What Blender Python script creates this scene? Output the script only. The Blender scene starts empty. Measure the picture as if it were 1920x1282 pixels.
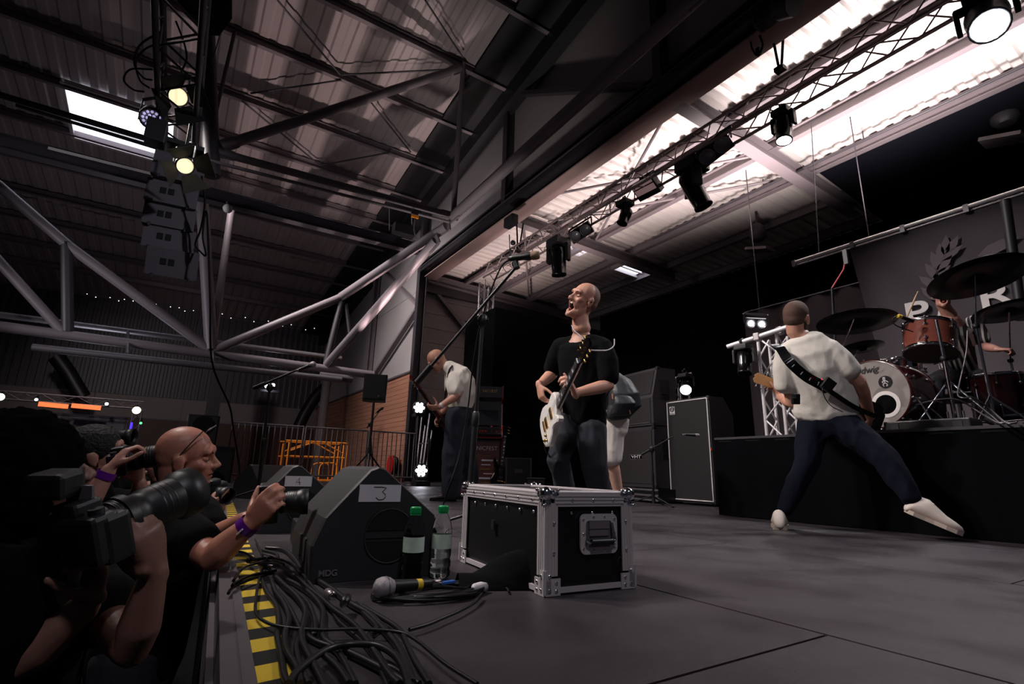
import bpy, bmesh, math, random
import numpy as np
from mathutils import Vector, Matrix, noise
random.seed(7)
V = Vector
SC = bpy.context.scene
COL = SC.collection

# ------------------------------------------------------------------ camera
# stage axes: +Y runs along the stage front away from the camera, +X upstage, z = 0 on the stage deck
FPX, CX, CY = 960.0, 960.0, 641.0
PITCH, YAW, ROLL = math.radians(14.2), math.radians(32.5), math.radians(1.5)
CAM = V((0, 0, .33))
_fh = V((math.sin(YAW), math.cos(YAW), 0)); _R0 = V((math.cos(YAW), -math.sin(YAW), 0))
FW = math.cos(PITCH)*_fh + math.sin(PITCH)*V((0, 0, 1)); _U0 = _R0.cross(FW)
RT = math.cos(ROLL)*_R0 + math.sin(ROLL)*_U0
UP = -math.sin(ROLL)*_R0 + math.cos(ROLL)*_U0
cd = bpy.data.cameras.new('camera'); co = bpy.data.objects.new('camera', cd); COL.objects.link(co)
cd.sensor_fit = 'HORIZONTAL'; cd.sensor_width = 36; cd.lens = 36*FPX/1920; cd.clip_start = .02; cd.clip_end = 200
m = Matrix((RT, UP, -FW)).transposed().to_4x4(); m.translation = CAM
co.matrix_world = m
SC.camera = co

def ray(x, y): return FW + (x-CX)/FPX*RT - (y-CY)/FPX*UP
def onX(x, y, X): d = ray(x, y); return CAM + d*(X/d.x)
def onY(x, y, Y): d = ray(x, y); return CAM + d*(Y/d.y)
def onZ(x, y, z): d = ray(x, y); return CAM + d*((z-CAM.z)/d.z)
def dep(x, y, t): return CAM + ray(x, y)*t

# ------------------------------------------------------------------ view, world, big lights
SC.cycles.adaptive_threshold = .05; SC.cycles.max_bounces = 6; SC.cycles.diffuse_bounces = 3; SC.cycles.glossy_bounces = 3; SC.cycles.transmission_bounces = 6
vs = SC.view_settings
vs.view_transform = 'Standard'; vs.look = 'None'; vs.gamma = 1; vs.exposure = EXPOSURE = 0.0; vs.use_curve_mapping = False
w = bpy.data.worlds.new('world'); SC.world = w; w.use_nodes = True
bg = w.node_tree.nodes['Background']; bg.inputs[0].default_value = (.34, .34, .5, 1); bg.inputs[1].default_value = .042

def lamp(name, kind, loc, energy, color=(1, 1, 1), target=None, size=.15, angle=60, blend=.6, size_y=None, parent=None):
    l = bpy.data.lights.new(name, kind); l.energy = energy; l.color = color
    if kind == 'SPOT': l.spot_size = math.radians(angle); l.spot_blend = blend; l.shadow_soft_size = size
    elif kind == 'AREA':
        l.size = size
        if size_y: l.shape = 'RECTANGLE'; l.size_y = size_y
    else: l.shadow_soft_size = size
    o = bpy.data.objects.new(name, l); COL.objects.link(o); o.location = loc
    if target is not None: o.rotation_euler = (V(target)-V(loc)).to_track_quat('-Z', 'Y').to_euler()
    return o

# front wash from the flown truss over the pit
lamp('front_wash', 'SPOT', (-1.8, 5.0, 6.0), 1900, (1, .90, .85), (2.6, 3.0, .9), .2, 58, .8)
lamp('front_wash', 'SPOT', (-2.6, 4.0, 5.8), 1500, (1, .94, .92), (3.4, 2.0, .8), .3, 50, .8)
lamp('front_wash', 'SPOT', (-1.9, 8.6, 5.8), 1250, (1, .91, .86), (3.2, 6.2, .9), .3, 56, .8)
lamp('house_wash', 'SPOT', (-.6, -2.9, 6.0), 420, (.96, .94, 1), (1.7, 2.6, 0), .3, 56, .9)
# added lamps: one brightens the banner behind the drums, one the flown loudspeakers
lamp('banner_fill', 'SPOT', (3.4, 3.6, 5.3), 420, (1, .93, .93), (7.2, 1.7, 1.9), .15, 40, .8)
lamp('array_fill', 'SPOT', (4.9, -1.5, 4.6), 1400, (.9, .9, 1), (-.5, 7.3, 3.4), .2, 24, .8)
# uplights washing the roof over the stage
for _x, _y, _e in ((7.5, .6, 800), (7.7, 2.7, 1350), (7.4, 4.9, 900), (7.0, 7.0, 420), (6.9, 9.4, 300), (6.9, 12.0, 220)):
    lamp('roof_uplight', 'SPOT', (_x, _y, 3.9), _e, (1, .93-.012*_y, .91-.015*_y), (_x+.3, _y+.2, 6.2), .25, 104, 1)
# added uplight, bar pattern standing for roof shadow bands, and dimmer spill further off
gb = lamp('shadow_band_lamp', 'SPOT', (3.7, 10.4, 2.1), 900, (1, .80, .77), (2.6, 11.3, 8.8), .03, 72, .5)
gb.rotation_euler = (math.radians(180-10), math.radians(-9), 0)
gb.data.use_nodes = True; _nt = gb.data.node_tree; _em = _nt.nodes['Emission']
_tc = _nt.nodes.new('ShaderNodeTexCoord'); _sp = _nt.nodes.new('ShaderNodeSeparateXYZ'); _dv = _nt.nodes.new('ShaderNodeMath'); _dv.operation = 'DIVIDE'
_ml = _nt.nodes.new('ShaderNodeMath'); _ml.operation = 'MULTIPLY'; _ml.inputs[1].default_value = 5.6; _ad = _nt.nodes.new('ShaderNodeMath'); _ad.operation = 'FRACT'
_gt = _nt.nodes.new('ShaderNodeMapRange'); _gt.inputs[1].default_value = .42; _gt.inputs[2].default_value = .56; _gt.inputs[3].default_value = .22; _gt.inputs[4].default_value = 1.0
_nt.links.new(_tc.outputs['Normal'], _sp.inputs[0]); _nt.links.new(_sp.outputs['X'], _dv.inputs[0]); _nt.links.new(_sp.outputs['Z'], _dv.inputs[1]); _nt.links.new(_dv.outputs[0], _ml.inputs[0]); _nt.links.new(_ml.outputs[0], _ad.inputs[0]); _nt.links.new(_ad.outputs[0], _gt.inputs[0]); _nt.links.new(_gt.outputs[0], _em.inputs['Strength'])
lamp('hall_uplight', 'AREA', (-2.0, 15.0, 1.8), 20, (.85, .85, 1), (-2.0, 15.5, 8.0), 1.0)
lamp('gable_fill', 'SPOT', (3.1, 7.3, .7), 550, (1, .92, .88), (5.5, 9.0, 7.6), .2, 64, .9)  # added lamp without a fixture, brightens the gable wall
# the other, far stage spilling on the end wall
lamp('far_wash', 'SPOT', (-3.0, 15.0, 5.0), 520, (1, .88, .84), (0.0, 24.0, 1.4), .3, 80, .8)
lamp('hall_fill', 'SPOT', (-.2, 12.2, 7.3), 2300, (1, .92, .9), (5.4, 13.6, 3.0), .5, 84, 1)  # added fill from under the roof for gable, braces and timber wall
lamp('hall_fill', 'SPOT', (-7.5, 9.0, 3.2), 1100, (.95, .92, 1), (4.8, 13.2, 3.4), .8, 58, .8)  # second added fill, out of view to the left, lifts the mid hall

# ------------------------------------------------------------------ helpers
def lin(c):
    return tuple((v/255/12.92 if v/255 <= .04045 else ((v/255+.055)/1.055)**2.4) for v in c)
MATS = {}
def mat(name, rgb, rough=.6, metal=0, var=.0, scale=8, bump=0, bscale=60, spec=None, emit=None, estr=1, stretch=None, coat=0, trans=0, ior=1.45, alpha=None, rvar=0):
    if name in MATS: return MATS[name]
    mt = bpy.data.materials.new(name); mt.use_nodes = True; MATS[name] = mt
    nt = mt.node_tree; b = nt.nodes['Principled BSDF']; c = (*lin(rgb), 1)
    b.inputs['Base Color'].default_value = c; b.inputs['Roughness'].default_value = rough; b.inputs['Metallic'].default_value = metal
    if spec is not None: b.inputs['Specular IOR Level'].default_value = spec
    if coat: b.inputs['Coat Weight'].default_value = coat
    if trans: b.inputs['Transmission Weight'].default_value = trans; b.inputs['IOR'].default_value = ior
    if alpha is not None: b.inputs['Alpha'].default_value = alpha
    if emit is not None: b.inputs['Emission Color'].default_value = (*lin(emit), 1); b.inputs['Emission Strength'].default_value = estr
    if var or bump or rvar:
        tc = nt.nodes.new('ShaderNodeTexCoord'); mp = nt.nodes.new('ShaderNodeMapping'); nt.links.new(tc.outputs['Object'], mp.inputs[0])
        if stretch: mp.inputs['Scale'].default_value = stretch
    if var or rvar:
        n = nt.nodes.new('ShaderNodeTexNoise'); n.inputs['Scale'].default_value = scale; n.inputs['Detail'].default_value = 6; nt.links.new(mp.outputs[0], n.inputs[0])
    if var:
        mx = nt.nodes.new('ShaderNodeMix'); mx.data_type = 'RGBA'; mx.inputs[6].default_value = tuple(v*(1-var) for v in c[:3])+(1,); mx.inputs[7].default_value = tuple(min(1, v*(1+var)) for v in c[:3])+(1,)
        nt.links.new(n.outputs[0], mx.inputs[0]); nt.links.new(mx.outputs[2], b.inputs['Base Color'])
    if rvar:
        mr = nt.nodes.new('ShaderNodeMapRange'); mr.inputs[1].default_value = .35; mr.inputs[2].default_value = .65
        mr.inputs[3].default_value = rough-rvar; mr.inputs[4].default_value = rough+rvar; nt.links.new(n.outputs[0], mr.inputs[0]); nt.links.new(mr.outputs[0], b.inputs['Roughness'])
    if bump:
        n2 = nt.nodes.new('ShaderNodeTexNoise'); n2.inputs['Scale'].default_value = bscale; n2.inputs['Detail'].default_value = 4; nt.links.new(mp.outputs[0], n2.inputs[0])
        bp = nt.nodes.new('ShaderNodeBump'); bp.inputs['Strength'].default_value = bump; bp.inputs['Distance'].default_value = .02
        nt.links.new(n2.outputs[0], bp.inputs['Height']); nt.links.new(bp.outputs[0], b.inputs['Normal'])
    return mt

def frame(z, x=None):
    """3x3 with local Z along z"""
    z = V(z).normalized()
    x = V(x) if x is not None else (V((1, 0, 0)) if abs(z.x) < .8 else V((0, 1, 0)))
    y = z.cross(x).normalized(); x = y.cross(z).normalized()
    return Matrix((x, y, z)).transposed()

class MB:
    def __init__(s): s.v = []; s.f = []; s.sm = []
    def add(s, vs_, fs, smooth=False):
        o = len(s.v); s.v += [V(p) for p in vs_]; s.f += [tuple(i+o for i in f) for f in fs]; s.sm += [smooth]*len(fs); return s
    def box(s, c, d, M=None, bev=0):
        c = V(c); hx, hy, hz = d[0]/2, d[1]/2, d[2]/2
        if bev <= 0:
            P = [V((x, y, z)) for x in (-hx, hx) for y in (-hy, hy) for z in (-hz, hz)]
            Fs = [(0, 1, 3, 2), (4, 6, 7, 5), (0, 4, 5, 1), (2, 3, 7, 6), (0, 2, 6, 4), (1, 5, 7, 3)]
        else:
            b = min(bev, hx*.9, hy*.9, hz*.9); bm = bmesh.new(); bmesh.ops.create_cube(bm, size=1)
            for q in bm.verts: q.co = V((q.co.x*d[0], q.co.y*d[1], q.co.z*d[2]))
            bmesh.ops.bevel(bm, geom=bm.edges[:], offset=b, segments=2, profile=.6, affect='EDGES')
            bm.verts.ensure_lookup_table(); P = [q.co.copy() for q in bm.verts]; Fs = [tuple(q.index for q in f.verts) for f in bm.faces]; bm.free()
        if M is not None: P = [M @ p for p in P]
        return s.add([p+c for p in P], Fs)
    def bar(s, p0, p1, wd, h, up=(0, 0, 1), bev=0):
        """box from p0 to p1; wd sideways, h along up"""
        p0, p1 = V(p0), V(p1); d = p1-p0; y = d.normalized(); x = y.cross(V(up)).normalized(); z = x.cross(y)
        return s.box((p0+p1)/2, (wd, d.length, h), Matrix((x, y, z)).transposed(), bev)
    def cyl(s, p0, p1, r0, r1=None, n=12, cap=True, smooth=True):
        p0, p1 = V(p0), V(p1); r1 = r0 if r1 is None else r1; M = frame(p1-p0)
        P = []
        for k in range(n):
            a = 2*math.pi*k/n; e = M @ V((math.cos(a), math.sin(a), 0)); P += [p0+e*r0, p1+e*r1]
        s.add(P, [(2*k, 2*((k+1) % n), 2*((k+1) % n)+1, 2*k+1) for k in range(n)], smooth)
        if cap:
            s.add([P[2*k] for k in range(n)], [tuple(range(n))[::-1]]); s.add([P[2*k+1] for k in range(n)], [tuple(range(n))])
        return s
    def lathe(s, prof, o=(0, 0, 0), z=(0, 0, 1), n=20, smooth=True, x=None, sx=1, sy=1, cap=True):
        """prof: (radius, height) list"""
        M = frame(z, x); o = V(o); P = []
        for r, h in prof:
            for k in range(n):
                a = 2*math.pi*k/n; P.append(o + M @ V((math.cos(a)*r*sx, math.sin(a)*r*sy, h)))
        Fs = [(i*n+k, i*n+(k+1) % n, (i+1)*n+(k+1) % n, (i+1)*n+k) for i in range(len(prof)-1) for k in range(n)]
        s.add(P, Fs, smooth)
        if cap and prof[0][0] > 1e-5: s.add(P[:n], [tuple(range(n))[::-1]])
        if cap and prof[-1][0] > 1e-5: s.add(P[-n:], [tuple(range(n))])
        return s
    def tube(s, pts, r, n=8, smooth=True, cap=True):
        pts = [V(p) for p in pts]; L = len(pts); rs = r if isinstance(r, (list, tuple)) else [r]*L
        t0 = (pts[1]-pts[0]).normalized(); x = frame(t0).col[0].copy(); P = []
        for i, p in enumerate(pts):
            t = (pts[min(i+1, L-1)]-pts[max(i-1, 0)])
            t = t.normalized() if t.length > 1e-9 else t0
            x = (x - t*x.dot(t)); x = x.normalized() if x.length > 1e-6 else frame(t).col[0].copy(); y = t.cross(x)
            for k in range(n):
                a = 2*math.pi*k/n; P.append(p+(x*math.cos(a)+y*math.sin(a))*rs[i])
        s.add(P, [(i*n+k, i*n+(k+1) % n, (i+1)*n+(k+1) % n, (i+1)*n+k) for i in range(L-1) for k in range(n)], smooth)
        if cap: s.add(P[:n], [tuple(range(n))[::-1]]); s.add(P[-n:], [tuple(range(n))])
        return s
    def prism(s, poly, z0, z1, M=None, o=(0, 0, 0)):
        n = len(poly); P = [V((x, y, z0)) for x, y in poly]+[V((x, y, z1)) for x, y in poly]
        if M is not None: P = [M @ p for p in P]
        P = [p+V(o) for p in P]
        return s.add(P, [tuple(range(n))[::-1], tuple(range(n, 2*n))]+[(k, (k+1) % n, n+(k+1) % n, n+k) for k in range(n)])
    def ell(s, c, r, M=None, nu=14, nv=10):
        c = V(c); P = []; r = (r, r, r) if not isinstance(r, (tuple, list)) else r
        for i in range(nv+1):
            th = math.pi*i/nv
            for k in range(nu):
                a = 2*math.pi*k/nu; p = V((r[0]*math.sin(th)*math.cos(a), r[1]*math.sin(th)*math.sin(a), -r[2]*math.cos(th)))
                P.append(c+(M @ p if M is not None else p))
        Fs = []
        for i in range(nv):
            for k in range(nu):
                q = (i*nu+k, i*nu+(k+1) % nu, (i+1)*nu+(k+1) % nu, (i+1)*nu+k)
                if i == 0: q = (q[0], q[2], q[3])
                elif i == nv-1: q = (q[0], q[1], q[2])
                Fs.append(q)
        # collapse poles
        return s.add(P, Fs, True)
    def loft(s, secs, n=16, smooth=True):
        """secs: (centre, a vector, b vector): elliptical rings with rounded ends"""
        P = []; ring = []
        def put(c, a, b): 
            ring.append(len(P))
            for k in range(n):
                t = 2*math.pi*k/n; P.append(c+a*math.cos(t)+b*math.sin(t))
        S = [(V(c), V(a), V(b)) for c, a, b in secs]
        def endcap(c, a, b, d, first):
            rr = min(a.length, b.length)*.8
            hs = [(math.cos(q), math.sin(q)) for q in (1.45, 1.1, .75, .4)]
            if not first: hs = hs[::-1]
            for cs, sn in hs: put(c+d*rr*sn, a*cs, b*cs)
        endcap(*S[0], (S[0][0]-S[1][0]).normalized(), True)
        for c, a, b in S: put(c, a, b)
        endcap(*S[-1], (S[-1][0]-S[-2][0]).normalized(), False)
        m_ = len(ring)
        s.add(P, [(i*n+k, i*n+(k+1) % n, (i+1)*n+(k+1) % n, (i+1)*n+k) for i in range(m_-1) for k in range(n)]
              + [tuple(range(n))[::-1], tuple(range((m_-1)*n, m_*n))], smooth)
        return s
    def limb(s, pts, n=12):
        """pts: (pos, radius) chain with round ends"""
        pts = [(V(p), r) for p, r in pts]; x = frame(pts[1][0]-pts[0][0]).col[0].copy(); secs = []
        for i, (p, r) in enumerate(pts):
            t = (pts[min(i+1, len(pts)-1)][0]-pts[max(i-1, 0)][0]).normalized(); x = (x-t*x.dot(t)).normalized(); y = t.cross(x); secs.append((p, x*r, y*r))
        return s.loft(secs, n)
    def mesh(s, name):
        me = bpy.data.meshes.new(name); me.from_pydata([tuple(p) for p in s.v], [], s.f); me.update()
        me.polygons.foreach_set('use_smooth', s.sm); return me
    def build(s, name, material=None, parent=None, world=False):
        return link(name, s.mesh(name), material, parent, world)

def link(name, me, material=None, parent=None, world=False):
    o = bpy.data.objects.new(name, me); COL.objects.link(o)
    if material is not None and len(me.materials) == 0: me.materials.append(MATS[material] if isinstance(material, str) else material)
    if parent is not None:
        o.parent = parent
        if world: o.matrix_parent_inverse = worldm(parent).inverted()
    return o
def worldm(o):
    return (worldm(o.parent) @ o.matrix_parent_inverse @ o.matrix_basis) if o.parent else o.matrix_basis.copy()
def tag(o, label, cat, group=None):
    o['label'] = label; o['category'] = cat
    if group: o['group'] = group
    return o
def thing(name, label, cat, loc=(0, 0, 0), rot=(0, 0, 0), group=None):
    o = bpy.data.objects.new(name, None); COL.objects.link(o); o.location = loc; o.empty_display_size = .1
    if isinstance(rot, Matrix): o.rotation_euler = rot.to_euler()
    else: o.rotation_euler = rot
    return tag(o, label, cat, group)
def struct(name, mb, material, parent=None):
    o = mb.build(name, material, parent) if isinstance(mb, MB) else mb
    if parent is None: o['kind'] = 'structure'
    return o
def dup(root, loc=None, rot=None, label=None):
    r = root.copy(); COL.objects.link(r)
    if loc is not None: r.location = loc
    if rot is not None: r.rotation_euler = rot.to_euler() if isinstance(rot, Matrix) else rot
    if label: r['label'] = label
    for ch in root.children:
        c = ch.copy(); COL.objects.link(c); c.parent = r
        for g in ch.children:
            d = g.copy(); COL.objects.link(d); d.parent = c
    return r
def text(name, body, size, M, loc, material, parent=None, world=False, extrude=.001, align='CENTER', shear=0, weight=0, sx=1):
    c = bpy.data.curves.new(name, 'FONT'); c.body = body; c.size = size; c.extrude = extrude; c.align_x = align; c.align_y = 'CENTER'; c.shear = shear; c.offset = weight
    t = bpy.data.objects.new(name, c); COL.objects.link(t); bpy.context.view_layer.update()
    me = bpy.data.meshes.new_from_object(t.evaluated_get(bpy.context.evaluated_depsgraph_get())); bpy.data.objects.remove(t)
    for q in me.vertices: q.co = M @ V((q.co.x*sx, q.co.y, q.co.z)) + V(loc)
    me.materials.clear()
    return link(name, me, material, parent, world)
def basis(x, y):
    """matrix whose local x,y are the given directions"""
    x = V(x).normalized(); z = x.cross(V(y)).normalized(); y = z.cross(x)
    return Matrix((x, y, z)).transposed()
def spline(pts, k=6, closed=False):
    pts = [V(p) for p in pts]; out = []; n = len(pts)
    for i in range(n if closed else n-1):
        p1, p2 = pts[i], pts[(i+1) % n]; p0 = pts[i-1] if (closed or i > 0) else p1*2-p2; p3 = pts[(i+2) % n] if (closed or i+2 < n) else p2*2-p1
        for j in range(k):
            t = j/k; out.append(.5*((2*p1)+(p2-p0)*t+(2*p0-5*p1+4*p2-p3)*t*t+(3*p1-p0-3*p2+p3)*t**3))
    if not closed: out.append(pts[-1])
    return out

# ------------------------------------------------------------------ materials
mat('deck', (48, 42, 46), .5, var=.18, scale=3.2, bump=.05, bscale=240, rvar=.12)
mat('black_skirt', (7, 7, 10), .9, spec=.1, bump=.1, bscale=30)
mat('concrete', (52, 50, 52), .8, var=.2, scale=2)
mat('white_clad', (150, 142, 142), .55, var=.06, scale=1.5)
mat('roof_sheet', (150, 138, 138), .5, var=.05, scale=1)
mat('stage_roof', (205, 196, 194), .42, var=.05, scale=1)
mat('steel_grey', (112, 102, 106), .5, var=.08, scale=5)
mat('lintel', (152, 126, 123), .5, var=.05, scale=4)
mat('steel_dark', (52, 48, 54), .5, var=.1, scale=5)
mat('steel_black', (24, 23, 27), .5)
mat('alu', (176, 168, 170), .34, metal=.85, var=.06, scale=20)
mat('alu_dull', (128, 122, 126), .45, metal=.7, var=.08, scale=12)
mat('chrome', (225, 225, 230), .12, metal=1)
mat('black_plastic', (20, 20, 23), .45, bump=.03, bscale=300)
mat('black_gloss', (9, 9, 12), .2)
mat('black_matte', (9, 9, 11), .85, spec=.2)
mat('rubber', (17, 16, 19), .42)
mat('tolex', (27, 26, 29), .6, bump=.15, bscale=400)
mat('tolex_light', (46, 42, 47), .55, bump=.12, bscale=400)
mat('grille', (22, 21, 23), .8, bump=.3, bscale=500)
mat('white_paint', (196, 190, 188), .5)
mat('white_gloss', (226, 220, 214), .22, coat=.3)
mat('paper', (206, 200, 206), .8)
mat('ink', (20, 18, 24), .7)
mat('wood_wall', (150, 104, 84), .5, var=.3, scale=3, stretch=(1, .15, 3))
mat('yellow', (214, 180, 46), .6, var=.08, scale=20)
mat('tape_black', (20, 19, 21), .55)
mat('orange', (226, 132, 28), .45)
mat('red', (160, 30, 30), .35)
mat('cloth_black', (5, 5, 8), .95, bump=.15, bscale=24, spec=.08)
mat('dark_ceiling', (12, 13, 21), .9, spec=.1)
mat('skylight', (230, 232, 240), .5, emit=(236, 240, 255), estr=3.2)
mat('led_white', (255, 255, 255), .4, emit=(240, 240, 255), estr=26)
mat('led_soft', (255, 255, 255), .4, emit=(235, 238, 255), estr=5)
mat('led_warm', (255, 240, 200), .4, emit=(255, 236, 180), estr=9)
mat('led_orange', (255, 130, 70), .4, emit=(255, 120, 66), estr=1.0)
mat('led_blue', (60, 50, 255), .4, emit=(60, 40, 255), estr=2.5)
mat('led_green', (60, 255, 120), .4, emit=(80, 255, 120), estr=3)
mat('glass_dark', (10, 11, 14), .05, spec=.8)
mat('lens_grey', (120, 118, 124), .25)
mat('alu_pink', (186, 166, 164), .36, metal=.75, var=.05, scale=10)
mat('alu_bright', (232, 226, 228), .32, metal=.25)
# ------------------------------------------------------------------ the stage floor
EDGE = lambda y: .030 + .064*y                       # stage front line, a little askew to the decks
SX = [None, 1.27, 2.49, 3.71, 4.93, 6.15, 7.37, 8.59, 9.81, 12.8]
sf = thing('floor_stage', 'x', 'x'); del sf['label']; del sf['category']; sf['kind'] = 'structure'
def deck(poly):
    mb = MB(); c = V((sum(p[0] for p in poly)/len(poly), sum(p[1] for p in poly)/len(poly)))
    g = .004
    pp = []
    for x, y in poly:
        pp.append((x+(g if x < c.x else -g), y+(g if y < c.y else -g)))
    mb.prism(pp, -.06, random.uniform(-.0015, 0))
    mb.build('deck_panel', 'deck', sf)
ys0 = [-1.78, .67, 3.11, 5.55, 7.99, 10.43, 12.9]
for i in range(9):
    off = 0 if i % 2 == 0 else 1.1
    ys = [y+off for y in ys0]
    if off: ys = [-1.78]+ys
    for a, b in zip(ys[:-1], ys[1:]):
        if i == 0: deck([(EDGE(a)+.06, a), (1.27, a), (1.27, b), (EDGE(b)+.06, b)])
        else: deck([(SX[i], a), (SX[i+1], a), (SX[i+1], b), (SX[i], b)])
mb = MB(); mb.add([(EDGE(-1.7)+.03, -1.7, -.07), (12.8, -1.7, -.07), (12.8, 12.9, -.07), (EDGE(12.9)+.03, 12.9, -.07), (EDGE(-1.7)+.03, -1.7, -1.25), (12.8, -1.7, -1.25), (12.8, 12.9, -1.25), (EDGE(12.9)+.03, 12.9, -1.25)],
      [(0, 1, 2, 3), (7, 6, 5, 4), (0, 4, 5, 1), (1, 5, 6, 2), (2, 6, 7, 3), (3, 7, 4, 0)])
mb.build('skirt', 'black_skirt', sf)
# aluminium nosing along the front with the hazard tape behind it
mb = MB(); e0, e1 = V((EDGE(-.9), -.9, 0)), V((EDGE(12.8), 12.8, 0)); dx = (e1-e0).normalized(); sx_ = V((dx.y, -dx.x, 0))
mb.bar(e0+sx_*.045+V((0, 0, -.055)), e1+sx_*.045+V((0, 0, -.055)), .05, .12)
mb.bar(e0+sx_*.012+V((0, 0, -.12)), e1+sx_*.012+V((0, 0, -.12)), .014, .12)
mb.bar(e0+sx_*.06+V((0, 0, .003)), e1+sx_*.06+V((0, 0, .003)), .02, .010)
struct('trim_1', mb, 'alu_dull')
tape = thing('hazard_tape', 'yellow and black striped hazard tape along the stage front edge', 'tape', (EDGE(1)+.1, 1, .001))
n = 0; y = .37
while y < 9.6:
    a = e0+dx*(y+.9)/dx.y; b = a+dx*.15
    for col, q0, q1 in (('yellow', a, a+dx*.077), ('tape_black', a+dx*.077, b)):
        mb = MB(); s_ = V((0, 0, .0075)); o0 = sx_*.072; o1 = sx_*.135+dx*.012
        P = [q0+o0, q0+o1, q1+o1, q1+o0]
        mb.add([p+V((0, 0, .0005)) for p in P]+[p+s_*.3 for p in P], [(0, 1, 2, 3), (7, 6, 5, 4), (0, 4, 5, 1), (1, 5, 6, 2), (2, 6, 7, 3), (3, 7, 4, 0)])
        mb.build('stripe', col, tape, world=True)
    y += .15
# pit barrier at the stage front (vertical panel with rail, seen end on)
struct('floor', MB().box((0, 14, -1.3), (40, 60, .1)), 'concrete')

# ------------------------------------------------------------------ hall shell
ROOFZ = lambda y: 9.4-.133*(y-6.16)
def corrugated(p0, along, across, length, width, pitch, depth, up, thick=0):
    """sheet from p0; ribs run along 'along', profile steps along 'across'"""
    p0, along, across, up = V(p0), V(along).normalized(), V(across).normalized(), V(up).normalized()
    mb = MB(); prof = []; x = 0
    while x < width-1e-6:
        for f, h in ((0, 0), (.42, 0), (.54, 1), (.88, 1)):
            if x+f*pitch <= width+1e-6: prof.append((x+f*pitch, h*depth))
        x += pitch
    prof.append((width, 0))
    P = []
    for a, h in prof: P += [p0+across*a+up*h, p0+across*a+up*h+along*length]
    return mb.add(P, [(2*i, 2*i+1, 2*i+3, 2*i+2) for i in range(len(prof)-1)])
rf = thing('ceiling_hall', 'x', 'x'); del rf['label']; del rf['category']; rf['kind'] = 'structure'
sl = V((0, 1, -.133)).normalized()
for i in range(-10, 6):
    for y0, y1 in ((-2, 5), (5, 12), (12, 19), (19, 26)):
        x0 = i-.5 if i > -10 else -10.5
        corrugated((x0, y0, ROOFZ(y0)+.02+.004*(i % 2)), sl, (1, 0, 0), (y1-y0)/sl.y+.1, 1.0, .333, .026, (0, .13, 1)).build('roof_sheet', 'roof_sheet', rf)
def ibeam(mb, p0, p1, h, wd, tf=.015, tw=.01, up=(0, 0, 1)):
    p0, p1 = V(p0), V(p1); u = V(up)
    y = (p1-p0).normalized(); x = y.cross(u).normalized(); u = x.cross(y)
    mb.bar(p0+u*(h/2-tf/2), p1+u*(h/2-tf/2), wd, tf, u); mb.bar(p0-u*(h/2-tf/2), p1-u*(h/2-tf/2), wd, tf, u); mb.bar(p0, p1, tw, h-2*tf, u); return mb
k = 0
for y in (5.35, 7.0, 8.65, 10.25, 11.95, 13.45, 15.1, 16.75, 18.4, 20.0, 21.7, 23.3):
    o = ibeam(MB(), (-10, y, ROOFZ(y)-.1), (5.4, y, ROOFZ(y)-.1), .18, .1).build('purlin', 'steel_grey', rf)
# gable wall towards the stage house: plane X = 5.5
wr = thing('wall_right', 'x', 'x'); del wr['label']; del wr['category']; wr['kind'] = 'structure'
def wall_panel(y0, y1, zb0, zb1, zt0, zt1, name='wall_panel', m_='white_clad', x0=5.5, th=.08):
    MB().add([(x0, y0, zb0), (x0, y1, zb1), (x0, y1, zt1), (x0, y0, zt0), (x0+th, y0, zb0), (x0+th, y1, zb1), (x0+th, y1, zt1), (x0+th, y0, zt0)],
             [(0, 1, 2, 3), (7, 6, 5, 4), (0, 4, 5, 1), (1, 5, 6, 2), (2, 6, 7, 3), (3, 7, 4, 0)]).build(name, m_, wr)
for a, b in ((-2, .1), (.1, 4.39), (4.39, 8.83), (8.83, 13.4)):
    # three horizontal cladding rows
    zb = 6.3
    rows = [zb, 7.35, 8.4, None]
    for q in range(3):
        z0 = rows[q]+.006; z1 = rows[q+1]-.006 if rows[q+1] else None
        wall_panel(a+.01, b-.01, z0, z0, min(z1, ROOFZ(a)-.06) if z1 else ROOFZ(a)-.06, min(z1, ROOFZ(b)-.06) if z1 else ROOFZ(b)-.06)
for a, b in ((13.6, 18.0), (18.0, 22.0), (22.0, 26.0)):
    zm = 5.6
    wall_panel(a+.01, b-.01, 3.12, 3.12, zm, zm); wall_panel(a+.01, b-.01, zm+.012, zm+.012, ROOFZ(a)-.06, ROOFZ(b)-.06)
# timber boarding below
for r in range(31):
    z = -1.25+r*.14
    for a, b in (((13.62, 17.8), (17.8, 21.4), (21.4, 26)) if r % 2 else ((13.62, 15.6), (15.6, 19.6), (19.6, 26))):
        MB().box((5.5+random.uniform(0, .008), (a+b)/2, z+.069), (.04, b-a-.004, .132)).build('plank', 'wood_wall', wr)
mb = MB().bar((5.46, 13.6, 3.10), (5.46, 26, 3.10), .06, .05); mb.build('cap_rail', 'alu_dull', wr)
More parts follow.
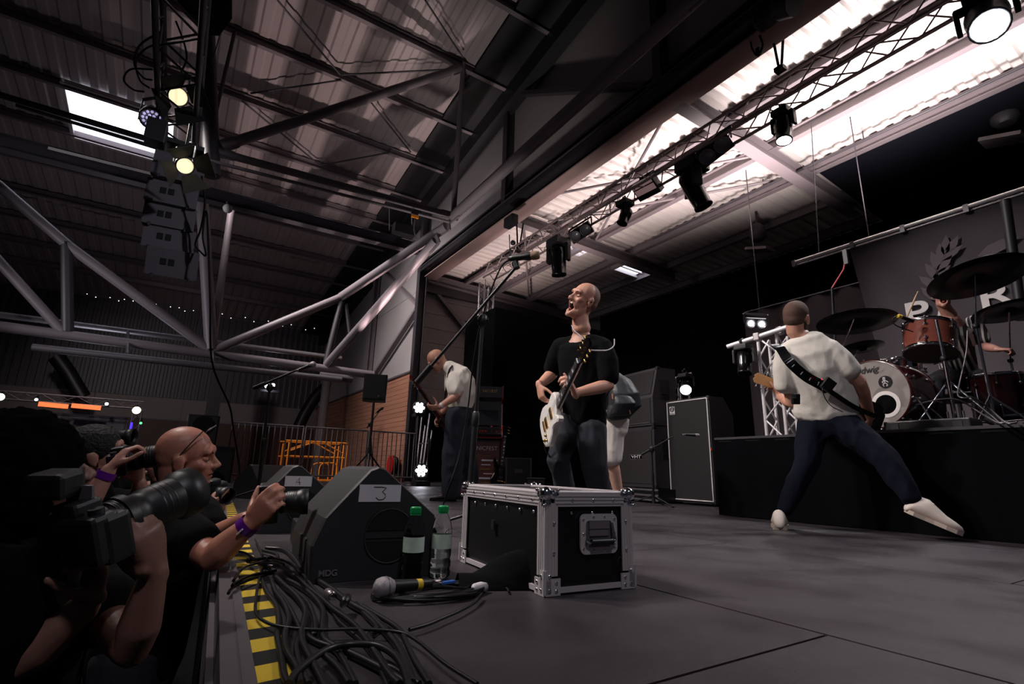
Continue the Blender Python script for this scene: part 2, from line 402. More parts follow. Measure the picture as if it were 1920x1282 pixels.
# steel frame on the gable: columns, braces, eaves member
for y in (4.39, 8.83):
    ibeam(MB(), (5.38, y, 6.0), (5.38, y, ROOFZ(y)-.1), .2, .16, up=(1, 0, 0)).build('column', 'steel_dark', wr)
ibeam(MB(), (5.36, 13.45, -1.25), (5.36, 13.45, ROOFZ(13.45)-.1), .24, .2, up=(1, 0, 0)).build('column', 'steel_dark', wr)
ibeam(MB(), (5.36, 17.9, 3.2), (5.36, 17.9, ROOFZ(17.9)-.1), .2, .2, up=(1, 0, 0)).build('column', 'steel_grey', wr)
MB().bar((5.36, 13.5, 4.95), (5.36, 17.8, 3.15), .09, .16, (1, 0, 0)).build('brace', 'steel_grey', wr)
MB().bar((5.36, 13.6, 5.0), (5.36, 17.6, 7.5), .08, .14, (1, 0, 0)).build('brace', 'steel_grey', wr)
MB().bar((5.36, 8.7, 8.9), (5.36, 4.4, 6.1), .1, .14, (1, 0, 0)).build('brace', 'steel_dark', wr)
MB().bar((5.30, -2, ROOFZ(-2)-.35), (5.30, 26, ROOFZ(26)-.35), .3, .5, sl.cross(V((1, 0, 0)))).build('eaves_beam', 'steel_black', wr)
# dark box-out beside it under the roof
MB().bar((4.75, -2, ROOFZ(-2)-.10), (4.75, 26, ROOFZ(26)-.10), .9, .06, sl.cross(V((1, 0, 0)))).build('soffit', 'steel_black', wr)
# beam over the stage opening: dark door track outside, pink-grey flange below
mb = MB(); mb.box((5.42, 5.7, 6.12), (.16, 15.6, .34)); mb.box((5.30, 5.7, 5.98), (.12, 15.6, .10)); mb.box((5.32, 5.7, 6.24), (.06, 15.6, .05)); mb.build('door_track', 'steel_black', wr)
MB().cyl((5.26, -2, 6.08), (5.26, 13.4, 6.08), .028).build('conduit', 'steel_dark', wr)
mb = MB(); mb.box((5.62, 5.7, 5.86), (.40, 15.6, .025)); mb.box((5.60, 5.7, 6.05), (.02, 15.6, .38)); mb.build('lintel_beam', 'lintel', wr)
# end wall
wb = thing('wall_back', 'x', 'x'); del wb['label']; del wb['category']; wb['kind'] = 'structure'
mat('dark_red', (70, 40, 40), .6, var=.1, scale=2); mat('far_white', (120, 112, 112), .7, var=.06, scale=1); mat('far_metal', (60, 58, 66), .5)
for x0 in range(-12, 6, 3):
    x1 = min(x0+3, 5.5)
    MB().box(((x0+x1)/2, 26.1, .4), (x1-x0-.02, .1, 3.3)).build('base_panel', 'dark_red', wb)
    MB().box(((x0+x1)/2, 26.1, 2.53), (x1-x0-.02, .1, .9)).build('white_panel', 'far_white', wb)
    corrugated((x0, 26.0, 2.98), (0, 0, 1), (1, 0, 0), 4.0, x1-x0, .25, .014, (0, -1, 0)).build('metal_sheet', 'far_metal', wb)
# left wall of the hall (dark, far)
wl = struct('wall_left', MB().box((-10.6, 12, 3.5), (.2, 28, 10)), 'far_metal')
# rooflight in the hall
def skylight(name, c, dx_, dy_, slope, nmull=3):
    root = bpy.data.objects.new(name, None); COL.objects.link(root); root.location = c; root.rotation_euler = slope; root['kind'] = 'structure'
    MB().box((0, 0, .03), (dx_, dy_, .01)).build('pane', 'skylight', root)
    mb = MB(); fw = .07
    for sx in (-1, 1): mb.box((sx*dx_/2, 0, -.02), (fw, dy_+fw, .12)); mb.box((0, sx*dy_/2, -.02), (dx_+fw, fw, .12))
    mb.box((0, dy_*.18, -.01), (dx_, .05, .05))
    mb.build('window_frame', 'white_paint', root); return root
sl_rot = (-math.atan(.133), 0, 0)
skylight('window_1', (-2.25, 14.35, ROOFZ(14.35)-.06), 2.1, 1.9, sl_rot)

# ------------------------------------------------------------------ stage house
so = thing('ceiling_stage', 'x', 'x'); del so['label']; del so['category']; so['kind'] = 'structure'
SR = lambda x: 6.28-.03*(x-5.6)
sd = V((1, 0, -.03)).normalized()
for j in range(-2, 14):
    for x0, x1 in (((5.6, 6.28), (6.28, 9.6)) if j < 4 else ((5.6, 6.28), (6.28, 9.6), (9.52, 12.9))):
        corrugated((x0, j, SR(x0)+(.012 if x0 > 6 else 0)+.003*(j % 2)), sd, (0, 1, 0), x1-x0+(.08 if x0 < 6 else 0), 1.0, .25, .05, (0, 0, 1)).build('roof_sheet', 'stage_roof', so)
for x in (6.95, 8.15, 9.4, 10.8, 12.2):
    ibeam(MB(), (x, -2 if x < 10 else 4.3, SR(x)-.10), (x, 14, SR(x)-.10), .2, .12).build('purlin', 'steel_grey', so)
for y in (-.4, 4.36, 9.05, 13.8):
    ibeam(MB(), (5.7, y, SR(5.7)-.30), (11.2, y, SR(11.2)-.30), .26, .22, .02, .015).build('rafter', 'steel_grey', so)
for a, b in (((5.8, 4.5), (8.1, 8.9)), ((9.3, 4.5), (6.6, 8.9)), ((6.1, 9.2), (9.3, 13.6)), ((8.15, 4.5), (5.9, 8.0))):
    MB().cyl((a[0], a[1], SR(a[0])-.16), (b[0], b[1], SR(b[0])-.16), .028, n=8).build('wind_brace', 'steel_grey', so)
# black lining further upstage
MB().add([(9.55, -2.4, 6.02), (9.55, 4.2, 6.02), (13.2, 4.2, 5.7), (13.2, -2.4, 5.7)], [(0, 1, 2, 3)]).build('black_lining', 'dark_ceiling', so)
wsr = thing('wall_stage', 'x', 'x'); del wsr['label']; del wsr['category']; wsr['kind'] = 'structure'
for q in range(9):
    zb = 2.2+q*.46
    MB().box((9.3, 14.06, zb+.23), (7.4, .1, .45)).build('wall_panel', 'white_clad', wsr)
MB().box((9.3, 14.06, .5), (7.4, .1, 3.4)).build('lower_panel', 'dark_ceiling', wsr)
MB().bar((5.75, 13.9, 5.9), (8.6, 13.9, 3.2), .1, .12, (0, 1, 0)).build('brace', 'steel_grey', wsr)
MB().bar((8.0, 13.9, 4.2), (9.8, 13.9, 6.0), .1, .12, (0, 1, 0)).build('brace', 'steel_grey', wsr)
MB().box((8.2, 13.9, 5.72), (5.2, .16, .3)).build('eaves_beam', 'steel_dark', wsr)
q = onZ(1078, 468, 6.1); skylight('window_2', (q.x, q.y, SR(q.x)-.02), .8, .6, (0, .03, 0))
q = onZ(1191, 508, 6.02); skylight('window_3', (q.x, q.y, SR(q.x)-.02), 1.05, .75, (0, .03, 0))
# black drapes round the stage
def drape(p0, p1, z0, z1, name, label, fold=.05, pitch=.22, m_='cloth_black'):
    p0, p1 = V(p0), V(p1); d = p1-p0; L = d.length; d = d/L; nrm = V((-d.y, d.x, 0)); n = max(4, int(L/pitch*6)); P = []
    for i in range(n+1):
        s_ = L*i/n; o = nrm*(fold*math.sin(s_/pitch*2*math.pi)+.4*fold*math.sin(s_/pitch*2.3+1)); q = p0+d*s_
        P += [(q.x+o.x*.6, q.y+o.y*.6, z1), (q.x+o.x, q.y+o.y, z0)]
    mb = MB().add(P, [(2*i, 2*i+1, 2*i+3, 2*i+2) for i in range(n)], True)
    return tag(mb.build(name, m_), label, 'curtain')
drape((12.6, -1.9), (12.6, 13.7), -.07, 6.02, 'stage_curtain', 'black pleated curtain closing off the back of the stage')
tag(MB().box((8.4, -2.3, 2.75), (7, .05, 5.6)).build('side_curtain', 'cloth_black'), 'black side curtain behind the far right of the drum riser', 'curtain')
# masking box of black cloth beside the arcade machine
mk = thing('masking_flat', 'tall black cloth masking box behind the singer', 'screen', (6.2, 9.6, 0))
def quadbox(mb, a, b, th, z0, z1):
    d = (V(b)-V(a)); mb.bar(V((a[0], a[1], (z0+z1)/2)), V((b[0], b[1], (z0+z1)/2)), th, z1-z0); return mb
quadbox(MB(), (5.12, 8.75), (8.2, 8.75), .05, 0, 3.62).build('side_panel', 'cloth_black', mk, world=True)
quadbox(MB(), (5.15, 8.78), (5.15, 10.0), .05, 0, 3.62).build('front_panel', 'cloth_black', mk, world=True)
quadbox(MB(), (5.12, 10.0), (8.2, 10.0), .05, 0, 3.62).build('rear_panel', 'cloth_black', mk, world=True)

# ------------------------------------------------------------------ hall steelwork in front of the roof
T1, T2 = 8.6, 13.0
def member(name, root, a, b, r, m_='steel_grey', n=14, plates=False):
    a, b = V(a), V(b)
    tb = MB().cyl(a, b, r, n=n).build(name, m_, root, world=True)
    if plates:
        d = (b-a).normalized()
        for p, s_ in ((a, 1), (b, -1)):
            mb = MB(); x = d.cross(V((0, 0, 1))).normalized(); mb.bar(p-d*s_*.10, p+d*s_*.26, .03, r*2.4, d.cross(x)); mb.build('gusset', m_, tb, world=True)
    return tb
n1 = onY(850, 405, T1); n0 = onY(405, 284, T1); nt_ = onY(869, 118, T1)
ta = thing('roof_truss', 'near grey tubular roof truss with the thick tube across the white gable', 'truss', n1)
member('bottom_chord', ta, onX(1330, -28, n1.x), n1, .10, plates=True)
member('chord', ta, n0, n1, .065, plates=True)
member('service_pipe', ta, onY(388, 300, T1-.1), onY(842, 416, T1-.1), .028)
member('diagonal', ta, onY(414, 275, T1), onY(862, 128, T1), .085, plates=True)
member('post', ta, nt_, n1, .055)
member('mast', ta, onY(397, 330, T1), onY(384, -30, T1), .125, 'steel_dark')
member('hanger', ta, onY(398, 240, T1+.2), onY(440, 60, T1+.2), .03)
member('tension_rod', ta, onY(397, 120, T1-.3), onY(432, -5, T1-.3), .008, 'alu_dull')
tb_ = thing('roof_truss', 'far grey tubular roof truss crossing the dark left half of the hall', 'truss', onY(396, 655, T2))
member('mast', tb_, onY(396, 655, T2), onY(379, 372, T2), .13)
member('post', tb_, onY(399, 640, T2+.2), onY(436, 380, T2+.2), .08)
member('post', tb_, onY(125, 455, T2), onY(127, 622, T2), .10, 'steel_dark')
member('diagonal', tb_, onY(-20, 333, T2), onY(130, 462, T2), .10)
member('diagonal', tb_, onY(130, 462, T2), onY(393, 655, T2), .10)
member('diagonal', tb_, onY(-20, 470, T2), onY(118, 622, T2), .09)
member('diagonal', tb_, onY(400, 657, T2), onY(642, 556, T2), .10)
member('brace', tb_, onY(640, 556, T2), onY(838, 424, 9.1), .11, plates=True)
member('brace', tb_, onY(613, 683, T2), onY(817, 452, 9.3), .10, plates=True)
member('post', tb_, onY(640, 566, T2), onY(612, 680, T2), .08, 'steel_dark')
member('post', tb_, onY(648, 570, T2), onY(658, 640, T2), .05, 'steel_dark')
member('lower_chord', tb_, onY(-30, 608, T2), onY(700, 703, T2), .10)
member('duct', tb_, onY(60, 651, T2-.5), onY(640, 712, T2-.5), .07, 'alu_dull')
member('duct', tb_, onY(0, 590, T2+2), onY(640, 672, T2+2), .07, 'alu_dull')
member('heater', tb_, onY(600, 704, T2-.4), onY(660, 711, T2-.4), .09, 'alu_dull')
member('duct_bracket', tb_, onY(400, 657, T2), onY(400, 680, T2-.5), .03, 'alu_dull'); member('duct_bracket', tb_, onY(240, 640, T2), onY(240, 663, T2-.5), .03, 'alu_dull')
member('duct_bracket', tb_, onY(240, 640, T2), onY(240, 620, T2+2), .03, 'alu_dull')
ib = thing('crane_beam', 'dark steel beam crossing the hall behind the line array', 'beam', onY(-20, 262, 11))
ibeam(MB(), onY(-20, 262, 11), onY(800, 470, 11), .27, .2).build('beam_section', 'steel_dark', ib, world=True)
MB().bar(onY(90, 277, 10.88), onY(290, 327, 10.88), .012, .05).build('flange_sheen', 'white_paint', ib, world=True)  # white strip standing in for light reflected along the beam flange
member('cable_tray', ib, onY(-20, 172, 11), onY(282, 262, 11), .055, 'steel_black')
member('cable_tray', ib, onY(30, 197, 11), onY(300, 280, 11), .03, 'steel_black')
gl = thing('globe_lamp', 'small round globe lamp hanging under the dark beam', 'lamp', onY(427, 391, 10.9))
MB().ell(onY(427, 391, 10.9), .09).build('globe', 'white_paint', gl, world=True); MB().cyl(onY(427, 391, 10.9), onY(427, 378, 10.9), .03).build('cap', 'steel_dark', gl, world=True)
# thin wind bracing under the hall roof
for k, (a, b) in enumerate((((520, 0), (638, 140)), ((797, 0), (868, 108)), ((470, 175), (640, 150)), ((455, 190), (600, 310)), ((690, 185), (770, 285)), ((640, 140), (850, 130)), ((600, 310), (735, 285)))):
    d0, d1 = ray(*a), ray(*b); f = lambda d: CAM+d*((9.4+.133*6.16-.33-.22)/(d.z+.133*d.y))
    MB().cyl(f(d0), f(d1), .02, n=6).build('wind_brace', 'steel_dark', rf)
for y in (700, 705): pass
# round pillar and dark arched knees at the far end
pc = thing('pillar', 'round pale pillar at the far end of the hall', 'pillar', (4.5, 20, -1.25))
MB().cyl((4.45, 20, -1.25), (4.45, 20, 3.6), .16).build('shaft', 'far_white', pc, world=True); MB().box((4.45, 20, 3.65), (.4, .4, .12)).build('capital', 'steel_grey', pc, world=True)
for lab, px in (('dark column rising behind the PA loudspeakers', 390), ):
    t = thing('column', lab, 'column', onY(px, 800, 22)); a = onY(388, 830, 22); b = onY(392, 685, 22)
    MB().bar(a, V((a.x, a.y, b.z)), .42, .3, (0, 1, 0)).build('shaft', 'steel_black', t, world=True)
for pts in ([(560, 800), (575, 770), (600, 735), (640, 705)], [(155, 745), (140, 720), (125, 695), (105, 668)]):
    MB().tube(spline([onY(x, y, 24) for x, y in pts]), .25, n=4).build('knee_brace', 'steel_black', wb)
# ------------------------------------------------------------------ flight case
def flight_case():
    A, Bp, Cp = V((.915, 1.235, 0)), V((1.225, 1.208, 0)), V((.965, 1.80, 0))
    ex = (Bp-A).normalized(); ey = V((-ex.y, ex.x, 0)); Lx, Ly, H = .312, .60, .275
    Mr = Matrix((ex, ey, V((0, 0, 1)))).transposed()
    t = thing('flight_case', 'black flight case with aluminium edges and ball corners at centre stage', 'flight case', A+ex*Lx/2+ey*Ly/2, Mr)
    mat('case_black', (13, 13, 16), .38, bump=.02, bscale=200); mat('case_alu', (192, 184, 186), .38, metal=.3, bump=.04, bscale=90)
    hx, hy = Lx/2, Ly/2
    mb = MB(); mb.box((0, 0, H/2+.004), (Lx-.012, Ly-.012, H-.012)); mb.build('body', 'case_black', t)
    ew = .040
    def angle(p0, p1, d1, d2):           # L-shaped extrusion with ribs
        mb = MB(); p0, p1 = V(p0), V(p1); d1, d2 = V(d1), V(d2); ax = (p1-p0).normalized()
        for da, db in ((d1, d2), (d2, d1)):
            mb.bar(p0+da*ew/2+db*.002, p1+da*ew/2+db*.002, .004, ew, da) if False else None
            c = (p0+p1)/2+da*ew/2-db*.001; L = (p1-p0).length
            Mx = Matrix((da, ax, da.cross(ax))).transposed(); mb.box(c, (ew, L, .004), Mx)
            for q in (.25, .5, .75): mb.box((p0+p1)/2+da*ew*q-db*.0035, (.004, L, .003), Mx)
        mb.cyl(p0+(d1+d2)*.002, p1+(d1+d2)*.002, .006, n=8); mb.build('edge_profile', 'case_alu', t)
    for sx in (-1, 1):
        for sy in (-1, 1): angle((sx*hx, sy*hy, .05), (sx*hx, sy*hy, H-.03), (-sx, 0, 0), (0, -sy, 0))
        angle((sx*hx, -hy+.03, H), (sx*hx, hy-.03, H), (-sx, 0, 0), (0, 0, -1)); angle((-hx+.03, sx*hy, H), (hx-.03, sx*hy, H), (0, -sx, 0), (0, 0, -1))
        MB().box((sx*(hx-.004), 0, .012), (.012, Ly-.08, .014)).build('bottom_strip', 'case_alu', t); MB().box((0, sx*(hy-.004), .012), (Lx-.08, .012, .014)).build('bottom_strip', 'case_alu', t)
    for sx in (-1, 1):
        for sy in (-1, 1):
            c = V((sx*hx, sy*hy, H)); mb = MB(); mb.ell(c+V((-sx*.005, -sy*.005, -.004)), .020)
            for dd, tt in (((-sx, 0, 0), 0), ((0, -sy, 0), 0), ((0, 0, -1), 0)):
                d = V(dd); q = c+d*.024+V((-sx*.008, -sy*.008, -.008)); mb.ell(q, tuple(.0145 if abs(d[i]) < .5 else .020 for i in range(3)))
            b = mb.build('ball_corner', 'chrome', t)
            for dd in ((-sx, 0, 0), (0, -sy, 0), (0, 0, -1)):
                d = V(dd); out = V((sx, sy, 1))-V(tuple((sx, sy, 1)[i] if abs(d[i]) > .5 else 0 for i in range(3)))
                MB().ell(c+d*.037+out*.006, .006, nu=8, nv=6).build('rivet', 'chrome', b)
            mb = MB(); L = .052
            mb.box((sx*(hx-.022), sy*(hy+.0035), .022), (L, .004, .044)); mb.box((sx*(hx+.0035), sy*(hy-.022), .022), (.004, L, .044)); mb.box((sx*(hx-.004), sy*(hy+.0035), .035), (.026, .004, .062)); mb.box((sx*(hx+.0035), sy*(hy-.004), .035), (.004, .026, .062))
            b = mb.build('bottom_bracket', 'case_alu', t)
            for px_, pz in ((.034, .012), (.034, .032), (.012, .014), (.012, .05)):
                MB().ell((sx*(hx-px_), sy*(hy+.006), pz), (.0055, .003, .0055), nu=8, nv=6).build('rivet', 'chrome', b); MB().ell((sx*(hx+.006), sy*(hy-px_), pz), (.003, .0055, .0055), nu=8, nv=6).build('rivet', 'chrome', b)
    # rivets under the lid line
    rv = MB().ell((0, 0, 0), .0055, nu=8, nv=6).mesh('rivet')
    for q in range(3):
        o = link('rivet', rv, 'chrome', t); o.location = (-hx+.09+q*.075, -hy+.0025, H-.058)
        o = link('rivet', rv, None, t); o.location = (-hx+.09+q*.075, -hy-.0035, H-.022)
    for q in range(6):
        o = link('rivet', rv, None, t); o.location = (-hx+.0025, -hy+.07+q*.085, H-.058)
        o = link('rivet', rv, None, t); o.location = (-hx-.0035, -hy+.07+q*.085, H-.022)
    for zz in (.11, .19):
        for sx in (-1, 1):
            o = link('rivet', rv, None, t); o.location = (sx*(hx-.026), -hy-.0035, zz)
    # recessed handle on the right-hand face
    hc = V((.028, -hy, .158)); W, Hh = .135, .112
    def rrect(w_, h_, r, n=5):
        P = []
        for cx, cy, a0 in ((w_/2-r, h_/2-r, 0), (-w_/2+r, h_/2-r, 90), (-w_/2+r, -h_/2+r, 180), (w_/2-r, -h_/2+r, 270)):
            for k in range(n+1): a = math.radians(a0+90*k/n); P.append((cx+r*math.cos(a), cy+r*math.sin(a)))
        return P
    Mh = basis((1, 0, 0), (0, 0, 1))      # local z -> -y
    outer, inner = rrect(W, Hh, .018), rrect(W*.72, Hh*.66, .012); n = len(outer); mb = MB()
    P = [V((x, y, .0)) for x, y in outer]+[V((x, y, .006)) for x, y in outer]+[V((x*.72*W/W, y*.66, .006)) for x, y in outer]
    P = [V((x, y, 0)) for x, y in outer]+[V((x, y, .006)) for x, y in outer]+[V((x, y, .006)) for x, y in inner]+[V((x, y, .0015)) for x, y in inner]
    mb.add([hc+Mh @ p for p in P], [(r*n+k, r*n+(k+1) % n, (r+1)*n+(k+1) % n, (r+1)*n+k) for r in range(3) for k in range(n)])
    hp = mb.build('handle_plate', 'case_alu', t)
    MB().prism([(x*.72, y*.66) for x, y in outer], .0008, .002, Mh, hc).build('handle_dish', 'alu_dull', hp)
    mb = MB(); mb.box(hc+V((0, -.006, .025)), (.075, .006, .022)); mb.box(hc+V((0, -.004, .003)), (.07, .004, .018)); mb.build('spring_plate', 'alu', hp)
    mb = MB(); mb.tube(spline([hc+V((-.045, -.008, .03)), hc+V((-.047, -.014, 0)), hc+V((-.044, -.018, -.022)), hc+V((.044, -.018, -.022)), hc+V((.047, -.014, 0)), hc+V((.045, -.008, .03))], 5), .0045); mb.build('bail', 'chrome', hp)
    MB().cyl(hc+V((-.038, -.019, -.022)), hc+V((.038, -.019, -.022)), .0095).build('grip', 'rubber', hp)
    for sx in (-1, 1):
        for zz in (-.04, 0, .04): o = link('rivet', rv, None, hp); o.location = hc+V((sx*.057, -.006, zz)); o.scale = (.8, .6, .8)
        for zz in (-1, 1): o = link('rivet', rv, None, hp); o.location = hc+V((sx*.02, -.006, zz*.047)); o.scale = (.8, .6, .8)
    mb = MB(); mb.tube([(hx-.04+.018*math.cos(a), -hy-.001, .072+.018*math.sin(a)) for a in [2*math.pi*k/16 for k in range(17)]], .0012, n=5); mb.build('sticker_ring', 'tolex', t)
    MB().box((-hx-.004, .03, .155), (.006, .02, .03)).build('latch', 'steel_black', t)
flight_case()

# ------------------------------------------------------------------ wedges
def wedge(name_label, num, loc, rotz, m_='monitor_paint', D=.52):
    t = thing('stage_monitor', name_label, 'monitor', loc, (0, 0, rotz), 'floor monitors along the stage front')
    prof = [(.0, .0), (-.005, .10), (.025, .18), (.15, .325), (.175, .335), (.195, .33), (.375, .185), (.395, .13), (.40, .0)]
    n = len(prof); mb = MB(); b = .012
    cx = sum(p[0] for p in prof)/n; cz = sum(p[1] for p in prof)/n
    rings = []
    for y, k in ((0, .965), (b, 1), (D-b, 1), (D, .965)): rings.append([V((cx+(x-cx)*k, y, max(0, cz+(z-cz)*k) if z > 0 else 0)) for x, z in prof])
    P = [p for r in rings for p in r]
    Fs = [(i*n+k, (i+1)*n+k, (i+1)*n+(k+1) % n, i*n+(k+1) % n) for i in range(3) for k in range(n)]
    mb.add(P, Fs); mb.add(rings[0], [tuple(range(n))]); mb.add(rings[3], [tuple(range(n))[::-1]])
    mb.build('cabinet', m_, t)
    # round hand hole with a cross bar on the side cheek
    hc = V((.225, -.001, .125)); n = 32; mb = MB()
    for zc, sgn in ((.016, 1), (-.016, -1)):
        pts = [(.078*math.cos(a), .078*math.sin(a)) for a in [math.pi*k/14 for k in range(15)]]
        mb.prism([(x, sgn*(zc*sgn+y*.85)) for x, y in pts] if sgn > 0 else [(x, sgn*(abs(zc)+y*.85)) for x, y in pts][::-1], -.0, .0015, basis((1, 0, 0), (0, 0, 1)), hc)
    mb.build('hand_hole', 'hole_black', t)
    mb = MB(); mb.tube([hc+V((.077*math.cos(a), -.001, (.08 if math.sin(a) > 0 else .08)*math.sin(a))) for a in [2*math.pi*k/40 for k in range(41)]], .0022, n=5); mb.box(hc+V((0, -.001, 0)), (.15, .003, .012)); mb.build('hole_rim', 'monitor_paint', t)
    if num:
        Mh = basis((1, 0, 0), (0, 0, 1)); c = V((.185, -.002, .253))
        pl = MB().box(c, (.132, .002, .052)).build('paper_label', 'paper', t)
        if num == '3':
            pts = [(-.022, .019), (.004, .019), (.018, .017), (.006, .004), (.016, -.003), (.017, -.012), (.009, -.019), (-.004, -.020), (-.013, -.013)]
        else:
            pts = [(.008, -.018), (.004, .0), (.004, .018), (-.012, -.005), (.012, -.006)]
        MB().tube([c+V((x, -.0015, z)) for x, z in pts], .0013, n=5).build('marker_digit', 'ink', pl)
    # grille on the performer side, handles on the rear slope, feet
    mb = MB(); p0, p1 = V((.20, 0, .326)), V((.372, 0, .188)); nn = V((p1-p0).cross(V((0, 1, 0)))).normalized()*-1
    mb.add([p0+V((0, .03, 0))+nn*.003, p1+V((0, .03, 0))+nn*.003, p1+V((0, D-.03, 0))+nn*.003, p0+V((0, D-.03, 0))+nn*.003], [(0, 1, 2, 3)]); mb.build('grille', 'grille', t)
    for yy in (.14, .26): MB().box((-.002, yy, .075), (.014, .05, .07), None, .006).build('rear_slot', 'hole_black', t)
    for yy in (.04, D-.04):
        MB().box((.2, yy, .003), (.32, .03, .006)).build('foot', 'rubber', t)
    return t
mat('monitor_paint', (34, 33, 36), .5, bump=.12, bscale=500); mat('hole_black', (3, 3, 4), .9)
w3 = wedge('large dark floor monitor marked 3 beside the water bottles', '3', (.385, 1.665, 0), math.radians(-5))
text('brand_letters', 'MDG', .024, basis((1, 0, 0), (0, 0, 1)), (.05, -.003, .026), 'alu', w3, extrude=.0006, weight=.0006)
wedge('floor monitor marked 4 behind the larger one marked 3', '4', (.385, 2.95, 0), math.radians(-4))
w5 = wedge('small dark floor monitor far along the stage edge', None, (1.12, 6.0, 0), math.radians(120), D=.42)
# low box in front of monitor 4
mb_ = thing('stage_box', 'dark stage box with sockets tucked between the two floor monitors', 'box', (.66, 2.5, 0), (0, 0, -.1))
MB().box((0, 0, .05), (.34, .2, .1), None, .008).build('body', 'black_plastic', mb_); MB().box((0, -.102, .065), (.3, .006, .05)).build('face_plate', 'alu_dull', mb_)
for q in range(5): MB().cyl((-.12+.06*q, -.104, .065), (-.12+.06*q, -.112, .065), .014).build('socket', 'black_gloss', mb_)

# ------------------------------------------------------------------ water bottles
mat('pet', (235, 240, 240), .06, trans=1, ior=1.12, spec=.5); mat('water', (225, 235, 235), .02, trans=1, ior=1.2); mat('cap_green', (18, 140, 74), .35); mat('bottle_label', (190, 206, 190), .5, var=.25, scale=40)
def bottle(loc, label, level):
    t = thing('water_bottle', label, 'bottle', loc, group='water bottles by the monitor')
    pr_ = [(.0, .004), (.022, .0), (.031, .006), (.0325, .02), (.030, .028), (.0325, .036), (.0325, .050), (.0300, .057), (.0325, .064), (.0325, .082), (.0315, .086), (.0315, .132), (.0325, .136), (.0315, .148), (.027, .168), (.0185, .186), (.0135, .194), (.0135, .205)]
    MB().lathe(pr_, n=28, cap=False).build('body', 'pet', t)
    wz = level; wp = [(max(0, r-.0022), h) for r, h in pr_ if h < wz]; wp[0] = (0.0, .006); wp.append((max(.01, wp[-1][0]), wz)); wp.append((0.0, wz))
    MB().lathe(wp, n=24).build('water', 'water', t)
    MB().lathe([(.0322, .088), (.0322, .131)], n=28, cap=False).build('label_band', 'bottle_label', t)
    cp = MB().lathe([(.0165, .198), (.0165, .214), (.015, .217), (.0, .217)], n=24)
    for k in range(24): a = 2*math.pi*k/24; cp.box((.0165*math.cos(a), .0165*math.sin(a), .206), (.0016, .0016, .014))
    cp.build('cap', 'cap_green', t); MB().lathe([(.0165, .193), (.0165, .1965)], n=24, cap=False).build('neck_ring', 'cap_green', t)
bottle((.655, 1.555, 0), 'water bottle with green cap in front of the monitor', .135)
bottle((.765, 1.59, 0), 'water bottle with green cap next to the flight case', .11)

# ------------------------------------------------------------------ microphone lying on the deck
def mic_solid(parent, p0, p1, r_head=.025, band=False, world=True, long=.165):
    p0, p1 = V(p0), V(p1); d = (p1-p0).normalized()
    MB().lathe([(.004, -.0), (.014, .003), (r_head*.85, .010), (r_head, .024), (r_head*.98, .034), (r_head*.9, .043), (.018, .052)], p0, d, 20).build('mesh_head', 'mic_mesh', parent, world)
    MB().lathe([(r_head*1.0, .030), (r_head*1.03, .0325), (r_head*1.0, .035)], p0, d, 20, cap=False).build('head_ring', 'alu_dull', parent, world)
    MB().lathe([(.018, .05), (.017, .06), (.0125, long-.01), (.0115, long)], p0, d, 18).build('handle', 'black_plastic', parent, world)
    if band: MB().lathe([(.0142, .118), (.0138, .136)], p0, d, 18, cap=False).build('tape_band', 'yellow', parent, world)
    MB().lathe([(.009, long), (.009, long+.028), (.006, long+.034)], p0, d, 14).build('plug', 'chrome', parent, world)
mat('mic_mesh', (150, 142, 146), .45, metal=.5, bump=.3, bscale=700)
mc = thing('microphone', 'silver-headed microphone with yellow tape lying on the coiled cable', 'microphone', (.5, 1.36, .03))
mic_solid(mc, (.478, 1.372, .034), (.62, 1.386, .030), .0265, True)

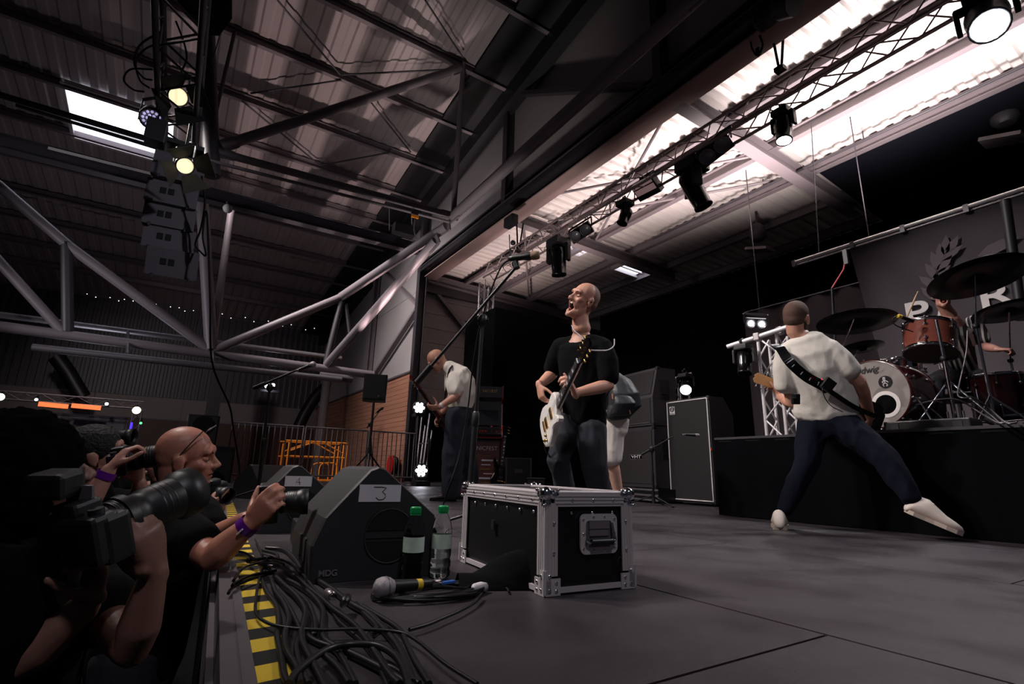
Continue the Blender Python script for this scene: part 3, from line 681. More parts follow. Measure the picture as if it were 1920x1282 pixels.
# ------------------------------------------------------------------ cables
def gz(x, y, z=.012): return onZ(x, y, z)
Zc = lambda x, y: (400+x/4.245, 980+y/4.245)
CAB = [  # zoomed pixel polylines, radius
 ('grey multicore cable curving from the monitor to the microphone', .0105, [(420, 200), (560, 215), (650, 290), (700, 360), (830, 455), (960, 540), (1090, 640), (1230, 720), (1330, 820), (1480, 1000), (1580, 1282)]),
 ('thick cable beside the multicore passing the plug', .0085, [(380, 215), (500, 250), (520, 300), (620, 400), (760, 520), (860, 600), (960, 690), (1060, 760), (1150, 840), (1250, 980), (1400, 1200), (1480, 1282)]),
 ('cable with the silver plug end near the microphone', .006, [(640, 330), (720, 420), (800, 520), (900, 620), (980, 760), (1060, 840), (1200, 960), (1320, 1150), (1400, 1330)]),
 ('thick cable leaving the stage edge junction for the deck front', .0095, [(490, 420), (560, 490), (660, 580), (730, 690), (720, 800), (700, 900), (730, 1000), (800, 1130), (900, 1330)]),
 ('second thick cable leaving the junction in a smooth bend', .0095, [(560, 440), (680, 500), (790, 580), (870, 690), (870, 820), (880, 920), (960, 980), (1100, 1040), (1300, 1140), (1480, 1240), (1600, 1330)]),
 ('third cable bending towards the tape', .0085, [(460, 440), (490, 540), (560, 640), (600, 760), (570, 880), (580, 1010), (660, 1150), (690, 1282)]),
 ('cable hugging the inner side of the hazard tape', .0085, [(390, 460), (430, 560), (500, 660), (520, 780), (510, 900), (540, 1060), (560, 1200), (590, 1282)]),
 ('cable lying between two thicker ones', .007, [(510, 540), (590, 650), (650, 760), (690, 870), (660, 990), (690, 1130), (760, 1282)]),
 ('cable crossing the pile at a shallow slant', .008, [(620, 520), (740, 620), (800, 740), (810, 860), (760, 900), (830, 950), (960, 1000), (1040, 1100), (1130, 1282)]),
 ('thin black loop hanging over the tape and running right', .0048, [(330, 130), (385, 240), (400, 330), (360, 470), (340, 600), (340, 720), (420, 790), (560, 830), (800, 850), (1100, 845), (1350, 855), (1520, 880), (1640, 950), (1700, 1000), (1860, 1130), (2100, 1282)]),
 ('cable arching over the pile at the bottom of the picture', .0085, [(600, 1282), (660, 1190), (780, 1090), (900, 1010), (1040, 970), (1190, 965), (1330, 985), (1450, 1060), (1520, 1180), (1560, 1330)]),
 ('cable emerging under the arch towards the lens', .0085, [(880, 1050), (960, 1120), (1020, 1190), (1080, 1282)]),
 ('cable running straight from the microphone towards the lens', .008, [(1130, 640), (1220, 740), (1300, 830), (1240, 900), (1330, 1080), (1420, 1282)]),
 ('cable at the right border of the pile', .0075, [(1180, 660), (1350, 760), (1480, 850), (1540, 960), (1600, 1090), (1720, 1282)]),
 ('pair of cables low at the right of the pile, upper one', .007, [(1080, 1030), (1180, 1090), (1300, 1130), (1420, 1150), (1560, 1240), (1640, 1282)]),
 ('cable at the right of the pile bending back to the case', .006, [(1560, 850), (1700, 810), (1820, 760), (1960, 700), (2080, 630), (2140, 570)]),
]
for k, (lab, r, pts) in enumerate(CAB):
    r *= .72
    W = [gz(*Zc(*p), r+.001+(.012 if k in (9, 10) else .006*(k % 2))) for p in pts]
    tag(MB().tube(spline(W, 6), r, n=8).build('cable', 'rubber'), lab, 'cable', 'cables heaped along the stage front')
# cable knot by the stage edge: thin leads fanning out over the nosing
KN = [('thin lead draped from the knot over the stage nosing', [(480, 400), (360, 430), (240, 470), (150, 520), (120, 560)]), ('thin lead crossing the nosing beside another lead', [(500, 380), (380, 400), (270, 430), (170, 480), (150, 500)]),
      ('glossy lead curling round the cable knot', [(560, 330), (460, 300), (350, 320), (260, 350), (200, 400), (160, 460)]), ('lead rising from the cable knot to the bald photographer', [(330, 290), (250, 240), (170, 230), (120, 280)]),
      ('lead looping over the knot towards the monitor', [(300, 300), (420, 280), (520, 290), (620, 330), (690, 400)])]
for k, (lab, pts) in enumerate(KN):
    W = [gz(*Zc(*p), .018+.008*k) for p in pts]
    tag(MB().tube(spline(W, 6), .0042, n=7).build('cable', 'black_gloss'), lab, 'cable', 'cables heaped along the stage front')
for k, (p, lab) in enumerate((((330, 300), 'black cable connector lying in the knot at the stage edge'), ((430, 345), 'cable connector with chrome end in the knot'), ((930, 570), 'bright metal plug among the cables near the microphone'), ((1050, 620), 'small black plug beside the bright metal one'))):
    c = gz(*Zc(*p), .03); t = thing('cable_plug', lab, 'plug', c); d = V((.6-.3*k, -.7, 0)).normalized()
    MB().lathe([(.006, -.03), (.0105, -.026), (.0105, .012), (.008, .014)], c, d, 12).build('shell', 'rubber' if k != 2 else 'alu', t, world=True); MB().lathe([(.008, .014), (.008, .034)], c, d, 12).build('tip', 'chrome', t, world=True)
# neat coil under the microphone
P = []
for i in range(200):
    a = i*.22; q = .5+.5*math.sin(i*.37); rx, ry = .135+.035*math.sin(i*.11), .075+.02*math.cos(i*.17)
    P.append(V((.655+rx*math.cos(a), 1.385+ry*math.sin(a)-.25*(rx*math.cos(a))*.2, .006+.008*q)))
tag(MB().tube(P, .0042, n=6).build('coiled_cable', 'rubber'), 'black cable coiled on the deck under the microphone', 'cable')
tag(MB().tube(spline([(.62, 1.39, .02), (.68, 1.38, .02), (.74, 1.37, .012), (.80, 1.42, .01), (.86, 1.36, .006), (.84, 1.30, .006)]), .0035, n=6).build('mic_cable', 'rubber'), 'microphone lead running to the dark cloth', 'cable')
tag(MB().box((.705, 1.415, .022), (.05, .014, .006), Matrix.Rotation(.2, 3, 'Z')).build('cable_tie', mat('blue_tape', (40, 90, 170), .5)), 'small blue cable tie on the coiled cable', 'tie')

# ------------------------------------------------------------------ black bag / cloth leaning on the case
def cloth_heap():
    mb = MB(); nu, nv = 26, 14; P = []
    for i in range(nu+1):
        for j in range(nv+1):
            u, v = i/nu, j/nv
            x = .735+.26*u+.05*v*(1-u); y = 1.46-.11*u+.13*(v-.5)
            h = .128*(u**1.1)*math.sin(math.pi*min(1, max(0, v)))**.7*(1-.75*max(0, u-.82)/.18)+.03*math.sin(math.pi*v)*(1-u)
            h += .010*math.sin(9*u+5*v)*math.sin(math.pi*v)
            P.append((x, y, max(.001, h)))
    mb.add(P, [(i*(nv+1)+j, (i+1)*(nv+1)+j, (i+1)*(nv+1)+j+1, i*(nv+1)+j+1) for i in range(nu) for j in range(nv)], True)
    tag(mb.build('black_cloth', mat('cloth_soft', (9, 9, 12), .95, bump=.2, bscale=30, spec=.1)), 'crumpled black cloth bag in front of the flight case', 'cloth')
cloth_heap()
MB_ = MB().lathe([(.0, .0), (.012, .002), (.014, .02), (.010, .05), (.0, .054)], (.80, 1.36, .012), (-.9, -.3, .1), 10)
tag(MB_.build('tape_roll_end', 'paper'), 'pale scrap of tape beside the second water bottle', 'tape')

# ------------------------------------------------------------------ microphone stands
def micstand(label, base, top, boom0, boom1, mic_dir=None, tripod=True, r=.011, mic_head='mic_mesh', group=None, big=False):
    base, top, boom0, boom1 = V(base), V(top), V(boom0), V(boom1); t = thing('microphone_stand', label, 'stand', base, group=group)
    mid = base+(top-base)*.52
    MB().cyl(base+V((0, 0, .06)), mid, r*1.35, n=12).build('lower_tube', 'black_plastic', t, world=True); MB().cyl(mid, top, r*.95, n=12).build('upper_tube', 'black_plastic', t, world=True)
    d = (top-base).normalized(); MB().lathe([(r*1.4, -.04), (r*1.65, -.03), (r*1.65, .03), (r*1.2, .04)], mid, d, 12).build('clutch', 'black_plastic', t, world=True)
    c = MB(); c.lathe([(.012, -.04), (.024, -.03), (.028, 0), (.024, .025), (.012, .035)], top, d, 12); c.cyl(top-RT*.03, top+RT*.035, .014); c.build('boom_clamp', 'black_plastic', t, world=True)
    MB().cyl(boom0, boom1, r*.75, n=10).build('boom', 'black_plastic', t, world=True)
    bd = (boom1-boom0).normalized(); MB().cyl(boom0-bd*.02, boom0+bd*.11, r*1.5, n=12).build('counterweight', 'black_plastic', t, world=True)
    for k in range(3):
        a = k*2.094+.4; e = V((base.x+.30*math.cos(a), base.y+.30*math.sin(a), .012)); lg = MB().cyl(base+V((0, 0, .11)), e, .008, n=8).build('leg', 'black_plastic', t, world=True)
        MB().ell(e, .014, nu=8, nv=6).build('rubber_foot', 'rubber', lg, world=True)
    MB().cyl(base+V((0, 0, .03)), base+V((0, 0, .14)), .02).build('hub', 'black_plastic', t, world=True)
    return t
sb, st_ = V((1.33, 2.47, 0)), dep(905, 600, 2.90)
b0, b1 = dep(786, 712, 2.92), dep(968, 500, 2.86)
micstand('tall black boom microphone stand in front of the singer', sb, st_, b0, b1, r=.012)
vm = thing('vocal_microphone', 'vocal microphone with a tan windshield on the tall boom', 'microphone', b1)
h1 = dep(1010, 478, 2.84); h0 = dep(962, 484, 2.88); dd = (h1-h0).normalized()
MB().lathe([(.0, -.03), (.012, -.028), (.018, 0), (.018, .06), (.024, .09), (.0225, .105)], h0, dd, 18).build('handle', 'black_plastic', vm, world=True)
MB().lathe([(.0225, .105), (.024, .11), (.0245, .135), (.021, .15), (.0, .152)], h0, dd, 18).build('windshield', mat('tan_foam', (150, 122, 96), .8, bump=.5, bscale=300), vm, world=True)
MB().lathe([(.02, -.01), (.02, .03)], b1, (h0-b1), 12).build('clip', 'black_plastic', vm, world=True)
tag(MB().tube(spline([h0, dep(940, 500, 2.9), dep(915, 560, 2.91), dep(898, 620, 2.92), dep(886, 690, 2.93), dep(878, 760, 2.94), dep(862, 850, 2.8), dep(838, 925, 2.7), onZ(822, 975, .006)], 6), .0045, n=6).build('mic_cable', 'black_matte'), 'cable hanging down along the tall microphone stand', 'cable')
# far left vocal stand
sb = onZ(482, 940, 0); tdep = (sb-CAM).dot(FW)
micstand('black microphone stand with a boom at the far end of the stage front', sb, dep(506, 726, tdep), dep(480, 726, tdep), dep(566, 690, tdep-.1), r=.013)
vm = thing('vocal_microphone', 'black microphone on the far boom above the stage edge', 'microphone', dep(570, 688, tdep-.1))
p0 = dep(592, 681, tdep-.1); p1 = dep(556, 695, tdep-.1); mic_solid(vm, p0, p1, .028)
# short stand in front of the bass cabinet
sb = onZ(1226, 948, 0); tdep = (sb-CAM).dot(FW)
micstand('short black boom stand miking the tall bass cabinet', sb, dep(1222, 842, tdep), dep(1206, 850, tdep), dep(1262, 818, tdep), r=.010)
vm = thing('vocal_microphone', 'black microphone pointed at the bass cabinet grille', 'microphone', dep(1270, 816, tdep)); mic_solid(vm, dep(1312, 816, tdep), dep(1272, 814, tdep), .02)
# ------------------------------------------------------------------ drum riser
RZ = .68
rs = thing('drum_riser', 'black-skirted drum riser at the back right of the stage', 'riser', (6.2, .6, 0))
MB().box((6.0, .55, RZ-.02), (3.6, 4.98, .04)).build('deck_top', 'black_matte', rs, world=True)
mb = MB(); n = 90; P = []
for i in range(n+1):
    y = -1.94+4.98*i/n; P += [(4.2+.006*math.sin(i*1.3), y, RZ-.012), (4.195+.012*math.sin(i*1.3+.4), y, .004)]
mb.add(P, [(2*i, 2*i+1, 2*i+3, 2*i+2) for i in range(n)], True); mb.build('front_skirt', 'cloth_black', rs, world=True)
MB().bar((4.2, -1.94, RZ-.008), (4.2, 3.04, RZ-.008), .02, .02).build('edge_rail', 'steel_dark', rs, world=True)
MB().box((6.0, 3.03, RZ/2), (3.6, .02, RZ-.03)).build('side_skirt', 'cloth_black', rs, world=True)

# ------------------------------------------------------------------ amplifiers
def bass_cab():
    fr, fl = V((5.27, 3.86, 0)), V((5.30, 4.53, 0)); dy = (fl-fr).normalized(); dx_ = V((dy.y, -dy.x, 0)); Mr = Matrix((dx_, dy, V((0, 0, 1)))).transposed()
    t = thing('bass_cabinet', 'tall black bass cabinet with silver piping beside the riser', 'amplifier', fr, Mr); W, H, D = .67, 1.27, .42
    mb = MB(); prof = [(.0, .03), (.0, H), (D*.62, H), (D, H-.20), (D, .03)]
    mb.prism([(x, z) for x, z in prof], 0, W, Matrix(((1, 0, 0), (0, 0, 1), (0, 1, 0)))); mb.build('body', 'tolex', t)
    MB().box((-.004, W/2, H/2+.015), (.012, W-.06, H-.09)).build('grille', 'grille', t)
    mb = MB(); z0, z1, y0, y1 = .055, H-.025, .022, W-.022
    for a, b in (((y0, z0), (y1, z0)), ((y1, z0), (y1, z1)), ((y1, z1), (y0, z1)), ((y0, z1), (y0, z0))): mb.cyl((-.012, *a), (-.012, *b), .0075, n=8)
    mb.build('piping', 'alu_bright', t)
    lg = MB().box((-.014, W-.105, H-.13), (.004, .085, .10)).build('logo_plate', 'paper', t)
    mb = MB()
    for r in (.030, .019): mb.tube([(-.0175, W-.105+r*math.cos(a), H-.118+r*math.sin(a)) for a in [2*math.pi*k/20 for k in range(21)]], .004, n=5)
    mb.ell((-.017, W-.105, H-.118), (.003, .008, .008)); mb.box((-.0175, W-.105, H-.170), (.003, .07, .007)); mb.box((-.0175, W-.14, H-.105), (.003, .006, .05)); mb.build('logo_mark', 'ink', lg)
    for yy in (.05, W-.05): MB().cyl((.06, yy-.02, .03), (.06, yy+.02, .03), .03).build('caster', 'rubber', t)
    for zz in (.05, H-.02):
        for yy in (.015, W-.015): MB().box((.012, yy, zz), (.05, .04, .05), None, .008).build('corner_cap', 'black_plastic', t)
    MB().box((-.014, .012, .64), (.004, .018, .03)).build('orange_tape', mat('tape_orange', (230, 70, 40), .5), t)
bass_cab()
def guitar_cab(z, label, logo, slant):
    fr = V((5.08, 4.56, 0)); dy = (V((5.18, 5.33, 0))-fr).normalized(); dx_ = V((dy.y, -dy.x, 0)); Mr = Matrix((dx_, dy, V((0, 0, 1)))).transposed()
    t = thing('guitar_cabinet', label, 'amplifier', fr+V((0, 0, z)), Mr); W, H, D = .80, .76, .40
    prof = [(.0, 0), (.0, H*.48 if slant else H), (.0+(.10 if slant else 0), H), (D, H), (D, 0)]
    prof = [p for i, p in enumerate(prof) if i == 0 or p != prof[i-1]]
    MB().prism(prof, 0, W, Matrix(((1, 0, 0), (0, 0, 1), (0, 1, 0)))).build('body', 'tolex_light', t)
    if slant:
        MB().box((-.003, W/2, H*.24+.01), (.01, W-.09, H*.48-.05)).build('grille', 'grille_brown', t)
        a = math.atan2(.10, H*.52); Ms = Matrix.Rotation(a, 3, 'Y'); MB().box((.047, W/2, H*.74), (.01, W-.09, H*.50-.05), Ms).build('grille', 'grille_brown', t)
        MB().box((-.008, W/2, .033), (.006, W-.12, .008)).build('piping', 'alu', t)
    else:
        MB().box((-.003, W/2, H/2), (.01, W-.09, H-.09)).build('grille', 'grille_brown', t)
    for zz in (.14, .56) if slant else (.38,):
        pass
    MB().box((D*.5, -.002, H*.62), (.16, .008, .26), None, .006).build('handle_cup', 'hole_black', t); MB().box((D*.5, -.008, H*.55), (.15, .01, .02)).build('handle_bar', 'black_plastic', t)
    for zz in (.012, H-.012):
        for yy in (.012, W-.012): MB().box((.012 if not (slant and zz > .5) else .11, yy, zz), (.045, .04, .045), None, .008).build('corner_cap', 'black_plastic', t)
    if logo:
        MB().box((-.011, W*.44, H*.5), (.004, .25, .066)).build('logo_frame', 'alu', t); l = MB().box((-.0125, W*.44, H*.5), (.004, .236, .052)).build('logo_plate', 'black_gloss', t)
        text('logo_letters', 'VHT', .054, basis((0, -1, 0), (0, 0, 1)), (-.0155, W*.44, H*.5), 'paper', l, extrude=.0008, weight=.0006, sx=1.9)
    else: MB().ell((-.010, W*.30, H*.47), (.004, .016, .022)).build('badge', 'paper', t)
mat('grille_brown', (40, 36, 38), .85, bump=.3, bscale=500)
guitar_cab(.18, 'lower guitar speaker cabinet with the VHT plate, on a case lid', True, False)
guitar_cab(.955, 'upper slanted guitar speaker cabinet stacked on the VHT one', False, True)
fr = V((5.02, 4.50, 0)); dl = thing('case_lid', 'pale-edged flight case lid under the guitar cabinets', 'case lid', fr, (0, 0, -.13))
MB().box((.26, .45, .09), (.52, .95, .15)).build('tray', 'case_black', dl)
for zz in (.035, .09, .155): MB().box((-.004, .45, zz), (.012, .95, .022)).build('edge_profile', 'alu', dl)
for xx in (.06, .46):
    for yy in (.08, .82): MB().cyl((xx, yy-.015, .01), (xx, yy+.015, .01), .01).build('caster', 'rubber', dl)
MB().box((-.012, .62, .105), (.006, .035, .025)).build('pink_tape', mat('tape_pink', (230, 30, 120), .5), dl)

# ------------------------------------------------------------------ trusses
def truss(name, label, p0, p1, size=.29, bay=.29, r=.022, side=None, m_='alu', lacing=True, nsides=4, cat='truss', group=None, rl=.009):
    p0, p1 = V(p0), V(p1); L = (p1-p0).length; y = (p1-p0).normalized(); sv = V(side) if side is not None else V((0, 0, 1)); x = y.cross(sv).normalized(); z = x.cross(y); Mr = Matrix((x, y, z)).transposed()
    t = thing(name, label, cat, p0, Mr, group); h = size/2
    cs = [(-h, -h), (h, -h), (h, h), (-h, h)]
    if nsides == 3: cs = [(-h, -h*.6), (h, -h*.6), (0, h)]
    chord = MB().cyl((0, 0, 0), (0, L, 0), r, n=10).mesh('chord')
    for cx, cz in cs: o = link('chord', chord, m_ if not chord.materials else None, t); o.location = (cx, 0, cz)
    nb = max(1, round(L/bay)); b = L/nb
    for q in range(len(cs)):
        a, c = V((cs[q][0], 0, cs[q][1])), V((cs[(q+1) % len(cs)][0], 0, cs[(q+1) % len(cs)][1]))
        me = [MB().cyl(a, c+V((0, b, 0)), rl, n=6).mesh('lacing'), MB().cyl(c, a+V((0, b, 0)), rl, n=6).mesh('lacing')]
        for k in range(nb):
            o = link('lacing', me[k % 2], m_ if not me[k % 2].materials else None, t); o.location = (0, k*b, 0)
    return t
TX = 5.86
ta_ = onX(918, 519, TX); tb2 = onX(1800, 2, TX); zt = 5.08
truss('lighting_truss', 'long aluminium lighting truss hung across the stage opening', (TX, 10.35, zt), (TX, -.6, zt), .30, .30, .024, m_='alu_pink', rl=.010)
truss('truss_tower', 'upright truss leg behind the black masking box at the far truss end', (5.9, 10.5, 2.4), (5.9, 10.5, 4.9), .26, .28, .022, side=(1, 0, 0))
# hoist, straps and chain
def strap(label, top, bot, wd=.05):
    t = thing('rigging_strap', label, 'strap', bot)
    for s_ in (-1, 1):
        o = RT*wd*s_; MB().bar(V(top)+o*1.5, V(bot)+o*.3, .035, .004, FW).build('webbing', 'black_matte', t, world=True)
    MB().box(V(bot), (.10, .12, .06)).build('shackle', 'steel_black', t, world=True)
strap('black rigging straps holding the lighting truss at the upper right', onX(1458, 62, 5.8), onX(1463, 130, TX))
strap('black rigging strap holding the lighting truss near the boom microphone', onX(975, 418, 5.8), onX(972, 470, TX))
ch = thing('chain_hoist', 'black chain hoist hanging from the door track near the centre', 'hoist', onX(960, 425, 5.5))
MB().box(onX(958, 415, 5.14), (.16, .34, .22), None, .03).build('motor', 'steel_black', ch, world=True); MB().cyl(onX(955, 440, 5.5), onX(957, 500, TX), .012, n=6).build('chain', 'steel_dark', ch, world=True); MB().ell(onX(962, 455, 5.6), .06).build('hook', 'steel_black', ch, world=True)
ch = thing('chain_hoist', 'black chain hoist at the top of the door track', 'hoist', onX(1470, 8, 5.0))
MB().cyl(onX(1462, 10, 5.05), onX(1490, 2, 5.05), .16).build('drum', 'steel_black', ch, world=True); MB().box(onX(1440, 30, 5.05), (.2, .3, .18), None, .03).build('motor', 'steel_black', ch, world=True)
bg_ = thing('cable_loop', 'dark loop of rigging hanging from the door track', 'cable', onX(1418, 75, 5.5)); MB().tube(spline([onX(1405, 62, 5.5), onX(1410, 90, 5.5), onX(1421, 104, 5.5), onX(1430, 85, 5.5), onX(1424, 65, 5.5)]), .012).build('loop', 'black_matte', bg_, world=True); MB().box(onX(1422, 97, 5.5), (.05, .05, .1)).build('buckle', 'black_plastic', bg_, world=True)

# ------------------------------------------------------------------ light fixtures
def moving_head(label, hang, aim, L=.42, R=.10, lens='glass_dark', sc=1., name='moving_head', upright=False, led=False):
    """hang: point under the truss; aim: unit direction of the head"""
    hang = V(hang); dn = V((0, 0, 1 if upright else -1)); t = thing(name, label, 'stage light', hang)
    b = hang+dn*.06*sc
    MB().box(b, (.26*sc, .26*sc, .11*sc), None, .015).build('base', 'black_plastic', t, world=True)
    if not upright: MB().tube([hang+V((-.02, 0, .0)), hang+V((-.05, 0, .06*sc)), hang+V((0, 0, .11*sc)), hang+V((.05, 0, .06*sc)), hang+V((.02, 0, 0))], .012, n=6).build('clamp', 'steel_black', t, world=True)
    aim = V(aim).normalized(); ax = aim.cross(dn); ax = ax.normalized() if ax.length > .05 else V((0, 1, 0))
    piv = b+dn*.24*sc
    for s_ in (-1, 1):
        mb = MB(); o = ax*s_*(R+.035*sc)*1.0; mb.bar(b+o*1.0+dn*.04*sc, piv+o+dn*.05*sc, .045*sc, .10*sc, ax.cross(dn), .01); arm = mb.build('yoke_arm', 'black_plastic', t, world=True)
    MB().bar(b-ax*(R+.05*sc)+dn*.05*sc, b+ax*(R+.05*sc)+dn*.05*sc, .10*sc, .05*sc, dn, .01).build('yoke_bridge', 'black_plastic', t, world=True)
    back = piv-aim*L*.42
    MB().lathe([(.0, 0), (R*.75, .005), (R*.98, L*.12), (R, L*.35), (R*.94, L*.62), (R*.88, L*.92), (R*.93, L*.94), (R*.93, L), (R*.80, L), (R*.80, L*.97)], back, aim, 22, cap=False).build('head', 'black_gloss' if not led else 'black_plastic', t, world=True)
    ln = MB().lathe([(.0, L*.985), (R*.80, L*.985)], back, aim, 22).build('lens', lens, t, world=True)
    if led:
        f = frame(aim)
        for ring, cnt in ((0, 1), (.34, 6), (.66, 12)):
            for k in range(cnt):
                a = 2*math.pi*k/max(1, cnt); MB().ell(back+aim*L*.99+f @ V((ring*R*math.cos(a), ring*R*math.sin(a), 0)), R*.15, nu=8, nv=6).build('led', led, ln, world=True)
    return piv+aim*L*.62
def blinder(label, c, face, wd=.36, lens='lens_grey', horiz=None, sc=1.):
    c = V(c); face = V(face).normalized(); x = (V(horiz) if horiz is not None else V((0, 1, 0))); x = (x-face*x.dot(face)).normalized(); y = face.cross(x); M = Matrix((x, y, face)).transposed()
    t = thing('blinder_light', label, 'stage light', c)
    MB().box(c-face*.115*sc, (wd, wd*.52, .12*sc), M, .012).build('housing', 'black_plastic', t, world=True)
    for s_ in (-1, 1):
        rf_ = MB().lathe([(wd*.07, -.05*sc), (wd*.15, -.02*sc), (wd*.21, .004), (wd*.225, .006), (wd*.225, -.02)], c+x*s_*wd*.24, face, 20, cap=False).build('reflector', 'alu_dull', t, world=True); MB().lathe([(.0, -.03*sc), (wd*.12, -.025*sc), (wd*.19, -.008)], c+x*s_*wd*.24, face, 16, cap=False).build('lamp_face', lens, rf_, world=True)
    mb = MB()
    for s_ in (-1, 1): mb.bar(c+x*s_*wd*.53-face*.05, c+x*s_*wd*.53+V((0, 0, .2*sc)), .03, .02, x)
    mb.bar(c-x*wd*.53+V((0, 0, .2*sc)), c+x*wd*.53+V((0, 0, .2*sc)), .03, .02, V((0, 0, 1))); mb.build('yoke', 'steel_black', t, world=True)
    return t
cam_dir = lambda p: (CAM-V(p)).normalized()
f1 = onX(1835, -30, TX); p = moving_head('large dazzling wash light at the top right of the picture', V((TX, f1.y, 4.92)), V((-.55, -.1, -.85)), .34, .17, 'led_white', 1.0, led='led_white')
lamp('wash_beam', 'SPOT', p+V((-.05, 0, -.1)), 260, (.93, .95, 1), (2.6, 1.6, 0), .12, 60, .6)
f2 = onX(1466, 205, TX); p = moving_head('moving head with a bright round lens above the right guitarist', V((TX, f2.y, 4.90)), V((-.18, 0, -1)), .40, .105, 'led_white', .8)
lamp('spot_beam', 'SPOT', p+V((-.02, 0, -.06)), 200, (.95, .96, 1), (3.6, 2.9, 0), .1, 50, .6)
f4 = onX(1297, 312, TX); moving_head('large glossy moving head pointing down right over the stage', V((TX, f4.y, 4.90)), V((.35, -.25, -1)), .60, .145, 'glass_dark', 1.4)
f6 = onX(1172, 388, TX); moving_head('small dark moving head between the flood and the far blinder', V((TX, f6.y, 4.90)), V((-.35, .2, -1)), .30, .10, 'glass_dark', .9)
f8 = onX(1047, 455, TX); moving_head('dark moving head hanging above the singer', V((TX, f8.y, 4.90)), V((.1, .05, -1)), .60, .16, 'glass_dark', 1.4)
blinder('two-lamp blinder on the truss right of the large moving head', onX(1340, 283, TX-.05), V((-.55, -.45, -.6)), .50, horiz=(0, 1, -.1))
blinder('two-lamp blinder on the truss left of the small moving head', onX(1088, 437, TX-.05), V((-.55, -.5, -.5)), .46, horiz=(0, 1, 0))
fl = thing('flood_light', 'rectangular flood light with a pinkish window under the truss', 'stage light', onX(1210, 362, TX)); c = onX(1210, 355, TX)
Mf = basis((0, -1, -.05), (-.75, 0, .6)); MB().box(c+V((.05, 0, .05)), (.46, .30, .14), Mf, .015).build('housing', 'black_plastic', fl, world=True); nrm = Mf.col[2] if Mf.col[2].z < 0 else -Mf.col[2]
MB().box(c+V((.05, 0, .05))+nrm*.075, (.40, .10, .01), Mf).build('window_pane', mat('pink_glass', (190, 150, 150), .3, emit=(190, 150, 150), estr=.25), fl, world=True); MB().box(c+V((.05, 0, .05))+nrm*.075+Mf.col[1]*.1, (.40, .05, .01), Mf).build('window_pane', 'pink_glass', fl, world=True); MB().box(c+V((.05, 0, .2)), (.04, .3, .2)).build('bracket', 'steel_black', fl, world=True)
# dim lamps in the dark upstage
for lab, a, b in (('dim hanging lamp with a pale square head in the dark upstage', (1420, 430), (1425, 468)), ('dim hanging lamp high in the dark at the right edge', (1880, 205), (1880, 262))):
    q0, q1 = onX(*a, 10.2), onX(*b, 10.2); t = thing('hanging_lamp', lab, 'lamp', q1)
    MB().lathe([(.05, 0), (.16, -.1), (.18, -.35), (.12, -.42)], q0+V((0, 0, .15)), (0, 0, 1), 14).build('body', 'steel_dark', t, world=True); MB().box(q1, (.36, .5, .06), Matrix.Rotation(.3, 3, 'X')).build('reflector', 'steel_grey', t, world=True)
    MB().cyl(q0+V((0, 0, .1)), V((q0.x, q0.y, 6.16 if q0.y > 4.2 else 5.97)), .02, n=6).build('rod', 'steel_dark', t, world=True)
t = thing('ceiling_pipe', 'thin pipe crossing under the stage roof in front of the dark ceiling', 'pipe', onX(1300, 420, 9.0)); a, b = onX(1225, 447, 9.), onX(1960, 120, 9.); MB().cyl(a, V((9., b.y, a.z)), .022, n=8).build('tube', 'steel_dark', t, world=True)
for yy in (3.2, 5.0): MB().cyl((9., yy, a.z), (9., yy, 6.1), .010, n=6).build('hanger', 'steel_dark', t, world=True)

# ------------------------------------------------------------------ banner on its silver rail
mat('banner', (66, 58, 64), .75, var=.05, scale=1.2, bump=.05, bscale=4); mat('banner_mark', (96, 86, 92), .8); mat('banner_white', (226, 218, 216), .7)
BX = 7.5
rl = thing('banner_rail', 'silver rail hanging above the drum kit', 'rail', (BX, 3.85, 3.53))
MB().cyl((BX, 3.85, 3.53), (BX, -1.9, 3.53), .026).build('rail_tube', 'alu_bright', rl, world=True); MB().cyl((BX+.03, 3.8, 3.49), (BX+.03, -1.9, 3.49), .012).build('rail_tube', 'alu_bright', rl, world=True)
for yy in (3.82, 3.0, 2.4, 1.75, .9): MB().box((BX, yy, 3.51), (.06, .05, .10)).build('clip', 'alu_dull', rl, world=True)
for yy in (3.45, .5): MB().cyl((BX, yy, 3.53), (BX+.3, yy, 5.9), .007, n=6).build('wire', 'steel_dark', rl, world=True)
bn = thing('stage_banner', 'grey banner with laurel sprig and white letters behind the drums', 'banner', (BX, 1, .7))
def bsurf(y, z):      # cloth surface: falling folds from the upper left corner
    s_ = (3.06-y); h = (3.47-z)
    f = .035*math.sin(9*math.atan2(s_+.05, h+.35)*1.6+.4)*min(1, h*.8)*math.exp(-s_*.55) if s_ >= 0 else 0
    return BX+.03+f
mb = MB(); ny, nz = 70, 40; P = []
for i in range(ny+1):
    for j in range(nz+1):
        v = j/nz; z = 3.47-v*2.75; yl = 3.06-.26*v; y = yl-(yl+1.75)*i/ny; P.append((bsurf(y, z), y, z))
mb.add(P, [(i*(nz+1)+j, i*(nz+1)+j+1, (i+1)*(nz+1)+j+1, (i+1)*(nz+1)+j) for i in range(ny) for j in range(nz)], True); mb.build('cloth', 'banner', bn, world=True)
Mb = basis((0, -1, 0), (0, 0, 1))
for ch_, px, py, sz in (('P', 1718, 588, .40), ('R', 1866, 556, .40)):
    q = onX(px, py, BX-.015); text('letter', ch_, sz, Mb, q, 'banner_white', bn, True, extrude=.002, weight=.006, sx=1.3)
q = onX(1768, 572, BX-.015); MB().prism([(-.07, -.12), (.0, -.12), (.05, .1), (.0, .12)], 0, .004, Mb, q).build('letter_foot', 'banner_white', bn, world=True)
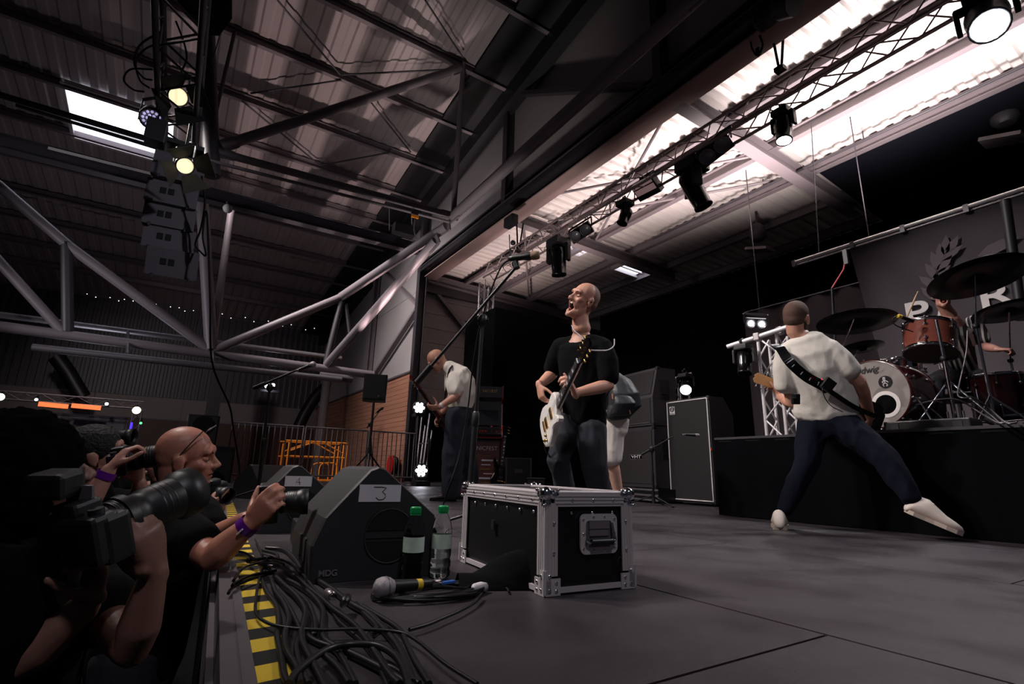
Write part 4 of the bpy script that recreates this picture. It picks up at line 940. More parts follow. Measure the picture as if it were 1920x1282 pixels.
def leaf(px, py, ang, L=.27):
    q = onX(px, py, BX-.012); a = math.radians(ang); pts = [(-.5, 0), (-.2, .16), (.15, .15), (.5, 0), (.15, -.15), (-.2, -.16)]
    MB().prism([(L*(x*math.cos(a)-y*math.sin(a)), L*(x*math.sin(a)+y*math.cos(a))) for x, y in pts], 0, .003, Mb, q).build('leaf', 'banner_mark', bn, world=True)
for px, py, ang in ((1743, 551, 125), (1740, 529, 128), (1747, 509, 112), (1753, 489, 98), (1763, 475, 85), (1773, 461, 80), (1785, 461, 55), (1784, 475, 30), (1770, 496, 45), (1764, 513, 35)): leaf(px, py, ang)
leaf(1872, 462, 15, .4)
MB().tube([onX(x, y, BX-.012) for x, y in ((1756, 515), (1762, 500), (1772, 475), (1776, 468))], .006, n=4).build('stem', 'banner_mark', bn, world=True)
pole = thing('banner_pole', 'dark upright pole crossing the right part of the banner', 'pole', onX(1912, 560, 6.9)); MB().cyl(onX(1916, 600, 6.9), onX(1885, 375, 6.9), .045).build('tube', 'steel_black', pole, world=True)
# lower pale backdrop cloth seen left of the banner
dr = thing('grey_backdrop', 'plain grey backdrop cloth hanging left of the banner behind the guitarist', 'cloth', (8.3, 3.6, .7))
tl, tr = onX(1395, 590, 8.3), onX(1600, 530, 8.3); zt_ = (tl.z+tr.z)/2; y_l, y_r = tl.y, tr.y-.8
mb = MB(); n = 40; P = []
for i in range(n+1):
    y = y_l+(y_r-y_l)*i/n; P += [(8.3+.02*math.sin(i*.9), y, zt_), (8.3+.035*math.sin(i*.9+.3), y, .02)]
mb.add(P, [(2*i, 2*i+1, 2*i+3, 2*i+2) for i in range(n)], True); mb.build('cloth', 'banner', dr, world=True)
MB().cyl((8.3, y_l, zt_), (8.3, y_r, zt_), .02).build('batten', 'steel_dark', dr, world=True)
for yy in (y_l-.3, y_r+.5): MB().cyl((8.3, yy, zt_), (8.3, yy, 6.0), .008, n=6).build('wire', 'steel_dark', dr, world=True)

# ------------------------------------------------------------------ truss tower with lights behind the right guitarist
q = V((4.98, 2.84, RZ)); truss('truss_tower', 'silver truss tower with lamps behind the white-shirted guitarist', q, q+V((0, 0, 1.06)), .20, .20, .016, side=(1, 0, 0), m_='alu_bright')
cb = thing('cross_bar', 'silver pipe clamped across the top of the truss tower', 'pipe', q+V((0, 0, 1.1))); MB().cyl(dep(1364, 650, 5.3), dep(1480, 612, 4.9), .024).build('tube', 'alu_bright', cb, world=True)
for px, py in ((1420, 632), (1462, 620)): MB().box(dep(px, py, 5.1), (.07, .06, .08), None, .01).build('coupler', 'alu', cb, world=True)
blinder('two-lamp blinder glowing softly on top of the truss tower', dep(1418, 607, 5.1), cam_dir(dep(1418, 607, 5.1))+V((0, 0, -.15)), .20, 'led_soft', horiz=RT, sc=.5)
moving_head('dark moving head hanging from the pipe left of the truss tower', dep(1393, 646, 5.2), V((-.25, -.1, -1)), .26, .075, 'glass_dark', .55)
# small truss and lamp behind the cabinets
q = V((6.4, 5.2, 0)); truss('truss_tower', 'small silver truss stub behind the guitar cabinets', q, q+V((0, 0, 1.72)), .20, .22, .016, side=(1, 0, 0))
cb = thing('cross_bar', 'short silver pipe on the small truss stub', 'pipe', q+V((0, 0, 1.72))); MB().cyl(dep(1258, 712, 7.9), dep(1297, 700, 7.7), .024).build('tube', 'alu', cb, world=True)
moving_head('small moving head with a lit lens behind the bass cabinet', dep(1284, 700, 7.7), cam_dir(dep(1284, 720, 7.7))+V((0, 0, -.5)), .28, .10, 'led_soft', .6)
# ------------------------------------------------------------------ drum kit
mat('drum_wood', (120, 66, 56), .2, coat=.6, var=.12, scale=6, stretch=(1, 1, 6)); mat('drum_red', (58, 18, 20), .2, coat=.5); mat('drumhead', (176, 166, 162), .55); mat('tom_head', (120, 100, 98), .5); mat('cymbal', (26, 24, 27), .38, metal=.6)
def drum(label, name, c, axis, R, D, shell, heads=('drumhead', 'drumhead'), lugs=8, cat='drum'):
    c, axis = V(c), V(axis).normalized(); t = thing(name, label, cat, c)
    MB().lathe([(R, -D/2), (R, D/2)], c, axis, 40, cap=False).build('shell', shell, t, world=True)
    for s_, h_ in ((-1, heads[0]), (1, heads[1])):
        MB().lathe([(0, s_*(D/2+.004)), (R*.985, s_*(D/2+.004))], c, axis, 40).build('head', h_, t, world=True)
        MB().lathe([(R*.985, s_*(D/2+.010)), (R*1.03, s_*(D/2+.010)), (R*1.03, s_*(D/2-.018)), (R*1.005, s_*(D/2-.018))], c, axis, 40, cap=False).build('hoop', 'chrome' if R < .26 else 'drum_red', t, world=True)
    f = frame(axis)
    for k in range(lugs):
        a = 2*math.pi*k/lugs+.2; e = f @ V((math.cos(a), math.sin(a), 0))
        for s_ in (-1, 1):
            lg = MB(); p = c+e*R*1.04+axis*s_*D*.26; lg.ell(p, .014, nu=10, nv=8); lg.cyl(p, c+e*R*1.045+axis*s_*(D/2+.012), .004, n=6); lg.ell(c+e*R*1.045+axis*s_*(D/2+.004), .011, nu=8, nv=6); lg.build('lug', 'chrome', t, world=True)
    return t
bdc = dep(1637, 739, 4.25); bax = V((1, -.10, -.02)).normalized(); R = .28
bd = drum('bass drum with a white front head and dark red shell', 'bass_drum', bdc+bax*.20, bax, R, .40, 'drum_red', lugs=10)
fx = V((0, 0, 1)); xr = bax.cross(V((0, 0, 1))).normalized(); xr = xr if xr.dot(RT) > 0 else -xr; zu = xr.cross(-bax) if xr.cross(-bax).z > 0 else -xr.cross(-bax); Mb_ = Matrix((xr, zu, -bax)).transposed()
fc = bdc-bax*.007
def on_head(px, py): d = ray(px, py); tt = (fc-CAM).dot(bax)/d.dot(bax); return CAM+d*tt
text('head_script', 'Ludwig', .075, Mb_, on_head(1621, 695)-bax*.001, 'ink', bd, True, extrude=.0005, shear=.25, weight=.0012)
bc = on_head(1660, 716); MB().lathe([(0, .001), (.052, .001)], bc, -bax, 28).build('badge', 'ink', bd, world=True)
mb = MB(); S = lambda x, y: bc-bax*.003+xr*x*.052+zu*y*.052
for pts in ([(-.1, .28), (-.05, -.15)], [(-.05, -.15), (-.35, -.4), (-.2, -.72)], [(-.05, -.15), (.3, -.38), (.1, -.7), (.35, -.62)], [(-.1, .2), (.25, .1), (.45, -.12)], [(-.1, .2), (-.4, .1), (-.32, -.15)], [(-.28, .72), (.1, .72)]): mb.tube([S(*p) for p in pts], .0045, n=5)
mb.tube([S(-.1+.15*math.cos(a), .45+.15*math.sin(a)) for a in [2*math.pi*k/14 for k in range(15)]], .0045, n=5); mb.build('stick_figure', 'paper', bd, world=True)
pc_ = on_head(1661, 758); pr2 = MB().lathe([(.078, .001), (.105, .002), (.108, .001)], pc_, -bax, 32, cap=False).build('port_ring', 'banner_white', bd, world=True); MB().lathe([(0, .0012), (.078, .0012)], pc_, -bax, 28).build('port_hole', 'black_gloss', bd, world=True)
mb = MB(); mb.cyl(bdc+bax*.1+xr*.27+V((0, 0, -.06)), V((bdc.x-.05, (bdc+xr*.42).y, RZ+.01)), .008); mb.build('spur', 'chrome', bd, world=True)
mb = MB(); mb.cyl(bdc+bax*.1-xr*.27+V((0, 0, -.06)), V((bdc.x-.05, (bdc-xr*.42).y, RZ+.01)), .008); mb.build('spur', 'chrome', bd, world=True)
tc_ = dep(1743, 638, 4.4); drum('copper-coloured rack tom seen from below', 'rack_tom', tc_, V((.30, .0, 1)), .185, .25, 'drum_wood', ('tom_head', 'drumhead'), 6)
drum('snare drum behind the bass drum', 'snare_drum', dep(1690, 688, 5.1), V((-.05, 0, 1)), .18, .14, 'chrome', lugs=8)
ft = V((dep(1868, 700, 4.7).x, dep(1868, 700, 4.7).y, RZ+.42)); t = drum('dark red floor tom at the right end of the kit', 'floor_tom', ft, V((0, 0, 1)), .20, .38, 'drum_red', lugs=8)
for k in range(3): a = k*2.1; MB().cyl(ft+V((.215*math.cos(a), .215*math.sin(a), -.05)), V((ft.x+.225*math.cos(a), ft.y+.225*math.sin(a), RZ)), .008).build('leg', 'chrome', t, world=True)
def cymbal(label, c, R, tilt, base, name='crash_cymbal', hat=False):
    c = V(c); n = V(tilt).normalized(); t = thing(name, label, 'cymbal', V(base))
    MB().lathe([(.006, .028), (R*.10, .024), (R*.17, .012), (R*.2, .004), (R*.6, -.004), (R, -.014), (R, -.0155), (R*.6, -.006), (R*.2, .002), (R*.15, .010), (.006, .025)], c, n, 40, cap=False).build('bow', 'cymbal', t, world=True)
    if hat: MB().lathe([(R*.17, -.044), (R*.2, -.034), (R*.6, -.026), (R, -.018)], c, n, 36, cap=False).build('bow', 'cymbal', t, world=True)
    base = V(base); top = c-n*.02
    mid = V((base.x, base.y, base.z+(top.z-base.z)*.7)); MB().cyl(base+V((0, 0, .1)), mid, .011).build('lower_tube', 'chrome', t, world=True); MB().cyl(mid, c+n*.05, .007).build('boom', 'chrome', t, world=True)
    MB().ell(mid, .025).build('joint', 'steel_black', t, world=True); MB().lathe([(.012, .028), (.016, .035), (.012, .05)], c, n, 10).build('wing_nut', 'steel_black', t, world=True)
    for k in range(3):
        a = k*2.094+.8; e = V((base.x+.3*math.cos(a), base.y+.3*math.sin(a), base.z+.01)); lg = MB().cyl(base+V((0, 0, .33)), e, .009, n=8); lg.cyl(base+V((0, 0, .12)), base.lerp(e, .55)+V((0, 0, .13)), .006, n=6); l_ = lg.build('leg', 'chrome', t, world=True); MB().ell(e, .015, nu=8, nv=6).build('rubber_foot', 'rubber', l_, world=True)
    return t
def rb(px, py, d): p = dep(px, py, d); return V((p.x, p.y, RZ))
cymbal('large black crash cymbal right of the guitarist head', dep(1605, 601, 4.75), .325, V((.10, .06, 1)), rb(1572, 700, 4.9))
cymbal('pair of black hi-hat cymbals under the large crash', dep(1616, 648, 5.0), .185, V((.06, .14, 1)), rb(1590, 720, 5.05), 'hi_hat', True)
cymbal('highest black cymbal in front of the banner', dep(1832, 518, 4.25), .345, V((.12, .20, 1)), rb(1862, 770, 4.05))
cymbal('low black cymbal at the right edge of the kit', dep(1895, 580, 4.6), .28, V((.08, .12, 1)), rb(1900, 700, 4.9), 'ride_cymbal')
# tall overhead microphone stand in front of the kit
def drumstand(label, pts, m_='chrome', r=.012):
    t = thing('hardware_stand', label, 'stand', (pts[-1].x, pts[-1].y, RZ)); MB().tube(pts[:2], r, n=10).build('upper_tube', m_, t, world=True)
    MB().tube(pts[1:], r*1.3, n=10).build('lower_tube', m_, t, world=True); MB().ell(pts[1], r*2.2).build('clutch', 'steel_black', t, world=True); b = pts[-1]
    for k in range(3):
        a = k*2.094+.3; e = V((b.x+.34*math.cos(a), b.y+.34*math.sin(a), RZ+.01)); MB().cyl(b+V((0, 0, .34)), e, .010, n=8).build('leg', m_, t, world=True)
    return t
b = rb(1790, 780, 4.0); drumstand('chrome stand rising in front of the copper tom', [dep(1755, 600, 4.15), dep(1770, 672, 4.05), b+V((0, 0, .1))])
b = rb(1702, 760, 4.3); drumstand('short chrome stand right of the bass drum', [dep(1715, 690, 4.5), dep(1712, 740, 4.4), b+V((0, 0, .1))], r=.010)
b = rb(1562, 720, 5.4); t = thing('overhead_stand', 'black overhead stand with a pink cable left of the banner', 'stand', b); MB().cyl(b, dep(1560, 540, 5.4), .014).build('tube', 'black_plastic', t, world=True); MB().tube([dep(1560, 540, 5.4), dep(1582, 505, 5.4), dep(1586, 480, 5.4)], .009).build('boom', mat('pink_red', (170, 60, 70), .5), t, world=True); MB().box(dep(1586, 482, 5.4), (.04, .04, .16)).build('microphone', 'black_plastic', t, world=True)
mk_ = thing('drum_microphone', 'clip microphone with a yellow band above the copper tom', 'microphone', dep(1700, 600, 4.3)); MB().cyl(dep(1712, 602, 4.3), dep(1690, 594, 4.3), .016).build('body', 'black_plastic', mk_, world=True); MB().cyl(dep(1690, 594, 4.3), dep(1684, 592, 4.3), .017).build('yellow_band', 'yellow', mk_, world=True); MB().tube(spline([dep(1682, 592, 4.3), dep(1674, 598, 4.3), dep(1680, 610, 4.3), dep(1712, 622, 4.3)]), .005).build('goose_neck', 'black_plastic', mk_, world=True)
ds = thing('drumstick', 'pale drumstick raised above the copper tom', 'drumstick', dep(1700, 595, 4.6)); MB().lathe([(.004, 0), (.007, .05), (.0075, .28), (.004, .34), (.0055, .355), (.003, .365)], dep(1698, 600, 4.6), dep(1717, 556, 4.7)-dep(1698, 600, 4.6), 10).build('shaft', mat('stick_wood', (190, 160, 130), .5), ds, world=True)
# cables on the riser
for lab, pts in (('grey cable drooping from the tom microphone to the riser', [(1814, 620, 4.1), (1812, 660, 4.05), (1800, 715, 4.0), (1796, 740, 3.95), (1808, 746, 3.9), (1825, 745, 3.9), (1860, 770, 3.9), (1885, 792, 3.75)]), ('grey cable looping from the bass drum port across the kit', [(1660, 770, 4.15), (1690, 768, 4.1), (1730, 755, 4.0), (1790, 748, 3.95), (1840, 775, 3.85), (1870, 792, 3.78)])):
    tag(MB().tube(spline([dep(*p) for p in pts[:-1]]+[onZ(pts[-1][0], pts[-1][1], RZ+.008), onZ(pts[-1][0]+20, pts[-1][1], RZ+.008)]), .006, n=6).build('cable', 'alu_dull'), lab, 'cable')
kp = thing('kick_pedal', 'double kick pedal at the foot of the bass drum', 'pedal', rb(1790, 790, 3.95)); b = rb(1785, 790, 3.97)
MB().box(b+V((0, 0, .02)), (.26, .09, .02)).build('foot_board', 'steel_dark', kp, world=True); mb = MB(); [mb.cyl(b+V((.1, s_*.05, 0)), b+V((.1, s_*.05, .2)), .01) for s_ in (-1, 1)]; mb.build('post', 'chrome', kp, world=True)
bxs = thing('riser_case', 'low black box at the front edge of the riser', 'box', V((4.42, 1.45, RZ))); MB().box(V((4.42, 1.45, RZ+.035)), (.22, .5, .07), None, .01).build('body', 'black_plastic', bxs, world=True)
for s_ in (-.18, .18): MB().box(V((4.31, 1.45+s_, RZ+.03)), (.01, .05, .04)).build('latch', 'steel_dark', bxs, world=True)
mat('throne', (30, 28, 30), .6)
dt = thing('drum_throne', 'black drum throne under the drummer', 'stool', rb(1800, 760, 5.0)); b = rb(1800, 760, 5.0); MB().lathe([(.0, .50), (.17, .49), (.18, .45), (.16, .42)], b, (0, 0, 1), 20).build('seat', 'throne', dt, world=True); MB().cyl(b+V((0, 0, .1)), b+V((0, 0, .43)), .02).build('post', 'chrome', dt, world=True)
for k in range(3): a = k*2.094; MB().cyl(b+V((0, 0, .25)), b+V((.24*math.cos(a), .24*math.sin(a), 0)), .012).build('leg', 'chrome', dt, world=True)
# ------------------------------------------------------------------ guitars
def guitar(name, label, tail, head, face, body_m, L=1.0, style='single', fret_m='fret_wood', head_m='black_gloss', bass=False, hw='gold', cat='guitar', loc=None):
    """tail/head: ends of the instrument; face: direction the strings look"""
    tail, head = V(tail), V(head); y = (head-tail).normalized(); z = V(face); z = (z-y*z.dot(y)).normalized(); x = y.cross(z); S = (head-tail).length
    Mg = Matrix((x, y, z)).transposed(); t = thing(name, label, cat, loc if loc is not None else tail)
    W = lambda p: tail+Mg @ (V(p)*S)
    if style == 'single':
        right = [(.0, .0), (.07, .006), (.12, .03), (.15, .08), (.155, .13), (.135, .185), (.105, .225), (.10, .26), (.115, .30), (.125, .33), (.115, .355), (.09, .352), (.065, .33), (.045, .345)]
        left = [(-.0, .0), (-.07, .006), (-.12, .03), (-.15, .08), (-.155, .13), (-.135, .185), (-.11, .225), (-.105, .26), (-.115, .30), (-.12, .34), (-.10, .375), (-.065, .39), (-.03, .385)]
    else:
        right = [(.0, .0), (.07, .004), (.12, .03), (.15, .08), (.15, .13), (.13, .18), (.105, .22), (.10, .26), (.12, .31), (.135, .37), (.125, .41), (.105, .40), (.07, .345), (.04, .34)]
        left = [(-.0, .0), (-.07, .004), (-.12, .03), (-.145, .08), (-.145, .13), (-.125, .18), (-.105, .22), (-.10, .27), (-.12, .33), (-.14, .41), (-.13, .45), (-.11, .43), (-.07, .36), (-.04, .34)]
    prof = right+[(-.0, .36)]+left[:0:-1]
    th = .048; mb = MB(); n = len(prof); cx, cy = 0, .18; rings = []
    for k, zz in ((.93, -.5), (1, -.36), (1, .36), (.93, .5)): rings.append([W((cx+(px-cx)*k, cy+(py-cy)*k, zz*th)) for px, py in prof])
    mb.add([p for r in rings for p in r], [(i*n+k, i*n+(k+1) % n, (i+1)*n+(k+1) % n, (i+1)*n+k) for i in range(3) for k in range(n)]); mb.add(rings[3], [tuple(range(n))]); mb.add(rings[0], [tuple(range(n))[::-1]])
    bd_ = mb.build('body', body_m, t, world=True)
    nk0, nk1 = .33, .80 if not bass else .82
    nw = .021
    mb = MB(); P = []
    for yy, w_ in ((nk0-.04, nw*1.25), (nk1, nw*.95)):
        for a in range(9): q = math.pi*a/8; P.append(W((w_*math.cos(q), yy, -.006-.020*math.sin(q))))
    mb.add(P, [(k, k+1, 9+k+1, 9+k) for k in range(8)]+[tuple(range(9)), tuple(range(9, 18))[::-1], (0, 9, 17, 8)], True); mb.build('neck', fret_m if bass else head_m if head_m != 'black_gloss' else body_m, t, world=True)
    mb = MB(); A = [W((-nw*1.25, nk0, .012)), W((nw*1.25, nk0, .012)), W((nw*.95, nk1, .012)), W((-nw*.95, nk1, .012))]; B_ = [W((-nw*1.25, nk0, -.006)), W((nw*1.25, nk0, -.006)), W((nw*.95, nk1, -.006)), W((-nw*.95, nk1, -.006))]
    mb.add(A+B_, [(0, 1, 2, 3), (7, 6, 5, 4), (0, 4, 5, 1), (1, 5, 6, 2), (2, 6, 7, 3), (3, 7, 4, 0)]); fb = mb.build('fretboard', 'fret_wood', t, world=True)
    for k in range(1, 20):
        f = nk1-(nk1-.12)*(1-2**(-k/12)); 
        if f > nk0: MB().bar(W((-nw*1.1, f, .0135)), W((nw*1.1, f, .0135)), .003*S, .003*S, z).build('fret', 'chrome', fb, world=True)
        if k in (3, 5, 7, 9, 12, 15): MB().box(W((0, f+.012, .0125)), (nw*1.2*S, .014*S, .001), Mg).build('inlay', 'paper', fb, world=True)
    hp = [(-nw*.95, nk1), (-.038, nk1+.05), (-.042, nk1+.17), (-.015, nk1+.19), (0, nk1+.18), (.015, nk1+.19), (.042, nk1+.17), (.038, nk1+.05), (nw*.95, nk1)]
    MB().prism([(px*S, py*S) for px, py in hp], -.012*S, .006*S, Mg, tail).build('headstock', head_m, t, world=True)
    MB().box(W((0, nk1, .013)), (.042*S, .006*S, .008*S), Mg).build('nut', 'paper', t, world=True)
    for s_ in (-1, 1):
        for k in range(3 if not bass else 2):
            p = W((s_*.030, nk1+.06+.045*k, .012)); mb = MB(); mb.cyl(p, p+z*.016*S, .006*S, n=8); mb.cyl(W((s_*.034, nk1+.06+.045*k, -.002)), W((s_*.062, nk1+.06+.045*k, -.002)), .004*S, n=6); mb.ell(W((s_*.066, nk1+.06+.045*k, -.002)), (.010*S, .007*S, .006*S), Mg, 8, 6); mb.build('tuner', hw, t, world=True)
    for yy in (.15, .26): MB().box(W((0, yy, .028)), (.085*S, .036*S, .010*S), Mg, .003).build('pickup', hw if style == 'single' else 'black_gloss', t, world=True)
    MB().box(W((0, .105, .030)), (.09*S, .014*S, .014*S), Mg, .003).build('bridge', hw, t, world=True)
    for px, py in ((.09, .06), (.115, .10), (.075, .10)): MB().lathe([(.011*S, 0), (.009*S, .014*S), (0, .014*S)], W((px, py, .024)), z, 12).build('knob', hw, t, world=True)
    mb = MB()
    for k in range(6 if not bass else 4):
        o = (k-(2.5 if not bass else 1.5))*.0065*(1 if not bass else 1.5); mb.cyl(W((o*1.3, .105, .040)), W((o*.8, nk1, .018)), .0007, n=4)
    mb.build('strings', 'chrome', t, world=True)
    return t, W, Mg
mat('fret_wood', (34, 24, 22), .45); mat('gold', (190, 150, 84), .25, metal=1); mat('maple', (190, 142, 92), .35, var=.1, scale=8); mat('guitar_white', (232, 226, 220), .18, coat=.5); mat('guitar_red', (84, 18, 20), .2, coat=.5); mat('guitar_black', (12, 12, 14), .15, coat=.4)

# guitar on a stand and cases beside the masking box
b = dep(936, 870, 7.2); b = V((b.x, b.y, 0)); gs = thing('guitar_stand', 'black tubular guitar stand beside the arcade machine', 'stand', b)
mb = MB(); mb.cyl(b+V((.15, .05, .0)), b+V((.06, .02, .62)), .010); mb.build('upright', 'steel_black', gs, world=True)
for s_ in (-1, 1): MB().cyl(b+V((.08, .02, .25)), b+RT*s_*.15+V((-.1, 0, .01)), .009).build('leg', 'steel_black', gs, world=True)
guitar('electric_guitar', 'black electric guitar with white binding standing on a guitar stand', b+V((0, 0, .10)), b+V((.14, .06, 1.00)), (-.2, -.95, .1), 'guitar_black', style='double', loc=b)
rc = dep(967, 872, 7.4); t = thing('road_case', 'black road case standing behind the singer left leg', 'case', V((rc.x, rc.y, 0)), (0, 0, -.3)); MB().box((0, 0, .26), (.36, .3, .52), None, .01).build('body', 'case_black', t)
for xx in (-.18, .18):
    for yy in (-.15, .15): MB().box((xx, yy, .26), (.02, .02, .53)).build('edge_profile', 'steel_dark', t)
MB().box((0, -.152, .34), (.12, .01, .05)).build('handle', 'steel_dark', t)
rc = dep(1002, 885, 7.3); t = thing('plastic_crate', 'low grey crate next to the black road case', 'crate', V((rc.x, rc.y, 0)), (0, 0, -.3)); MB().box((0, 0, .12), (.22, .26, .24), None, .01).build('body', 'tolex', t); MB().box((0, 0, .245), (.24, .28, .02), None, .006).build('lid', 'tolex_light', t)

# ------------------------------------------------------------------ arcade machine
ab = dep(903, 905, 7.6); ab = V((ab.x, ab.y, 0)); ar = thing('arcade_machine', 'red and black arcade cabinet printed NICFEST behind the bent guitarist', 'arcade machine', ab, (0, 0, math.radians(-28)))
mat('arcade_black', (22, 18, 22), .4); mat('arcade_red', (150, 34, 34), .35); mat('screen', (44, 44, 50), .6, spec=.1); mat('art', (92, 38, 36), .5, var=.6, scale=9)
pf = [(.0, 0), (.0, .78), (-.08, .82), (-.06, .90), (.10, 1.00), (.16, 1.36), (.02, 1.42), (.02, 1.62), (.5, 1.62), (.5, 0)]
for s_ in (-1, 1): MB().prism(pf, 0, .02, Matrix(((0, 0, 1), (1, 0, 0), (0, 1, 0))), (s_*.28-.01, -.0, 0)).build('side_panel', 'arcade_red', ar)
MB().box((0, .26, .39), (.54, .48, .78)).build('lower_body', 'arcade_black', ar); MB().box((0, .018, .42), (.50, .012, .66)).build('poster', 'art', ar)
MB().box((0, .30, 1.2), (.54, .36, .82)).build('upper_body', 'arcade_black', ar); a = math.atan2(.06, .36); MB().box((0, .118, 1.18), (.46, .02, .34), Matrix.Rotation(-a, 3, 'X')).build('screen', 'screen', ar)
MB().box((0, .0, .90), (.54, .19, .03), Matrix.Rotation(.5, 3, 'X')).build('control_panel', 'arcade_black', ar); MB().box((0, -.03, .84), (.54, .012, .06)).build('control_edge', 'arcade_red', ar)
mq = MB().box((0, .015, 1.52), (.54, .02, .17)).build('marquee', 'arcade_black', ar)
for xx in (-.15, .12): j = MB().cyl((xx, -.02, .91), (xx, -.02, .98), .008).build('joystick', 'steel_black', ar); MB().ell((xx, -.02, .985), .018).build('knob', 'red', j)
for xx in (-.05, -.01, .03, .2): MB().cyl((xx, -.02, .905), (xx, -.02, .925), .014).build('button', 'red', ar)
Ma = basis((1, 0, 0), (0, 0, 1)); text('title', 'NICFEST', .085, Ma, (.06, .009, .66), 'paper', ar, extrude=.001); text('title', 'NICFEST', .06, Ma, (.08, .001, 1.53), 'gold', mq, extrude=.001)
for k in range(7): MB().box((.08+.03*math.sin(k*2.1), .010, .55-.065*k), (.10+.14*abs(math.sin(k*1.7)), .004, .012+.012*(k % 2))).build('print_line', 'paper' if k % 3 else 'gold', ar)

# ------------------------------------------------------------------ loudspeaker on a tripod
sb = dep(686, 915, 7.4); sb = V((sb.x, sb.y, 0)); t = thing('speaker_stand', 'black tripod stand carrying the small loudspeaker', 'stand', sb)
sp = dep(696, 722, 7.4); hz = dep(696, 745, 7.4).z
MB().cyl(sb+V((0, 0, .08)), V((sb.x, sb.y, hz)), .018).build('pole', 'black_plastic', t, world=True); MB().cyl(sb+V((0, 0, .45)), sb+V((0, 0, .62)), .03).build('collar', 'black_plastic', t, world=True)
for k in range(3): a = k*2.094+.2; e = sb+V((.5*math.cos(a), .5*math.sin(a), .01)); MB().cyl(sb+V((0, 0, .55)), e, .012).build('leg', 'black_plastic', t, world=True)
sp = V((sb.x, sb.y, hz)); Ms = Matrix.Rotation(math.radians(-20), 3, 'Z'); t = thing('loudspeaker', 'black loudspeaker on the tripod stand in front of the timber wall', 'speaker', sp, Ms)
MB().prism([(-.17, 0), (.17, 0), (.17, .22), (.10, .28), (-.10, .28), (-.17, .22)], 0, .40, None).build('cabinet', 'black_plastic', t); MB().box((0, -.004, .20), (.31, .012, .36), None, .004).build('grille', 'grille', t); MB().cyl((.06, -.012, .07), (.06, -.016, .07), .014).build('badge', 'alu_dull', t)
# short boom stand behind it
sb = V((dep(690, 915, 8.0).x+.1, dep(690, 915, 8.0).y, 0)); micstand('small boom microphone stand next to the loudspeaker tripod', sb, dep(694, 795, 8.0), dep(690, 800, 8.0), dep(712, 770, 7.95), r=.009)
vm = thing('vocal_microphone', 'small bright microphone on the stand near the timber wall', 'microphone', dep(713, 769, 7.95)); mic_solid(vm, dep(719, 764, 7.95), dep(712, 769, 7.95), .022, long=.12)

# ------------------------------------------------------------------ LED floor lights, poles, hose reel
def led_light(label, c, face, stand=False):
    c = V(c); face = V(face).normalized(); t = thing('led_light', label, 'stage light', V((c.x, c.y, 0))); f = frame(face)
    MB().lathe([(.0, -.18), (.12, -.17), (.145, -.02), (.15, 0), (.135, .0), (.13, -.015)], c, face, 20, cap=False).build('housing', 'black_plastic', t, world=True); ln = MB().lathe([(0, -.014), (.13, -.014)], c, face, 20).build('lens_plate', 'black_gloss', t, world=True)
    for k in range(7):
        q = c+face*-.008+(f @ V((.082*math.cos(k*math.pi/3), .082*math.sin(k*math.pi/3), 0)) if k < 6 else V((0, 0, 0))); MB().lathe([(0, .004), (.036, 0)], q, face, 12).build('led', 'led_white', ln, world=True)
    MB().box(c-face*.08-V((0, 0, .16)), (.22, .22, .08), None, .01).build('base', 'black_plastic', t, world=True)
    mb = MB(); [mb.bar(c-face*.08+RT*s_*.13-V((0, 0, .14)), c-face*.08+RT*s_*.13+V((0, 0, .04)), .03, .06, face) for s_ in (-1, 1)]; mb.build('yoke', 'black_plastic', t, world=True)
    if stand:
        b = V((c.x, c.y, 0)); MB().cyl(b, c-V((0, 0, .19)), .03).build('pole', 'black_plastic', t, world=True); MB().lathe([(.25, 0), (.25, .02), (.04, .03)], b, (0, 0, 1), 20).build('base_plate', 'black_plastic', t, world=True)
    else: MB().box(V((c.x, c.y, (c.z-.2)/2)), (.3, .3, max(.05, c.z-.2))).build('floor_box', 'black_plastic', t, world=True)
led_light('bright clover-shaped LED light on a pole beside the timber wall', onX(786, 764, 4.35), cam_dir(onX(786, 764, 4.35)), True)
led_light('bright clover-shaped LED light low on the floor beside the poles', onX(790, 882, 4.3), cam_dir(onX(790, 882, 4.3)))
pb = onX(812, 850, 4.95)
pg = thing('pole_rack', 'steel rack holding the bundle of silver poles', 'rack', V((pb.x, pb.y, 0))); [MB().bar((pb.x-.25, pb.y-.3, z_), (pb.x-.25, pb.y+.35, z_), .03, .03).build('rail', 'steel_dark', pg, world=True) for z_ in (.25, .9)]; [MB().bar((pb.x-.25, pb.y+s_, 0), (pb.x-.25, pb.y+s_, 1.0), .03, .03, (1, 0, 0)).build('post', 'steel_dark', pg, world=True) for s_ in (-.3, .35)]
for k in range(6):
    b = V((pb.x-.28-.03*(k % 2), pb.y-.24+.09*k, .0)); t = thing('silver_pole', ['first', 'second', 'third', 'fourth', 'fifth', 'sixth'][k]+' silver pole from the right in the bundle behind the bent guitarist', 'pole', b, group='silver poles'); h_ = 1.15+.13*((k*3) % 4)
    MB().cyl(b, b+V((.10, .02*k-.04, h_)), .024).build('tube', 'alu', t, world=True); MB().cyl(b+V((.10, .02*k-.04, h_))*1.0, b+V((.10, .02*k-.04, h_+.03)), .03).build('end_cap', 'alu_dull', t, world=True)
hc = onX(744, 872, 5.4); t = thing('hose_reel', 'red fire hose reel on the timber wall', 'hose reel', hc)
